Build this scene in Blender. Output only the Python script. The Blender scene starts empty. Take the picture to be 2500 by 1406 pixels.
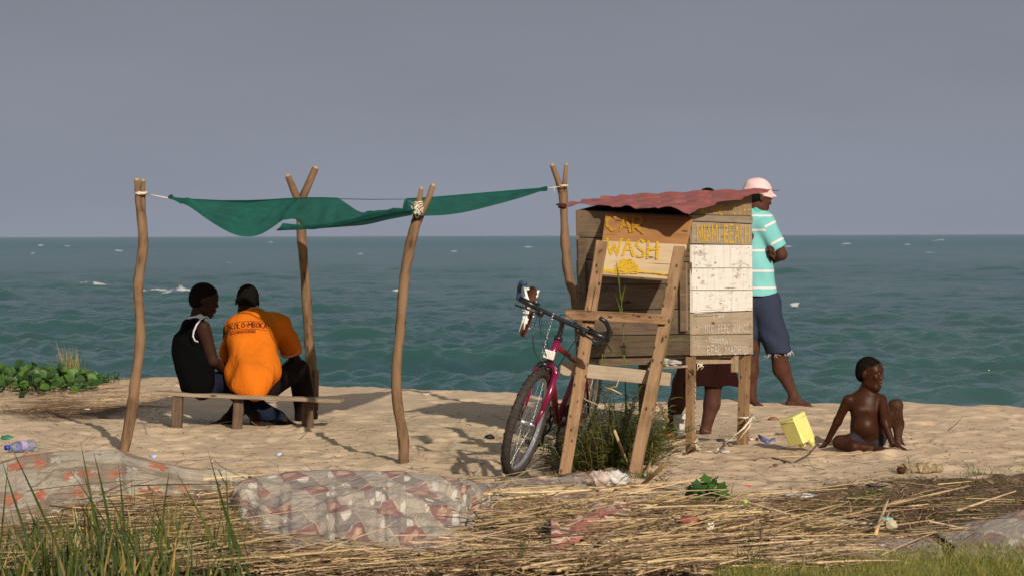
import bpy, bmesh, math, random
import numpy as np
from mathutils import Vector, Matrix
rnd = random.Random(7)
R = math.radians
sc = bpy.context.scene

# ------------------------------------------------------------------ camera
CAM_H, FPX, PITCH, ROLL = 1.35, 6500.0, math.atan(127.5/6500), 0.0028
Fv = np.array([0, math.cos(PITCH), -math.sin(PITCH)])
R0 = np.array([1.0, 0, 0]); U0 = np.array([0, math.sin(PITCH), math.cos(PITCH)])
Rv = R0*math.cos(ROLL) - U0*math.sin(ROLL)
Uv = U0*math.cos(ROLL) + R0*math.sin(ROLL)
camd = bpy.data.cameras.new('camera'); cam = bpy.data.objects.new('camera', camd)
sc.collection.objects.link(cam); sc.camera = cam
camd.sensor_width = 36; camd.sensor_fit = 'HORIZONTAL'; camd.lens = FPX/2500*36
camd.clip_start = 0.1; camd.clip_end = 40000
M = Matrix(((Rv[0], Uv[0], -Fv[0], 0), (Rv[1], Uv[1], -Fv[1], 0), (Rv[2], Uv[2], -Fv[2], CAM_H), (0, 0, 0, 1)))
cam.matrix_world = M
camd.dof.use_dof = True; camd.dof.focus_distance = 17.5; camd.dof.aperture_fstop = 11.0

# ------------------------------------------------------------------ world, sun, exposure
SUN_AZ, SUN_EL = R(19), R(23.5)     # sun behind the camera, to its right
w = bpy.data.worlds.new('World'); sc.world = w; w.use_nodes = True
nt = w.node_tree; nt.nodes.clear()
wo = nt.nodes.new('ShaderNodeOutputWorld'); bg = nt.nodes.new('ShaderNodeBackground')
sky = nt.nodes.new('ShaderNodeTexSky'); sky.sky_type = 'NISHITA'; sky.sun_disc = False
sky.sun_elevation = SUN_EL; sky.sun_rotation = R(180) - SUN_AZ
sky.air_density = 1.6; sky.dust_density = 6.0; sky.ozone_density = 1.0
tc = nt.nodes.new('ShaderNodeTexCoord'); sp = nt.nodes.new('ShaderNodeSeparateXYZ')
nt.links.new(tc.outputs['Generated'], sp.inputs[0])
ramp = nt.nodes.new('ShaderNodeValToRGB'); cr = ramp.color_ramp
cr.elements[0].position = 0.0; cr.elements[0].color = (2.98, 3.28, 3.98, 1)
cr.elements[1].position = 0.115; cr.elements[1].color = (2.28, 2.42, 2.92, 1)
e = cr.elements.new(0.045); e.color = (2.72, 2.96, 3.58, 1)
e = cr.elements.new(1.0); e.color = (3.3, 3.5, 4.0, 1)
e = cr.elements.new(0.3); e.color = (2.7, 2.85, 3.4, 1)
fac = nt.nodes.new('ShaderNodeMapRange'); fac.inputs[1].default_value = 0.12; fac.inputs[2].default_value = 0.6
fac.inputs[3].default_value = 0.97; fac.inputs[4].default_value = 0.45
mx = nt.nodes.new('ShaderNodeMix'); mx.data_type = 'RGBA'
nt.links.new(sp.outputs[2], ramp.inputs[0]); nt.links.new(sp.outputs[2], fac.inputs[0])
nt.links.new(fac.outputs[0], mx.inputs[0]); nt.links.new(sky.outputs[0], mx.inputs[6]); nt.links.new(ramp.outputs[0], mx.inputs[7])
cn = nt.nodes.new('ShaderNodeTexNoise'); cn.inputs['Scale'].default_value = 5; cn.inputs['Detail'].default_value = 4
cmap = nt.nodes.new('ShaderNodeMapping'); cmap.inputs['Scale'].default_value = (1, 1, 5); nt.links.new(tc.outputs['Generated'], cmap.inputs[0]); nt.links.new(cmap.outputs[0], cn.inputs['Vector'])
cm = nt.nodes.new('ShaderNodeMapRange'); cm.inputs[1].default_value = .3; cm.inputs[2].default_value = .7; cm.inputs[3].default_value = .955; cm.inputs[4].default_value = 1.045; nt.links.new(cn.outputs[0], cm.inputs[0])
cv = nt.nodes.new('ShaderNodeVectorMath'); cv.operation = 'SCALE'; nt.links.new(mx.outputs[2], cv.inputs[0]); nt.links.new(cm.outputs[0], cv.inputs['Scale'])
nt.links.new(cv.outputs[0], bg.inputs[0]); bg.inputs[1].default_value = 0.09
nt.links.new(bg.outputs[0], wo.inputs[0])
sund = bpy.data.lights.new('sun', 'SUN'); sun = bpy.data.objects.new('sun', sund); sc.collection.objects.link(sun)
sund.energy = 4.6; sund.angle = R(0.6); sund.color = (1.0, 0.90, 0.76)
sdir = Vector((math.sin(SUN_AZ)*math.cos(SUN_EL), -math.cos(SUN_AZ)*math.cos(SUN_EL), math.sin(SUN_EL)))
sun.rotation_euler = sdir.to_track_quat('Z', 'Y').to_euler(); sun.location = (3, -6, 8)
sc.view_settings.view_transform = 'Standard'; sc.view_settings.look = 'None'
sc.view_settings.exposure = 0.0; sc.view_settings.gamma = 1.0
sc.cycles.max_bounces = 6; sc.cycles.transparent_max_bounces = 12

# ------------------------------------------------------------------ helpers
def P(px, py, D):
    d = Fv + Rv*((px-1250)/FPX) + Uv*((703-py)/FPX)
    return np.array([0, 0, CAM_H]) + d*(D/d[1])
def nrm(v):
    v = np.asarray(v, float); return v/(np.linalg.norm(v)+1e-12)
_tab = np.random.RandomState(5).rand(256, 256)
def vn(x, y, s=0):
    x = np.asarray(x, float)+s*17.31; y = np.asarray(y, float)+s*9.77
    xi = np.floor(x).astype(int); yi = np.floor(y).astype(int); fx = x-xi; fy = y-yi
    fx = fx*fx*(3-2*fx); fy = fy*fy*(3-2*fy)
    a = _tab[xi & 255, yi & 255]; b = _tab[(xi+1) & 255, yi & 255]; c = _tab[xi & 255, (yi+1) & 255]; d = _tab[(xi+1) & 255, (yi+1) & 255]
    return ((a*(1-fx)+b*fx)*(1-fy)+(c*(1-fx)+d*fx)*fy)*2-1
def fbm(x, y, s=0, o=4):
    t = 0; a = 1.0
    for i in range(o):
        t = t+a*vn(x*2**i, y*2**i, s+i*3); a *= .5
    return t
ORG = {}
class MB:
    def __init__(s): s.v = []; s.f = []; s.uv = []; s.c = []; s.mi = []; s.m = 0; s.sm = True
    def face(s, idx, uv=None, col=(1, 1, 1)):
        s.f.append(tuple(idx)); s.uv.append(uv or [(0, 0)]*len(idx)); s.c.append(col); s.mi.append(s.m)
    def quad(s, pts, uv=None, col=(1, 1, 1)):
        n = len(s.v); s.v += [tuple(p) for p in pts]; s.face(range(n, n+len(pts)), uv, col)
    def hexa(s, p, col=(1, 1, 1), uo=None):
        """p: 8 points, bottom ring 0-3, top ring 4-7; u runs along 0->1"""
        p = [np.asarray(q, float) for q in p]; n = len(s.v); s.v += [tuple(q) for q in p]
        uo = uo if uo is not None else (rnd.random()*20, rnd.random()*20)
        L = np.linalg.norm(p[1]-p[0]); W = np.linalg.norm(p[3]-p[0]); H = np.linalg.norm(p[4]-p[0])
        def U(w0, h): return [(uo[0], uo[1]+w0), (uo[0]+L, uo[1]+w0), (uo[0]+L, uo[1]+w0+h), (uo[0], uo[1]+w0+h)]
        s.face((n, n+3, n+2, n+1), [(uo[0], uo[1]), (uo[0], uo[1]+W), (uo[0]+L, uo[1]+W), (uo[0]+L, uo[1])], col)
        s.face((n+4, n+5, n+6, n+7), U(.3, W), col); s.face((n, n+1, n+5, n+4), U(.7, H), col)
        s.face((n+2, n+3, n+7, n+6), [(uo[0]+L, uo[1]+1), (uo[0], uo[1]+1), (uo[0], uo[1]+1+H), (uo[0]+L, uo[1]+1+H)], col)
        s.face((n+1, n+2, n+6, n+5), [(uo[0]+L, uo[1]), (uo[0]+L+.02, uo[1]+W), (uo[0]+L+.02+H*.1, uo[1]+W), (uo[0]+L+H*.1, uo[1])], col)
        s.face((n+3, n, n+4, n+7), [(uo[0], uo[1]+W), (uo[0], uo[1]), (uo[0]-H*.1, uo[1]), (uo[0]-H*.1, uo[1]+W)], col)
    def bar(s, a, b, wdt, thk, wdir, col=(1, 1, 1), wob=0, seg=1, taper=1.0):
        """plank from a to b; wdt along wdir; thk along the third axis"""
        a = np.asarray(a, float); b = np.asarray(b, float); t = nrm(b-a); wd = np.asarray(wdir, float); wd = nrm(wd-t*np.dot(wd, t)); n = np.cross(t, wd)
        uo = (rnd.random()*20, rnd.random()*20)
        if seg == 1:
            w2 = wd*wdt/2; n2 = n*thk/2
            s.hexa([a-w2-n2, b-w2*taper-n2, b+w2*taper-n2, a+w2-n2, a-w2+n2, b-w2*taper+n2, b+w2*taper+n2, a+w2+n2], col, uo); return
        rings = []; L = np.linalg.norm(b-a)
        for i in range(seg+1):
            q = i/seg; c = a+(b-a)*q+(wd*rnd.uniform(-1, 1)+n*rnd.uniform(-1, 1))*wob*(0 < i < seg)
            kw = wdt/2*(1+(taper-1)*q)*(1+rnd.uniform(-.04, .04)); k = len(s.v)
            s.v += [tuple(c-wd*kw-n*thk/2), tuple(c+wd*kw-n*thk/2), tuple(c+wd*kw+n*thk/2), tuple(c-wd*kw+n*thk/2)]; rings.append((k, q*L))
        for (k0, u0), (k1, u1) in zip(rings, rings[1:]):
            for j in range(4):
                j2 = (j+1) % 4; vv = uo[1]+j*.31; dv = wdt if j % 2 == 0 else thk
                s.face((k0+j, k0+j2, k1+j2, k1+j), [(uo[0]+u0, vv), (uo[0]+u0, vv+dv), (uo[0]+u1, vv+dv), (uo[0]+u1, vv)], col)
        k = rings[0][0]; s.face((k+3, k+2, k+1, k), [(uo[0], uo[1]), (uo[0], uo[1]+.05), (uo[0]+.01, uo[1]+.05), (uo[0]+.01, uo[1])], col)
        k = rings[-1][0]; s.face((k, k+1, k+2, k+3), [(uo[0], uo[1]), (uo[0], uo[1]+.05), (uo[0]+.01, uo[1]+.05), (uo[0]+.01, uo[1])], col)
    def tube(s, pts, rad, n=10, col=(1, 1, 1), rough=0.0, cap=True, closed=False, squash=1.0, sqdir=None):
        pts = [np.asarray(p, float) for p in pts]
        if not hasattr(rad, '__len__'): rad = [rad]*len(pts)
        m = len(pts); rings = []; uo = rnd.random()*10; u = 0
        ref = np.array([0, 0, 1.0]) if sqdir is None else nrm(sqdir); prev = None; L = 0
        for i in range(m):
            if closed: t = nrm(pts[(i+1) % m]-pts[i-1])
            else: t = nrm(pts[min(i+1, m-1)]-pts[max(i-1, 0)])
            if prev is None:
                a = np.cross(t, ref)
                if np.linalg.norm(a) < .05: a = np.cross(t, [1, 0, 0])
                a = nrm(a)
            else: a = nrm(prev-t*np.dot(prev, t))
            prev = a; b = np.cross(t, a)
            if i: L += np.linalg.norm(pts[i]-pts[i-1])
            k = len(s.v); rings.append((k, L))
            for j in range(n):
                th = 2*math.pi*j/n; r = rad[i]*(1+rough*rnd.uniform(-1, 1))
                s.v.append(tuple(pts[i]+a*math.cos(th)*r+b*math.sin(th)*r*squash))
        prs = list(zip(rings, rings[1:]))
        if closed: prs.append((rings[-1], (rings[0][0], L+.01)))
        for (k0, u0), (k1, u1) in prs:
            for j in range(n):
                j2 = (j+1) % n; r = rad[0]*6.28/n
                s.face((k0+j, k0+j2, k1+j2, k1+j), [(uo+u0, j*r), (uo+u0, (j+1)*r), (uo+u1, (j+1)*r), (uo+u1, j*r)], col)
        if cap and not closed:
            s.face([rings[0][0]+n-1-j for j in range(n)], [(uo, 0)]*n, col); s.face([rings[-1][0]+j for j in range(n)], [(uo, 0)]*n, col)
    def grid(s, pts, nu, nv, uvf=None, col=(1, 1, 1), hole=None):
        """pts [nu*nv] row major over v"""
        k = len(s.v); s.v += [tuple(p) for p in pts]
        for j in range(nv-1):
            for i in range(nu-1):
                if hole and hole(i, j): continue
                q = (j*nu+i, j*nu+i+1, (j+1)*nu+i+1, (j+1)*nu+i)
                s.face([k+a for a in q], [uvf(a % nu, a//nu) for a in q] if uvf else None, col)
    def blade(s, base, d, L, wd, bend=0.3, seg=4, col=(1, 1, 1), side=None, up=(0, 0, 1)):
        base = np.asarray(base, float); d = nrm(d); side = nrm(np.cross(d, up)) if side is None else nrm(side)
        p = base.copy(); k = len(s.v); g = np.array([0, 0, -1.0])
        for i in range(seg+1):
            q = i/seg; ww = wd*(1-q**1.6)*(.55+.9*min(q*3, .5))
            if i == seg: s.v.append(tuple(p))
            else: s.v += [tuple(p-side*ww/2), tuple(p+side*ww/2)]
            d = nrm(d+g*bend/seg*(1+q)); p = p+d*L/seg
        for i in range(seg-1):
            a = k+2*i; s.face((a, a+1, a+3, a+2), [(0, i), (1, i), (1, i+1), (0, i+1)], col)
        a = k+2*(seg-1); s.face((a, a+1, a+2), [(0, 0), (1, 0), (.5, 1)], col)
    def ball(s, c, r, R3=None, n=10, col=(1, 1, 1), noise=0):
        c = np.asarray(c, float); r = r if hasattr(r, '__len__') else (r, r, r); R3 = np.eye(3) if R3 is None else R3
        k = len(s.v); m = n//2+1
        for j in range(m+1):
            ph = math.pi*j/m
            for i in range(n):
                th = 2*math.pi*i/n; q = np.array([math.sin(ph)*math.cos(th)*r[0], math.sin(ph)*math.sin(th)*r[1], math.cos(ph)*r[2]])*(1+noise*rnd.uniform(-1, 1))
                s.v.append(tuple(c+R3 @ q))
        for j in range(m):
            for i in range(n):
                i2 = (i+1) % n; s.face((k+j*n+i, k+(j+1)*n+i, k+(j+1)*n+i2, k+j*n+i2), None, col)

def link(name, mesh, parent=None, loc=None):
    o = bpy.data.objects.new(name, mesh); sc.collection.objects.link(o)
    if parent is not None:
        o.parent = parent; ORG[o.name] = ORG[parent.name]
    else:
        o.location = loc; ORG[o.name] = np.asarray(loc, float)
    return o
def build(name, mb, mats, parent=None, loc=None, smooth=True, mods=None):
    """one mesh object from a MB (world coordinates); top-level objects get an origin at their base"""
    V = np.array(mb.v, dtype=np.float64).reshape(-1, 3)
    if parent is None and loc is None:
        loc = np.array([V[:, 0].mean(), V[:, 1].mean(), V[:, 2].min()])
    off = ORG[parent.name] if parent is not None else np.asarray(loc, float)
    me = bpy.data.meshes.new(name); me.from_pydata((V-off).tolist(), [], mb.f)
    uvl = me.uv_layers.new(name='UVMap')
    uvl.data.foreach_set('uv', np.array([c for u in mb.uv for q in u for c in q], dtype=np.float32))
    ca = me.color_attributes.new('tint', 'FLOAT_COLOR', 'CORNER')
    cc = np.repeat(np.array([tuple(c)+(1,) for c in mb.c], dtype=np.float32), [len(f) for f in mb.f], axis=0)
    ca.data.foreach_set('color', cc.ravel())
    mats = mats if isinstance(mats, (list, tuple)) else [mats]
    for m in mats: me.materials.append(m)
    me.polygons.foreach_set('material_index', np.array(mb.mi, dtype=np.int32))
    me.polygons.foreach_set('use_smooth', np.full(len(mb.f), bool(smooth)))
    me.update()
    o = link(name, me, parent, loc)
    for m in (mods or []):
        md = o.modifiers.new(m[0], m[0])
        for k, v in m[1].items(): setattr(md, k, v)
    return o
BEV = lambda wd: [('BEVEL', dict(width=wd, segments=1, limit_method='ANGLE', angle_limit=R(40)))]
def thing(name, label, cat, loc, group=None):
    o = bpy.data.objects.new(name, None); sc.collection.objects.link(o); o.empty_display_size = .1
    o.location = tuple(loc); ORG[o.name] = np.asarray(loc, float); return tag(o, label, cat, group)
def tag(o, label, cat, group=None):
    o['label'] = label; o['category'] = cat
    if group: o['group'] = group
    return o
def lin(r, g, b):
    f = lambda c: (c/255/12.92) if c/255 <= .04045 else ((c/255+.055)/1.055)**2.4
    return (f(r), f(g), f(b))

# ------------------------------------------------------------------ signed distance bodies -> one continuous mesh
class SDF:
    def __init__(s): s.p = []
    def cap(s, a, b, ra, rb, k=.02, n=None, sq=1.0, sub=False):
        s.p.append(('c', np.asarray(a, float), np.asarray(b, float), ra, rb, k, None if n is None else nrm(n), sq, sub)); return s
    def chain(s, pts, rs, k=.02, n=None, sq=1.0):
        for i in range(len(pts)-1): s.cap(pts[i], pts[i+1], rs[i], rs[i+1], k, n, sq)
        return s
    def ell(s, c, r, Rm=None, k=.02, sub=False):
        s.p.append(('e', np.asarray(c, float), np.asarray(r, float), np.eye(3) if Rm is None else Rm, None, k, None, 1, sub)); return s
    def cut(s, c, n):   # remove the half space on the side n points to
        s.p.append(('h', np.asarray(c, float), nrm(n), None, None, 0, None, 1, True)); return s
    def mesh(s, vx=.006, warp=None):
        lo = np.full(3, 1e9); hi = np.full(3, -1e9)
        for q in s.p:
            if q[8]: continue
            if q[0] == 'c': r = max(q[3], q[4]); lo = np.minimum(lo, np.minimum(q[1], q[2])-r); hi = np.maximum(hi, np.maximum(q[1], q[2])+r)
            else: r = max(q[2]); lo = np.minimum(lo, q[1]-r); hi = np.maximum(hi, q[1]+r)
        lo -= vx*4+.01; hi += vx*4+.01
        N = np.ceil((hi-lo)/vx).astype(int)+1
        F = np.full(tuple(N), .2, np.float32)
        ax = [lo[i]+vx*np.arange(N[i]) for i in range(3)]
        for q in s.p:
            ty, sub, k = q[0], q[8], q[5]
            if ty == 'h': sl = [slice(0, N[i]) for i in range(3)]
            else:
                if ty == 'c': r = max(q[3], q[4]); l = np.minimum(q[1], q[2])-r; h = np.maximum(q[1], q[2])+r
                else: r = max(q[2]); l = q[1]-r; h = q[1]+r
                m = k+.03; l = l-m; h = h+m
                i0 = np.clip(((l-lo)/vx).astype(int), 0, N-1); i1 = np.clip(((h-lo)/vx).astype(int)+2, 1, N)
                sl = [slice(i0[i], i1[i]) for i in range(3)]
                if any(i1 <= i0): continue
            X = ax[0][sl[0]][:, None, None]; Y = ax[1][sl[1]][None, :, None]; Z = ax[2][sl[2]][None, None, :]
            if ty == 'c':
                a, b, ra, rb = q[1:5]; n, sq = q[6], q[7]
                x, y, z = X-a[0], Y-a[1], Z-a[2]; ba = b-a
                if n is not None:
                    dn = (x*n[0]+y*n[1]+z*n[2])*(1/sq-1); x = x+dn*n[0]; y = y+dn*n[1]; z = z+dn*n[2]
                    ba = ba+n*np.dot(ba, n)*(1/sq-1)
                t = np.clip((x*ba[0]+y*ba[1]+z*ba[2])/(ba @ ba+1e-12), 0, 1)
                d = np.sqrt((x-ba[0]*t)**2+(y-ba[1]*t)**2+(z-ba[2]*t)**2)-(ra+(rb-ra)*t)
                if n is not None: d = d*(sq*.5+.5)
            elif ty == 'e':
                c, r, Rm = q[1:4]; x, y, z = X-c[0], Y-c[1], Z-c[2]
                u = [(x*Rm[0, i]+y*Rm[1, i]+z*Rm[2, i]) for i in range(3)]
                k0 = np.sqrt(sum((u[i]/r[i])**2 for i in range(3))); k1 = np.sqrt(sum((u[i]/r[i]**2)**2 for i in range(3)))
                d = k0*(k0-1)/(k1+1e-9)
            else:
                c, n = q[1], q[2]; d = -((X-c[0])*n[0]+(Y-c[1])*n[1]+(Z-c[2])*n[2])
            G = F[tuple(sl)]
            if sub:
                if k > 0:
                    hh = np.clip(.5-.5*(G+d)/k, 0, 1); F[tuple(sl)] = G*(1-hh)+(-d)*hh+k*hh*(1-hh)
                else: F[tuple(sl)] = np.maximum(G, -d)
            else:
                if k > 0:
                    hh = np.clip(.5+.5*(G-d)/k, 0, 1); F[tuple(sl)] = G*(1-hh)+d*hh-k*hh*(1-hh)
                else: F[tuple(sl)] = np.minimum(G, d)
        if warp is not None:
            X, Y, Z = np.meshgrid(ax[0], ax[1], ax[2], indexing='ij', sparse=True); F = F+warp(X, Y, Z)
        # surface nets
        S = F < 0; n0, n1, n2 = F.shape
        c8 = [S[i:n0-1+i, j:n1-1+j, k:n2-1+k] for i in (0, 1) for j in (0, 1) for k in (0, 1)]
        tot = sum(c.astype(np.int8) for c in c8); act = (tot > 0) & (tot < 8)
        ids = np.full(act.shape, -1, np.int64); idx = np.argwhere(act); ids[act] = np.arange(len(idx))
        acc = np.zeros((len(idx), 3)); cnt = np.zeros(len(idx))
        off = [(i, j, k) for i in (0, 1) for j in (0, 1) for k in (0, 1)]
        val = [F[idx[:, 0]+o[0], idx[:, 1]+o[1], idx[:, 2]+o[2]] for o in off]
        for a in range(8):
            for b in range(a+1, 8):
                if sum(abs(off[a][t]-off[b][t]) for t in range(3)) != 1: continue
                va, vb = val[a], val[b]; m = (va < 0) != (vb < 0)
                t = np.where(m, va/(va-vb+1e-12), 0)
                for x in range(3): acc[:, x] += np.where(m, off[a][x]+(off[b][x]-off[a][x])*t, 0)
                cnt += m
        V = (idx+acc/np.maximum(cnt, 1)[:, None])*vx+lo
        Q = []
        for axn in range(3):
            sa = [slice(0, n) for n in F.shape]; sb = list(sa); sa[axn] = slice(0, -1); sb[axn] = slice(1, None)
            A = S[tuple(sa)]; B = S[tuple(sb)]; e = np.argwhere(A != B); flip = A[e[:, 0], e[:, 1], e[:, 2]]
            u, v = (axn+1) % 3, (axn+2) % 3
            ok = (e[:, u] > 0) & (e[:, v] > 0) & (e[:, u] < F.shape[u]-1) & (e[:, v] < F.shape[v]-1); e = e[ok]; flip = flip[ok]
            def at(du, dv):
                g = e.copy(); g[:, u] -= du; g[:, v] -= dv; return ids[g[:, 0], g[:, 1], g[:, 2]]
            q = np.stack([at(1, 1), at(0, 1), at(0, 0), at(1, 0)], 1)
            q[~flip] = q[~flip][:, ::-1]; Q.append(q)
        return V, np.concatenate(Q)
def sdf_obj(name, S, mat, parent, vx=.006, warp=None, smooth_it=2, tintf=None):
    V, Q = S.mesh(vx, warp)
    me = bpy.data.meshes.new(name); Vl = V-ORG[parent.name]
    me.vertices.add(len(V)); me.vertices.foreach_set('co', Vl.astype(np.float32).ravel())
    me.loops.add(len(Q)*4); me.loops.foreach_set('vertex_index', Q.astype(np.int32).ravel())
    me.polygons.add(len(Q)); me.polygons.foreach_set('loop_start', np.arange(0, len(Q)*4, 4, dtype=np.int32))
    try: me.polygons.foreach_set('loop_total', np.full(len(Q), 4, dtype=np.int32))
    except Exception: pass
    me.polygons.foreach_set('use_smooth', np.ones(len(Q), bool)); me.update(calc_edges=True)
    me.validate(); me.materials.append(mat)
    ca = me.color_attributes.new('tint', 'FLOAT_COLOR', 'POINT')
    col = np.ones((len(V), 4), np.float32)
    if tintf is not None: col[:, :3] = tintf(V)
    ca.data.foreach_set('color', col.ravel())
    o = link(name, me, parent)
    if smooth_it:
        md = o.modifiers.new('smooth', 'SMOOTH'); md.factor = .5; md.iterations = smooth_it
    return o

# ------------------------------------------------------------------ materials
class NT:
    def __init__(s, name, rough=.8, spec=.3):
        s.m = bpy.data.materials.new(name); s.m.use_nodes = True; s.t = s.m.node_tree
        s.b = s.t.nodes['Principled BSDF']; s.b.inputs['Roughness'].default_value = rough
        s.b.inputs['Specular IOR Level'].default_value = spec
    def n(s, typ, **kw):
        x = s.t.nodes.new('ShaderNode'+typ)
        for k, v in kw.items():
            if k.startswith('i_'):
                key = k[2:]; key = int(key) if key.isdigit() else key.replace('_', ' ')
                s.set(x.inputs[key], v)
            else: setattr(x, k, v)
        return x
    def set(s, inp, v):
        if isinstance(v, bpy.types.NodeSocket): s.t.links.new(v, inp)
        elif isinstance(v, (tuple, list)) and len(v) == 3 and inp.type == 'RGBA': inp.default_value = (*v, 1)
        else: inp.default_value = v
    def math(s, op, a, b=0.0, c=None, clamp=False):
        x = s.n('Math', operation=op, i_0=a, i_1=b); x.use_clamp = clamp
        if c is not None: s.set(x.inputs[2], c)
        return x.outputs[0]
    def mix(s, f, a, b, mode='MIX'):
        x = s.n('Mix', data_type='RGBA', blend_type=mode); s.set(x.inputs[0], f); s.set(x.inputs[6], a); s.set(x.inputs[7], b); return x.outputs[2]
    def co(s, kind='Object', scale=(1, 1, 1), rot=(0, 0, 0)):
        t = s.n('TexCoord'); mp = s.n('Mapping'); s.t.links.new(t.outputs[kind], mp.inputs[0])
        mp.inputs['Scale'].default_value = scale; mp.inputs['Rotation'].default_value = rot; return mp.outputs[0]
    def noise(s, v, scale, detail=4, rough=.6, dist=0):
        return s.n('TexNoise', i_Vector=v, i_Scale=scale, i_Detail=detail, i_Roughness=rough, i_Distortion=dist).outputs[0]
    def rng(s, v, a, b, c=0.0, d=1.0):
        return s.n('MapRange', i_0=v, i_1=a, i_2=b, i_3=c, i_4=d).outputs[0]
    def tint(s): return s.n('VertexColor', layer_name='tint').outputs[0]
    def bump(s, h, strength=.3, dist=.01):
        x = s.n('Bump', i_Height=h, i_Strength=strength, i_Distance=dist); s.t.links.new(x.outputs[0], s.b.inputs['Normal']); return s
    def base(s, c): s.set(s.b.inputs['Base Color'], c); return s.m
def wood(name, c1, c2, dark, paint=None, gs=1.0, streak=1.0):
    """weathered planks: grain along u, stains, cracks, knots"""
    k = NT(name, .85, .15); uv = k.co('UV')
    g = k.noise(k.co('UV', (3*gs, 55*gs, 1)), 1.0, 6, .7, .4); st = k.noise(k.co('UV', (5, 9, 1)), 1.0, 4, .6)
    col = k.mix(k.rng(g, .3, .7), c1, c2)
    col = k.mix(k.rng(st, .48, .72, 0, .65*streak), col, dark)
    cr_ = k.noise(k.co('UV', (1.1, 70, 1)), 1.0, 2, .5, .2); crack = k.rng(cr_, .27, .31, 1, 0)
    vo = k.n('TexVoronoi', i_Vector=k.co('UV', (4, 11, 1)), i_Scale=1.0, i_Randomness=1.0); knot = k.rng(vo.outputs[0], .06, .13, .85, 0)
    if paint:
        pn = k.noise(k.co('UV', (9, 30, 1)), 1.0, 6, .75, .5); pp = k.noise(k.co('UV', (3, 5, 1)), 1.0, 3, .5)
        m = k.rng(k.math('ADD', pn, k.math('MULTIPLY', pp, .35)), paint[1], paint[1]+.1, 1, 0)
        drip = k.noise(k.co('UV', (34, 2.2, 1)), 1.0, 5, .7, .3)
        col = k.mix(m, col, k.mix(k.rng(g, .2, .8), paint[0], tuple(c*.86 for c in paint[0])))
        col = k.mix(k.rng(drip, .50, .72, 0, .55), col, (.40, .33, .26))
    if name == 'ladder_wood':
        v2 = k.n('TexVoronoi', i_Vector=k.co('UV', (15, 30, 1)), i_Scale=1.0, i_Randomness=.9); knot = k.math('MAXIMUM', knot, k.rng(v2.outputs[0], .16, .26, .85, 0))
    col = k.mix(k.math('MAXIMUM', crack, knot), col, tuple(c*.35 for c in dark))
    col = k.mix(1.0, col, k.tint(), 'MULTIPLY')
    k.bump(k.math('SUBTRACT', g, k.math('MULTIPLY', crack, 1.2)), .5, .004)
    return k.base(col)
def plain(name, c, rough=.6, spec=.3, var=.12, scale=30, bump=0, metal=0, coord='Object'):
    k = NT(name, rough, spec); n = k.noise(k.co(coord), scale, 4, .6)
    col = k.mix(k.rng(n, .3, .7), tuple(x*(1-var) for x in c), tuple(min(1, x*(1+var)) for x in c))
    col = k.mix(1.0, col, k.tint(), 'MULTIPLY'); k.b.inputs['Metallic'].default_value = metal
    if bump: k.bump(n, bump, .004)
    return k.base(col)
def leafm(name, c, var=.25, trans=.35):
    k = NT(name, .5, .35); n = k.noise(k.co(), 14, 3)
    col = k.mix(k.rng(n, .3, .7), tuple(x*(1-var) for x in c), tuple(x*(1+var) for x in c)); col = k.mix(1.0, col, k.tint(), 'MULTIPLY')
    k.base(col); tr = k.n('BsdfTranslucent', i_0=col); ms = k.n('MixShader', i_0=trans)
    k.t.links.new(k.b.outputs[0], ms.inputs[1]); k.t.links.new(tr.outputs[0], ms.inputs[2])
    k.t.links.new(ms.outputs[0], k.t.nodes['Material Output'].inputs[0]); return k.m

# ------------------------------------------------------------------ the beach
CX = [-400, 0, 400, 640, 900, 1240, 1500, 1900, 2500, 2900]
CY = [934, 930, 926, 937, 946, 965, 984, 990, 999, 1004]
def crestY(px):
    return CAM_H*FPX/(np.interp(px, CX, CY)-575.5)
def seg_grid(a, b, st, lo, hi, g=1.25):
    c = list(np.arange(a, b+st/2, st)); s = st
    l = [a]
    while l[-1] > lo: s *= g; l.append(l[-1]-s)
    h = [b]; s = st
    while h[-1] < hi: s *= g; h.append(h[-1]+s)
    return np.array(l[::-1][:-1]+c+h[1:])
gx = seg_grid(-5.4, 5.4, .019, -60, 60); gy = seg_grid(9.6, 26.5, .023, -8, 45)
GX, GY = np.meshgrid(gx, gy)
def pxpy(X, Y):
    Yp = np.maximum(Y, 1.0); return 1250+X/Yp*FPX, 575.5+CAM_H*FPX/Yp
PX, PY = pxpy(GX, GY)
GZ = .020*fbm(GX*.55, GY*.5, 1, 2)+.008*fbm(GX*1.9, GY*1.7, 2, 3)+.0035*fbm(GX*7, GY*7, 3, 3)+.0014*vn(GX*26, GY*26, 4)
YC = crestY(PX)
s_ = GY-YC
GZ = GZ*np.clip(1-(s_)/3, 0, 1)-.36*np.where(s_ > 0, np.sqrt(s_*s_+.04)-.2, 0)+.014*np.exp(-(s_/.5)**2)*(1+fbm(GX*3, GX*0, 9, 3))
GZ = np.maximum(GZ, -2.2)
for bx, by, amp, rr in ((1250, 1163, -.085, .5), ):
    y0 = CAM_H*FPX/(by-575.5)*1.045; x0 = (bx-1250)/FPX*y0
    GZ += amp*np.exp(-(((GX-x0)/rr)**2+((GY-y0)/rr)**2))
rs = np.random.RandomState(11)
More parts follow.
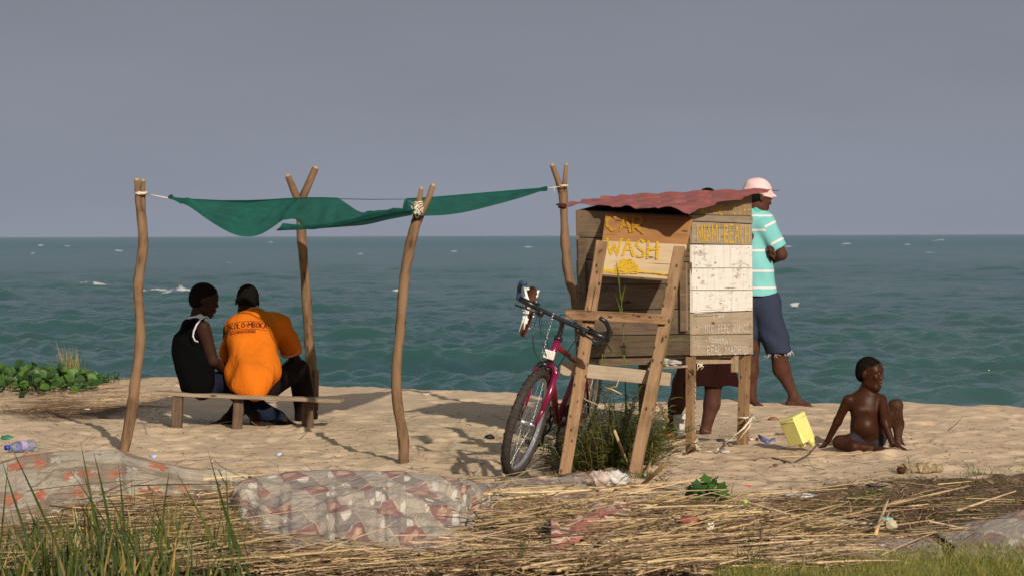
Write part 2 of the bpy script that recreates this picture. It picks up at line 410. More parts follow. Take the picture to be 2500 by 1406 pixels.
for i in range(1900):                      # footprints and scuffs
    y0 = rs.uniform(13.2, 25); x0 = rs.uniform(-1, 1)*.21*y0; r1 = rs.uniform(.05, .16); r2 = r1*rs.uniform(.45, 1); th = rs.uniform(0, 3.14)
    dep = rs.uniform(.005, .018)*(1 if rs.rand() < .72 else -.7)
    if y0 > crestY(1250+x0/y0*FPX)-.25: dep *= .3
    i0, i1 = np.searchsorted(gx, [x0-.5, x0+.5]); j0, j1 = np.searchsorted(gy, [y0-.5, y0+.5])
    dx = GX[j0:j1, i0:i1]-x0; dy = GY[j0:j1, i0:i1]-y0; c, s = math.cos(th), math.sin(th)
    q = ((dx*c+dy*s)/r1)**2+((-dx*s+dy*c)/r2)**2
    q = q*(1+.35*vn(GX[j0:j1, i0:i1]*9, GY[j0:j1, i0:i1]*9, i))
    GZ[j0:j1, i0:i1] += -dep*np.exp(-q**1.5)+dep*.42*np.exp(-(np.sqrt(np.maximum(q, 0))-1.35)**2*5)
def gz(x, y):
    x = np.asarray(x, float); y = np.asarray(y, float)
    i = np.clip(np.searchsorted(gx, x)-1, 0, len(gx)-2); j = np.clip(np.searchsorted(gy, y)-1, 0, len(gy)-2)
    fx = np.clip((x-gx[i])/(gx[i+1]-gx[i]), 0, 1); fy = np.clip((y-gy[j])/(gy[j+1]-gy[j]), 0, 1)
    return (GZ[j, i]*(1-fx)+GZ[j, i+1]*fx)*(1-fy)+(GZ[j+1, i]*(1-fx)+GZ[j+1, i+1]*fx)*fy
def G(px, py, dz=0.0):
    d = Fv+Rv*((px-1250)/FPX)+Uv*((703-py)/FPX); d = d/d[1]; D = -CAM_H/d[2]
    for _ in range(6):
        z = float(gz(d[0]*D, D)); D = D*.4+.6*((z-CAM_H)/d[2])
    p = np.array([0, 0, CAM_H])+d*D; p[2] = float(gz(p[0], p[1]))+dz; return p
def DG(px, py): return G(px, py)[1]
def mesh_grid(name, X, Y, Z, mat, attrs):
    ny, nx = X.shape; V = np.stack([X, Y, Z], -1).reshape(-1, 3).astype(np.float32)
    i = np.arange(nx*ny).reshape(ny, nx); Q = np.stack([i[:-1, :-1], i[:-1, 1:], i[1:, 1:], i[1:, :-1]], -1).reshape(-1, 4).astype(np.int32)
    me = bpy.data.meshes.new(name); me.vertices.add(len(V)); me.vertices.foreach_set('co', V.ravel())
    me.loops.add(Q.size); me.loops.foreach_set('vertex_index', Q.ravel()); me.polygons.add(len(Q))
    me.polygons.foreach_set('loop_start', np.arange(0, Q.size, 4, dtype=np.int32))
    me.polygons.foreach_set('use_smooth', np.ones(len(Q), bool)); me.update(calc_edges=True); me.materials.append(mat)
    for k, A in attrs.items():
        at = me.attributes.new(k, 'FLOAT', 'POINT'); at.data.foreach_set('value', A.astype(np.float32).ravel())
    o = bpy.data.objects.new(name, me); sc.collection.objects.link(o); o['kind'] = 'structure'; ORG[o.name] = np.zeros(3); return o
# how much broken straw and dark plant mulch lies in the sand
def band(v, a, b, w): return np.clip((v-a)/w, 0, 1)*np.clip((b-v)/w, 0, 1)
nz = fbm(GX*1.3, GY*1.3, 21, 4)
edge = np.interp(PX, [0, 560, 1200, 1500, 1750, 2000, 2250, 2500], [1230, 1230, 1235, 1215, 1225, 1185, 1180, 1150])
MULCH = np.clip((PY-edge+28*nz)/45, 0, 1)*np.clip((GY-2)/2, .3, 1)
MULCH = np.maximum(MULCH, .55*np.clip(1.2-np.hypot((PX-160)/230, (PY-985)/48)+.35*nz, 0, 1))
MULCH = np.maximum(MULCH, .8*np.clip(1.3-np.hypot((PX-1470)/150, (PY-1120)/50)+.3*nz, 0, 1))
GRASSY = np.clip((PY-np.interp(PX, [1300, 1800, 2100, 2500], [1420, 1390, 1330, 1285])+20*nz)/40, 0, 1)
k = NT('sand', .95, .12); co = k.co('Object')
n1 = k.noise(co, 1.2, 4, .6); n2 = k.noise(co, 90, 3, .7); n3 = k.noise(co, 11, 5, .7); n4 = k.noise(co, 34, 4, .8)
col = k.mix(k.rng(n1, .3, .7), (.475, .348, .228), (.55, .415, .283))
col = k.mix(k.rng(n2, .35, .75), col, (.50, .385, .27)); col = k.mix(k.rng(n3, .60, .72, 0, .35), col, (.30, .20, .12))
spk = k.rng(n4, .665, .70); col = k.mix(k.math('MULTIPLY', spk, .75), col, (.08, .05, .035))
mu = k.n('Attribute', attribute_name='mulch').outputs[2]
n5 = k.noise(co, 26, 5, .75, .6); n6 = k.noise(co, 75, 3, .7)
mc = k.mix(k.rng(n5, .4, .62), (.030, .017, .010), (.17, .105, .055)); mc = k.mix(k.rng(n6, .62, .72), mc, (.42, .31, .17))
col = k.mix(k.rng(k.math('ADD', k.math('MULTIPLY', mu, 1.25), k.math('MULTIPLY', n3, .5)), .55, .85, 0, .93), col, mc)
gr = k.n('Attribute', attribute_name='grassy').outputs[2]
col = k.mix(k.math('MULTIPLY', gr, .7), col, k.mix(n6, (.06, .05, .02), (.16, .13, .06)))
k.bump(k.math('ADD', k.math('ADD', k.math('MULTIPLY', n3, .6), k.math('MULTIPLY', n2, .25)), k.math('MULTIPLY', n5, k.math('MULTIPLY', mu, 1.2))), .55, .02)
ground = mesh_grid('beach_sand', GX, GY, GZ, k.base(col), dict(mulch=MULCH, grassy=GRASSY))

# ------------------------------------------------------------------ the lake
WZ = -0.60; HW = CAM_H-WZ
ds = [23.0]
while ds[-1] < 14000: ds.append(ds[-1]+max(.045, ds[-1]**2/(HW*2662)*.125))
ds = np.array(ds); us = np.linspace(-.25, .25, 700)
D2, U2 = np.meshgrid(ds, us, indexing='ij'); WX = D2*U2; WY = D2.copy()
sp_y = np.gradient(ds)[:, None]*np.ones_like(WX); sp_x = D2*(us[1]-us[0])
Zw = np.zeros_like(WX); rs = np.random.RandomState(3)
warpx = WX+1.1*vn(WX*.13, WY*.13, 40)+.25*vn(WX*.7, WY*.7, 41); warpy = WY+1.2*vn(WX*.11+5, WY*.14, 42)+.3*vn(WX*.6, WY*.8, 43)
gust = .95+.6*vn(WX*.022, WY*.03, 44)
for i in range(64):
    lam = .32*(7.5/.32)**((i+.5)/64); kk = 2*math.pi/lam; th = rs.normal(-.15, .38 if lam > 1.5 else .55)   # travelling towards the shore
    kx, ky = kk*math.sin(th), -kk*math.cos(th); a = .0185*lam**.50*rs.uniform(.6, 1.35)
    if 3 < lam: a *= .8
    need = np.maximum(sp_y*abs(ky)/kk, sp_x*abs(kx)/kk)/lam; att = np.clip(1.25-need*3.4, 0, 1)
    if att.max() <= 0: continue
    ph = warpx*kx+warpy*ky+rs.uniform(0, 6.28)
    env = .55+.75*vn(WX*.35/lam+i*3.1, WY*.45/lam+i*1.7, i+60)
    sh = 1-2*np.abs(np.sin(ph/2))**1.5 if lam > 1.6 else np.sin(ph)     # sharp crests, round troughs
    Zw += a*att*env*gust*sh
ZW = WZ+Zw*np.clip((WY-22)/10, .4, 1)
foam = np.zeros_like(WX)
wpx = 1250+WX/WY*FPX; wpy = 575.5+HW*FPX/WY
fn = fbm(WX*2.2, WY*1.1, 71, 3)
for fx, fy, fw, fh, st in ((410, 707, 58, 8, 1.6), (232, 691, 30, 5, 1.7), (1945, 746, 26, 3, .6), (2066, 597, 14, 1.6, 1.1), (965, 707, 14, 3, .7), (100, 597, 10, 1.5, 1), (165, 599, 8, 1.4, 1), (290, 609, 12, 1.6, 1),
                         (1110, 614, 10, 1.5, 1), (1290, 603, 12, 1.5, 1), (2290, 590, 18, 1.5, .9), (2215, 599, 10, 1.5, .9), (2270, 618, 14, 2, .7), (1925, 603, 12, 2, 1), (660, 592, 9, 1.4, .9), (80, 614, 8, 1.6, .8),
                         (1480, 640, 14, 2, .7), (560, 640, 10, 2, .6), (535, 842, 24, 4, .45), (2150, 655, 12, 2, .5), (2440, 700, 14, 2, .5), (880, 620, 9, 1.6, .8)):
    q = ((wpx-fx)/fw)**2+((wpy-fy-2*np.sin(wpx/9)*min(1, fh/4)-1.5*vn(wpx*.07, 0, 8))/(fh*.62*(1+.6*vn(wpx*.05, 1, 9))))**2
    foam = np.maximum(foam, st*np.exp(-q)*(1+.7*fn))
cap = np.clip((Zw-.11)*8, 0, 1)*np.clip(fbm(WX*.5, WY*.35, 77, 3)-.55, 0, 1)*1.2
foam = np.maximum(foam, cap)
k = NT('lake_water', .12, .5); co = k.co('Object')
big = k.noise(k.co('Object', (.05, .018, 1)), 1.0, 3, .55); mid = k.noise(k.co('Object', (.5, .16, 1)), 1.0, 4, .6); sm = k.noise(k.co('Object', (3.0, 3.4, 1)), 1.0, 4, .65)
far = k.noise(k.co('Object', (.09, .006, 1)), 1.0, 4, .6)
geo = k.n('NewGeometry'); sep = k.n('SeparateXYZ', i_0=geo.outputs[0]); yy = sep.outputs[1]
c0 = k.mix(k.rng(big, .35, .65), (.052, .112, .110), (.066, .136, .128))
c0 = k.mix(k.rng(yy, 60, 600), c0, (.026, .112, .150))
c0 = k.mix(k.rng(mid, .42, .72, 0, .55), c0, (.066, .150, .136)); c0 = k.mix(k.rng(far, .5, .66, 0, .35), c0, (.022, .080, .105))
hgt = k.rng(sep.outputs[2], WZ-.02, WZ+.15); c0 = k.mix(k.math('MULTIPLY', hgt, .5), c0, (.038, .135, .105))
fo = k.n('Attribute', attribute_name='foam').outputs[2]
fm = k.rng(k.math('ADD', fo, k.math('MULTIPLY', k.math('SUBTRACT', k.noise(co, 7, 4, .7), .5), .5)), .42, .62)
k.set(k.b.inputs['Roughness'], k.math('ADD', k.rng(yy, 30, 500, .13, .33), k.math('MULTIPLY', fm, .5)))
k.b.inputs['IOR'].default_value = 1.33
k.bump(k.math('ADD', k.math('MULTIPLY', sm, .5), k.math('ADD', mid, k.math('MULTIPLY', k.noise(co, 9, 3, .6), .22))), .8, .16)
# light scattered up out of the water does not follow the ripples: diffuse with a level normal under a Fresnel sheen
nb = k.b.inputs['Normal'].links[0].from_socket
df = k.n('BsdfDiffuse', i_0=k.mix(fm, c0, (.70, .70, .68))); up_ = k.n('CombineXYZ', i_2=1.0); k.t.links.new(up_.outputs[0], df.inputs['Normal'])
gl = k.n('BsdfGlossy'); gl.inputs['Color'].default_value = (.96, .97, 1, 1); k.set(gl.inputs['Roughness'], k.rng(yy, 30, 500, .10, .30)); k.t.links.new(nb, gl.inputs['Normal'])
fr_ = k.n('Fresnel', i_0=1.33); k.t.links.new(nb, fr_.inputs['Normal']); ms_ = k.n('MixShader', i_0=k.math('MULTIPLY', k.math('MULTIPLY', fr_.outputs[0], k.rng(yy, 45, 500, .95, .50)), k.math('SUBTRACT', 1.0, k.math('MULTIPLY', fm, .9))))
k.t.links.new(df.outputs[0], ms_.inputs[1]); k.t.links.new(gl.outputs[0], ms_.inputs[2]); k.t.links.new(ms_.outputs[0], k.t.nodes['Material Output'].inputs[0]); k.t.nodes.remove(k.b)
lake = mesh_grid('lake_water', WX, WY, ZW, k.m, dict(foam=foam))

# ------------------------------------------------------------------ poles of the shelter
M_bark = NT('bark', .85, .2); _c = M_bark.co('UV', (6, 26, 1)); _n = M_bark.noise(_c, 1, 6, .7, .6); _n2 = M_bark.noise(M_bark.co('UV', (3, 3, 1)), 1, 3, .5)
_vo = M_bark.n('TexVoronoi', i_Vector=M_bark.co('UV', (5, 18, 1)), i_Scale=1.0)
_col = M_bark.mix(M_bark.rng(_n, .3, .7), (.060, .033, .018), (.24, .145, .078)); _col = M_bark.mix(M_bark.rng(_n2, .42, .66), _col, (.20, .122, .070))
_col = M_bark.mix(M_bark.rng(_vo.outputs[0], .10, .24, .85, 0), _col, (.05, .025, .012)); _col = M_bark.mix(1.0, _col, M_bark.tint(), 'MULTIPLY')
M_bark.bump(_n, .6, .006); M_bark = M_bark.base(_col)
M_cutwood = plain('cut_wood', (.36, .25, .15), .8, .1, .2, 40)
M_rope = plain('rope', (.62, .55, .44), .8, .1, .15, 60)
M_cord = plain('dark_cord', (.05, .05, .06), .7, .2)
def pole(label, pts, D0, D1, r0, r1, forks, rough=.085, sink=.12):
    """pts: photo pixels from foot to fork; D0, D1 depth at foot and top"""
    foot = P(pts[0][0], pts[0][1], D0); foot[2] = float(gz(foot[0], foot[1]))
    t = thing('forked_pole', label, 'pole', foot, 'poles holding up the green shade net')
    mb = MB(); n = len(pts); path = []; rad = []
    ys = [p[1] for p in pts]
    for i in range(n-1):
        for q in np.linspace(0, 1, 4, endpoint=False):
            a = np.array(pts[max(i-1, 0)]); b = np.array(pts[i]); c = np.array(pts[i+1]); d = np.array(pts[min(i+2, n-1)])
            pt = .5*((2*b)+(-a+c)*q+(2*a-5*b+4*c-d)*q*q+(-a+3*b-3*c+d)*q**3)
            f = (ys[0]-pt[1])/(ys[0]-ys[-1]); path.append(P(pt[0], pt[1], D0+(D1-D0)*f)); rad.append(r0+(r1-r0)*f)
    path.append(P(*pts[-1], D1)); rad.append(r1)
    path.insert(0, path[0]-np.array([0, 0, sink])); rad.insert(0, r0)
    rad = [r*(1+.16*vn(i*.9, 3.3, int(D0*10))) for i, r in enumerate(rad)]
    mb.tube(path, rad, 12, rough=rough, sqdir=(0, 1, 0)); build('trunk', mb, M_bark, t)
    for fk in forks:
        mb = MB(); fp = [P(x, y, D1+dd) for x, y, dd in fk['p']]; fr = fk['r']
        mb.tube(fp, fr, 10, rough=rough, sqdir=(0, 1, 0)); c = fp[-1]; tdir = nrm(fp[-1]-fp[-2]); mb.m = 1
        mb.tube([c-tdir*.001, c+tdir*.012, c+tdir*.018], [fr[-1]*.93, fr[-1]*.9, fr[-1]*.55], 10)
        build('fork', mb, [M_bark, M_cutwood], t)
    return t
d1 = DG(300, 1098)
pole('tall crooked pole at the far left, split at its very top, tied with pale cord', [(303, 1098), (322, 1000), (330, 930), (341, 850), (341, 770), (337, 700), (345, 640), (350, 590), (344, 520)], d1, d1+.25, .034, .033,
     [dict(p=[(343, 530, 0), (337, 490, -.01), (334, 442, -.02)], r=[.024, .021, .018]), dict(p=[(347, 530, .02), (348, 490, .02), (349, 444, .02)], r=[.023, .020, .017])])
d3 = DG(982, 1130)
pole('crooked pole in front of the bench side, its fork cut pale and bound with string', [(986, 1130), (984, 1060), (970, 980), (968, 890), (978, 800), (984, 720), (990, 660), (1003, 595), (1016, 540)], d3, d3+.15, .030, .032,
     [dict(p=[(1012, 550, 0), (1020, 505, .0), (1028, 464, 0)], r=[.022, .019, .014]), dict(p=[(1016, 548, .02), (1034, 508, .02), (1048, 482, .02), (1056, 456, .02)], r=[.026, .022, .018, .0165])])
pole('pole behind the bench with a wide V fork above the green net', [(766, 985), (764, 920), (757, 860), (750, 760), (743, 660), (736, 570), (733, 486)], 20.6, 20.4, .037, .035,
     [dict(p=[(728, 492, 0), (716, 462, .0), (703, 432, 0)], r=[.030, .028, .024]), dict(p=[(735, 492, .02), (752, 452, .02), (770, 412, .02)], r=[.033, .028, .026])])
pole('forked pole standing just left of the wooden booth', [(1425, 1010), (1420, 880), (1406, 740), (1392, 690), (1382, 620), (1378, 540), (1375, 470)], 19.3, 19.5, .040, .030,
     [dict(p=[(1374, 480, 0), (1362, 440, 0), (1349, 406, 0)], r=[.026, .021, .020]), dict(p=[(1377, 478, .02), (1379, 440, .03), (1382, 405, .02)], r=[.024, .017, .014])])
mb = MB(); mb.tube([P(772, 985, 20.55), P(773, 930, 20.5), P(774, 902, 20.5)], [.018, .018, .015], 8, rough=.05)
pole2 = [o for o in bpy.data.objects if o.get('label', '').startswith('pole behind the bench')][0]
build('side_stub', mb, M_bark, pole2)

# ------------------------------------------------------------------ the shade net
k = NT('shade_net', .75, .15); wv = k.noise(k.co('UV', (400, 60, 1)), 1, 2, .5); bl = k.noise(k.co('UV', (4, 4, 1)), 1, 3, .5)
col = k.mix(k.rng(bl, .3, .7), (.007, .088, .068), (.015, .160, .125)); col = k.mix(k.rng(wv, .3, .7, 0, .35), col, (.03, .22, .17)); wb_ = k.noise(k.co('UV', (3, 9, 1), (0, 0, .6)), 1, 4, .6, 1.5); k.bump(wb_, .8, .05); k.base(col)
tr = k.n('BsdfTranslucent', i_0=(.03, .32, .26)); m1 = k.n('MixShader', i_0=.42); tp = k.n('BsdfTransparent'); m2 = k.n('MixShader', i_0=.03)
k.t.links.new(k.b.outputs[0], m1.inputs[1]); k.t.links.new(tr.outputs[0], m1.inputs[2]); k.t.links.new(m1.outputs[0], m2.inputs[1]); k.t.links.new(tp.outputs[0], m2.inputs[2])
k.t.links.new(m2.outputs[0], k.t.nodes['Material Output'].inputs[0]); M_net = k.m
net = thing('shade_net', 'torn green shade net slung between the four crooked poles above the bench', 'shade net', P(760, 500, 18))
def patch(name, cols, nv=14, nu=5, wr=.026, seed=0):
    """cols: columns of (px,py,D) points from back edge to front hem; Catmull-Rom in both directions"""
    def cr4(a, b, c, d, q): return .5*((2*b)+(-a+c)*q+(2*a-5*b+4*c-d)*q*q+(-a+3*b-3*c+d)*q**3)
    def samp(pts, m):
        pts = [np.array(p, float) for p in pts]; out = []
        for i in range(m):
            t = i/(m-1)*(len(pts)-1); j = min(int(t), len(pts)-2); q = t-j
            out.append(cr4(pts[max(j-1, 0)], pts[j], pts[j+1], pts[min(j+2, len(pts)-1)], q))
        return out
    C_ = [samp(c, nv) for c in cols]; nc = (len(cols)-1)*nu+1; rows = [samp([c[j] for c in C_], nc) for j in range(nv)]
    pts = []
    for j in range(nv):
        for i in range(nc):
            p = P(*rows[j][i]); e = math.sin(math.pi*j/(nv-1))
            p[2] += wr*e*vn(i*.55, j*.22, seed)+wr*.5*vn(i*1.3, j*.5, seed+1)*e; p[1] += wr*2*vn(i*.4, j*.3, seed+2)*e; pts.append(p)
    mb = MB(); mb.grid(pts, nc, nv, uvf=lambda a, b: (a*.06, b*.12)); return build(name, mb, M_net, net, smooth=True), pts, nc, nv
cols = [[(411, 483, 17.0), (411.5, 484, 17.0), (412, 485, 17.0)],
        [(470, 488, 17.3), (465, 497, 17.0), (462, 505, 16.9)],
        [(540, 491, 17.8), (520, 520, 17.0), (507, 537, 16.7)],
        [(600, 491, 18.4), (570, 532, 17.6), (556, 566, 17.0)],
        [(655, 489, 18.9), (618, 535, 17.9), (596, 578, 17.2)],
        [(700, 486, 19.4), (660, 530, 18.3), (640, 571, 17.5)],
        [(728, 485, 19.8), (706, 514, 18.8), (694, 535, 18.0)]]
patch('net_lobe', cols, seed=2)
cols = [[(725, 485, 19.8), (700, 514, 18.8), (686, 533, 18.0), (692, 538, 17.9)],
        [(755, 484, 19.8), (735, 512, 18.9), (722, 532, 18.1), (722, 536, 18.0)],
        [(790, 484, 19.7), (770, 515, 18.6), (752, 550, 17.8), (748, 560, 17.6)],
        [(825, 485, 19.6), (812, 515, 18.4), (800, 545, 17.5), (798, 556, 17.3)],
        [(850, 500, 19.3), (846, 520, 18.3), (842, 538, 17.4), (840, 550, 17.1)],
        [(884, 519, 18.6), (886, 524, 17.9), (886, 529, 17.3), (886, 541, 16.8)],
        [(935, 514, 18.2), (938, 516, 17.5), (940, 520, 16.9), (942, 532, 16.5)],
        [(980, 509, 17.9), (985, 510, 17.2), (992, 513, 16.4), (1004, 522, 15.9)]]
patch('net_middle', cols, seed=5)
cols = [[(690, 545, 17.8), (684, 555, 17.7), (676, 562, 17.7)],
        [(720, 548, 17.75), (720, 556, 17.65), (722, 562, 17.7)],
        [(770, 550, 17.6), (770, 555, 17.5), (770, 559, 17.5)],
        [(840, 540, 17.2), (840, 549, 17.05), (842, 554, 17.15)],
        [(900, 524, 16.8), (896, 540, 16.65), (895, 549, 16.75)],
        [(960, 514, 16.3), (956, 524, 16.2), (952, 536, 16.3)],
        [(1012, 511, 15.85), (1010, 518, 15.75), (1006, 526, 15.85)]]
patch('front_hem', cols, nv=8, wr=.006, seed=8)
cols = [[(992, 487, 19.0), (985, 497, 18.2), (978, 509, 17.4), (980, 510, 17.3)],
        [(1015, 486, 19.0), (1008, 500, 18.0), (1004, 514, 16.8), (1010, 524, 16.1)],
        [(1060, 483, 19.0), (1055, 500, 18.0), (1055, 516, 17.0), (1062, 527, 16.4)],
        [(1130, 477, 19.1), (1130, 490, 18.3), (1128, 506, 17.4), (1128, 520, 16.9)],
        [(1200, 471, 19.2), (1200, 481, 18.6), (1200, 493, 18.0), (1200, 503, 17.6)],
        [(1270, 465, 19.3), (1272, 470, 19.0), (1272, 476, 18.7), (1272, 483, 18.4)],
        [(1336, 460, 19.4), (1336, 460.5, 19.4), (1336, 461, 19.4), (1336, 462, 19.4)]]
patch('net_wing', cols, seed=11)
mb = MB(); e1 = [(411, 483, 17.0), (470, 488, 17.3), (540, 491, 17.8), (600, 491, 18.3), (655, 489, 18.9), (700, 486, 19.4), (725, 485, 19.8), (755, 484, 19.8), (790, 484, 19.7), (825, 485, 19.6)]
mb.tube([P(*p) for p in e1], .006, 6); mb.tube([P(*p) for p in ((992, 487, 19.0), (1060, 483, 19.0), (1130, 477, 19.1), (1200, 471, 19.2), (1270, 465, 19.3), (1336, 460, 19.4))], .0075, 6)
mb.tube([P(*p) for p in ((676, 562, 17.68), (722, 560, 17.6), (770, 558, 17.45), (842, 549, 17.02), (900, 536, 16.62), (956, 522, 16.18), (1012, 512, 15.75))], .005, 6)
M_hem = plain('net_hem', (.008, .07, .05), .8, .1); build('edge_seam', mb, M_hem, net)
def rope(name, label, cat, pts, r, m=None, group=None):
    mb = MB(); mb.tube(pts, r, 6, rough=.1); o = build(name, mb, m or M_rope); tag(o, label, cat, group); return o
def loops(mb, c, rx, ry, z0, z1, n, r=.004):
    pts = []
    for i in range(n*14+1):
        a = 2*math.pi*i/14; pts.append(np.array([c[0]+rx*math.cos(a), c[1]+ry*math.sin(a), z0+(z1-z0)*i/(n*14)+.003*math.sin(a*3+i)]))
    mb.tube(pts, r, 6)
mb = MB(); c = P(345, 473, d1+.24); loops(mb, c, .039, .039, c[2]-.006, c[2]+.008, 3); mb.tube([c+[.03, -.02, 0], P(378, 478, 17.0), P(411, 484, 17.0)], .0035, 6); mb.tube([c+[.03, -.03, 0], c+[.045, -.035, -.012]], .003, 5)
tag(build('cord', mb, M_rope), 'pale cord tying the net corner to the far left pole', 'cord')
mb = MB(); mb.tube([P(825, 486, 19.6), P(905, 487.5, 19.3), P(992, 487, 19.0)], .0028, 6); tag(build('cord', mb, M_cord), 'thin dark cord stretched across the gap in the net', 'cord')
mb = MB(); mb.tube([P(1336, 460, 19.4), P(1352, 458, 19.4), P(1366, 456, 19.44)], .003, 6); mb.tube([P(1353, 458, 19.4), P(1354, 475, 19.4)], .0012, 5); c = P(1376, 452, 19.46); loops(mb, c, .032, .034, c[2]-.01, c[2], 2, .003)
tag(build('cord', mb, M_rope), 'thin pale cord tying the net to the pole beside the booth', 'cord')
mb = MB(); c = P(1021, 505, d3+.13); loops(mb, c, .026, .026, c[2]-.035, c[2]+.03, 5, .004)
for q in range(8):
    a = rnd.uniform(0, 6.28); mb.tube([c+[rnd.uniform(-.02, .02), -.03, rnd.uniform(-.03, .03)], c+[rnd.uniform(-.05, .04), -.04, rnd.uniform(-.04, .02)], c+[rnd.uniform(-.05, .03), -.035, rnd.uniform(-.075, -.01)]], .003, 5)
pts = [c+np.array([.012*math.cos(a)-.005, -.04, -.05+.016*math.sin(a)]) for a in np.linspace(0, 6.28, 12)]; mb.tube(pts, .0035, 6)
mb.tube([c+[-.02, -.03, .01], P(1005, 495, 16.6), P(992, 488, 18.9)], .0025, 5)
tag(build('string_binding', mb, M_rope), 'knotted pale string lashing the net to the front forked pole', 'string')

# ------------------------------------------------------------------ bench
M_oldw = wood('old_bench_wood', (.22, .16, .11), (.33, .26, .18), (.10, .065, .04))
M_darkw = wood('dark_stump_wood', (.07, .045, .03), (.15, .10, .07), (.03, .02, .012))
BD = 18.55
bl = P(375, 958, BD+.05); br = P(836, 978, BD-.12)
t = thing('bench', 'low bench of one long rough plank on three stumpy legs', 'bench', (P(600, 1045, BD)[0], BD, float(gz(P(600, 1045, BD)[0], BD))))
mb = MB(); mb.bar(bl, br, .16, .026, (0, 1, 0), seg=9, wob=.003); build('seat_plank', mb, M_oldw, t, smooth=False, mods=BEV(.004))
for lx, ty, by, wpx in ((432, 966, 1042, 26), (581, 972, 1050, 24), (751, 980, 1052, 28)):
    a = P(lx+2, ty, BD); b = P(lx-2, by, BD); b[2] = min(b[2], float(gz(b[0], b[1])))-.06
    mb = MB(); mb.bar(a, b, wpx*.00285, .075, (1, 0, 0), seg=3, wob=.003); build('leg', mb, M_darkw, t, smooth=False, mods=BEV(.006))

# ------------------------------------------------------------------ stroke lettering
GL = {'A': [[(0, 0), (.5, 1), (1, 0)], [(.2, .38), (.8, .38)]], 'B': [[(0, 0), (0, 1), (.7, .95), (.8, .72), (.1, .53), (.85, .42), (.9, .12), (0, 0)]], 'C': [[(.95, .85), (.5, 1), (.05, .65), (.05, .3), (.5, 0), (.95, .12)]],
      'D': [[(0, 0), (0, 1), (.6, .95), (.95, .6), (.9, .25), (.5, .02), (0, 0)]], 'E': [[(.9, 1), (0, 1), (0, 0), (.95, 0)], [(0, .52), (.7, .52)]], 'F': [[(.9, 1), (0, 1), (0, 0)], [(0, .52), (.7, .52)]],
      'G': [[(.95, .85), (.5, 1), (.05, .6), (.1, .2), (.5, 0), (.9, .15), (.9, .45), (.5, .45)]], 'H': [[(0, 0), (.05, 1)], [(1, 1), (.95, 0)], [(0, .5), (1, .5)]], 'I': [[(.5, 0), (.5, 1)]], 'J': [[(.8, 1), (.8, .2), (.45, 0), (.1, .2)]],
      'K': [[(0, 0), (0, 1)], [(.9, 1), (.05, .48), (.95, 0)]], 'L': [[(0, 1), (0, 0), (.85, .02)]], 'M': [[(0, 0), (.08, 1), (.5, .35), (.92, 1), (1, 0)]], 'N': [[(0, 0), (.02, 1), (.95, 0), (.97, 1)]],
      'O': [[(.5, 1), (.05, .7), (.08, .25), (.5, 0), (.93, .25), (.95, .7), (.5, 1)]], 'P': [[(0, 0), (0, 1), (.75, .95), (.85, .7), (.6, .5), (0, .48)]], 'R': [[(0, 0), (0, 1), (.75, .95), (.85, .72), (.6, .52), (.05, .5), (.95, 0)]],
      'S': [[(.9, .88), (.5, 1), (.1, .8), (.3, .55), (.8, .4), (.85, .12), (.45, 0), (.05, .12)]], 'T': [[(0, 1), (1, 1)], [(.5, 1), (.5, 0)]], 'U': [[(0, 1), (.05, .2), (.5, 0), (.92, .2), (1, 1)]],
      'W': [[(0, 1), (.25, 0), (.5, .7), (.75, 0), (1, 1)]], 'Y': [[(0, 1), (.5, .5), (1, 1)], [(.5, .5), (.5, 0)]], '-': [[(.1, .45), (.9, .45)]], "'": [[(.5, 1), (.4, .7)]], '3': [[(.1, .95), (.8, .9), (.4, .55), (.9, .35), (.6, 0), (.1, .05)]], '.': [[(.4, 0), (.5, .08)]]}
def text_px(word, x0, y0, x1, y1, h, gap=.28, widths=None, jit=.04):
    """strokes in photo pixels; baseline from (x0,y0) to (x1,y1), letter height h"""
    W = [(.35 if c in "I'." else .5 if c == ' ' else 1.35 if c in 'MW' else .7 if c in '-J' else 1.0) for c in word]
    tot = sum(W)+gap*(len(word)-1); out = []; u = 0
    for c, wd in zip(word, W):
        for st in GL.get(c, []):
            ps = []
            for a, b in st:
                q = (u+wd*(a if wd > .4 else .5+(a-.5)*.5)+rnd.uniform(-jit, jit)*wd)/tot; ps.append((x0+(x1-x0)*q, y0+(y1-y0)*q-h*(b+rnd.uniform(-jit, jit))))
            out.append(ps)
        u += wd+gap
    return out
def ribbon(mb, stk, proj, wd, off=.0025, wv=.25, sub=5, col=(1, 1, 1)):
    """paint strokes laid on a surface; proj(px,py)->(point, normal)"""
    for ps in stk:
        q = []
        for a, b in zip(ps, ps[1:]):
            n = max(1, int(math.hypot(a[0]-b[0], a[1]-b[1])/sub))
            q += [(a[0]+(b[0]-a[0])*i/n, a[1]+(b[1]-a[1])*i/n) for i in range(n)]
        q.append(ps[-1]); W = []
        for x, y in q:
            r = proj(x, y)
            if r is None: continue
            W.append(r)
        if len(W) < 2: continue
        k0 = None
        for i, (p, nn) in enumerate(W):
            t = nrm(W[min(i+1, len(W)-1)][0]-W[max(i-1, 0)][0]); s_ = nrm(np.cross(nn, t)); hw = wd/2*(1+rnd.uniform(-wv, wv))
            c = p+nn*(off+rnd.random()*.0003); kk = len(mb.v); mb.v += [tuple(c-s_*hw), tuple(c+s_*hw)]
            if k0 is not None: mb.face((k0, k0+1, kk+1, kk), None, col)
            k0 = kk
def plane_proj(p0, n):
    n = nrm(n)
    def f(px, py, off=0):
        d = Fv+Rv*((px-1250)/FPX)+Uv*((703-py)/FPX); o = np.array([0, 0, CAM_H]); q = p0+n*off
        return o+d*(np.dot(q-o, n)/np.dot(d, n))
    return f

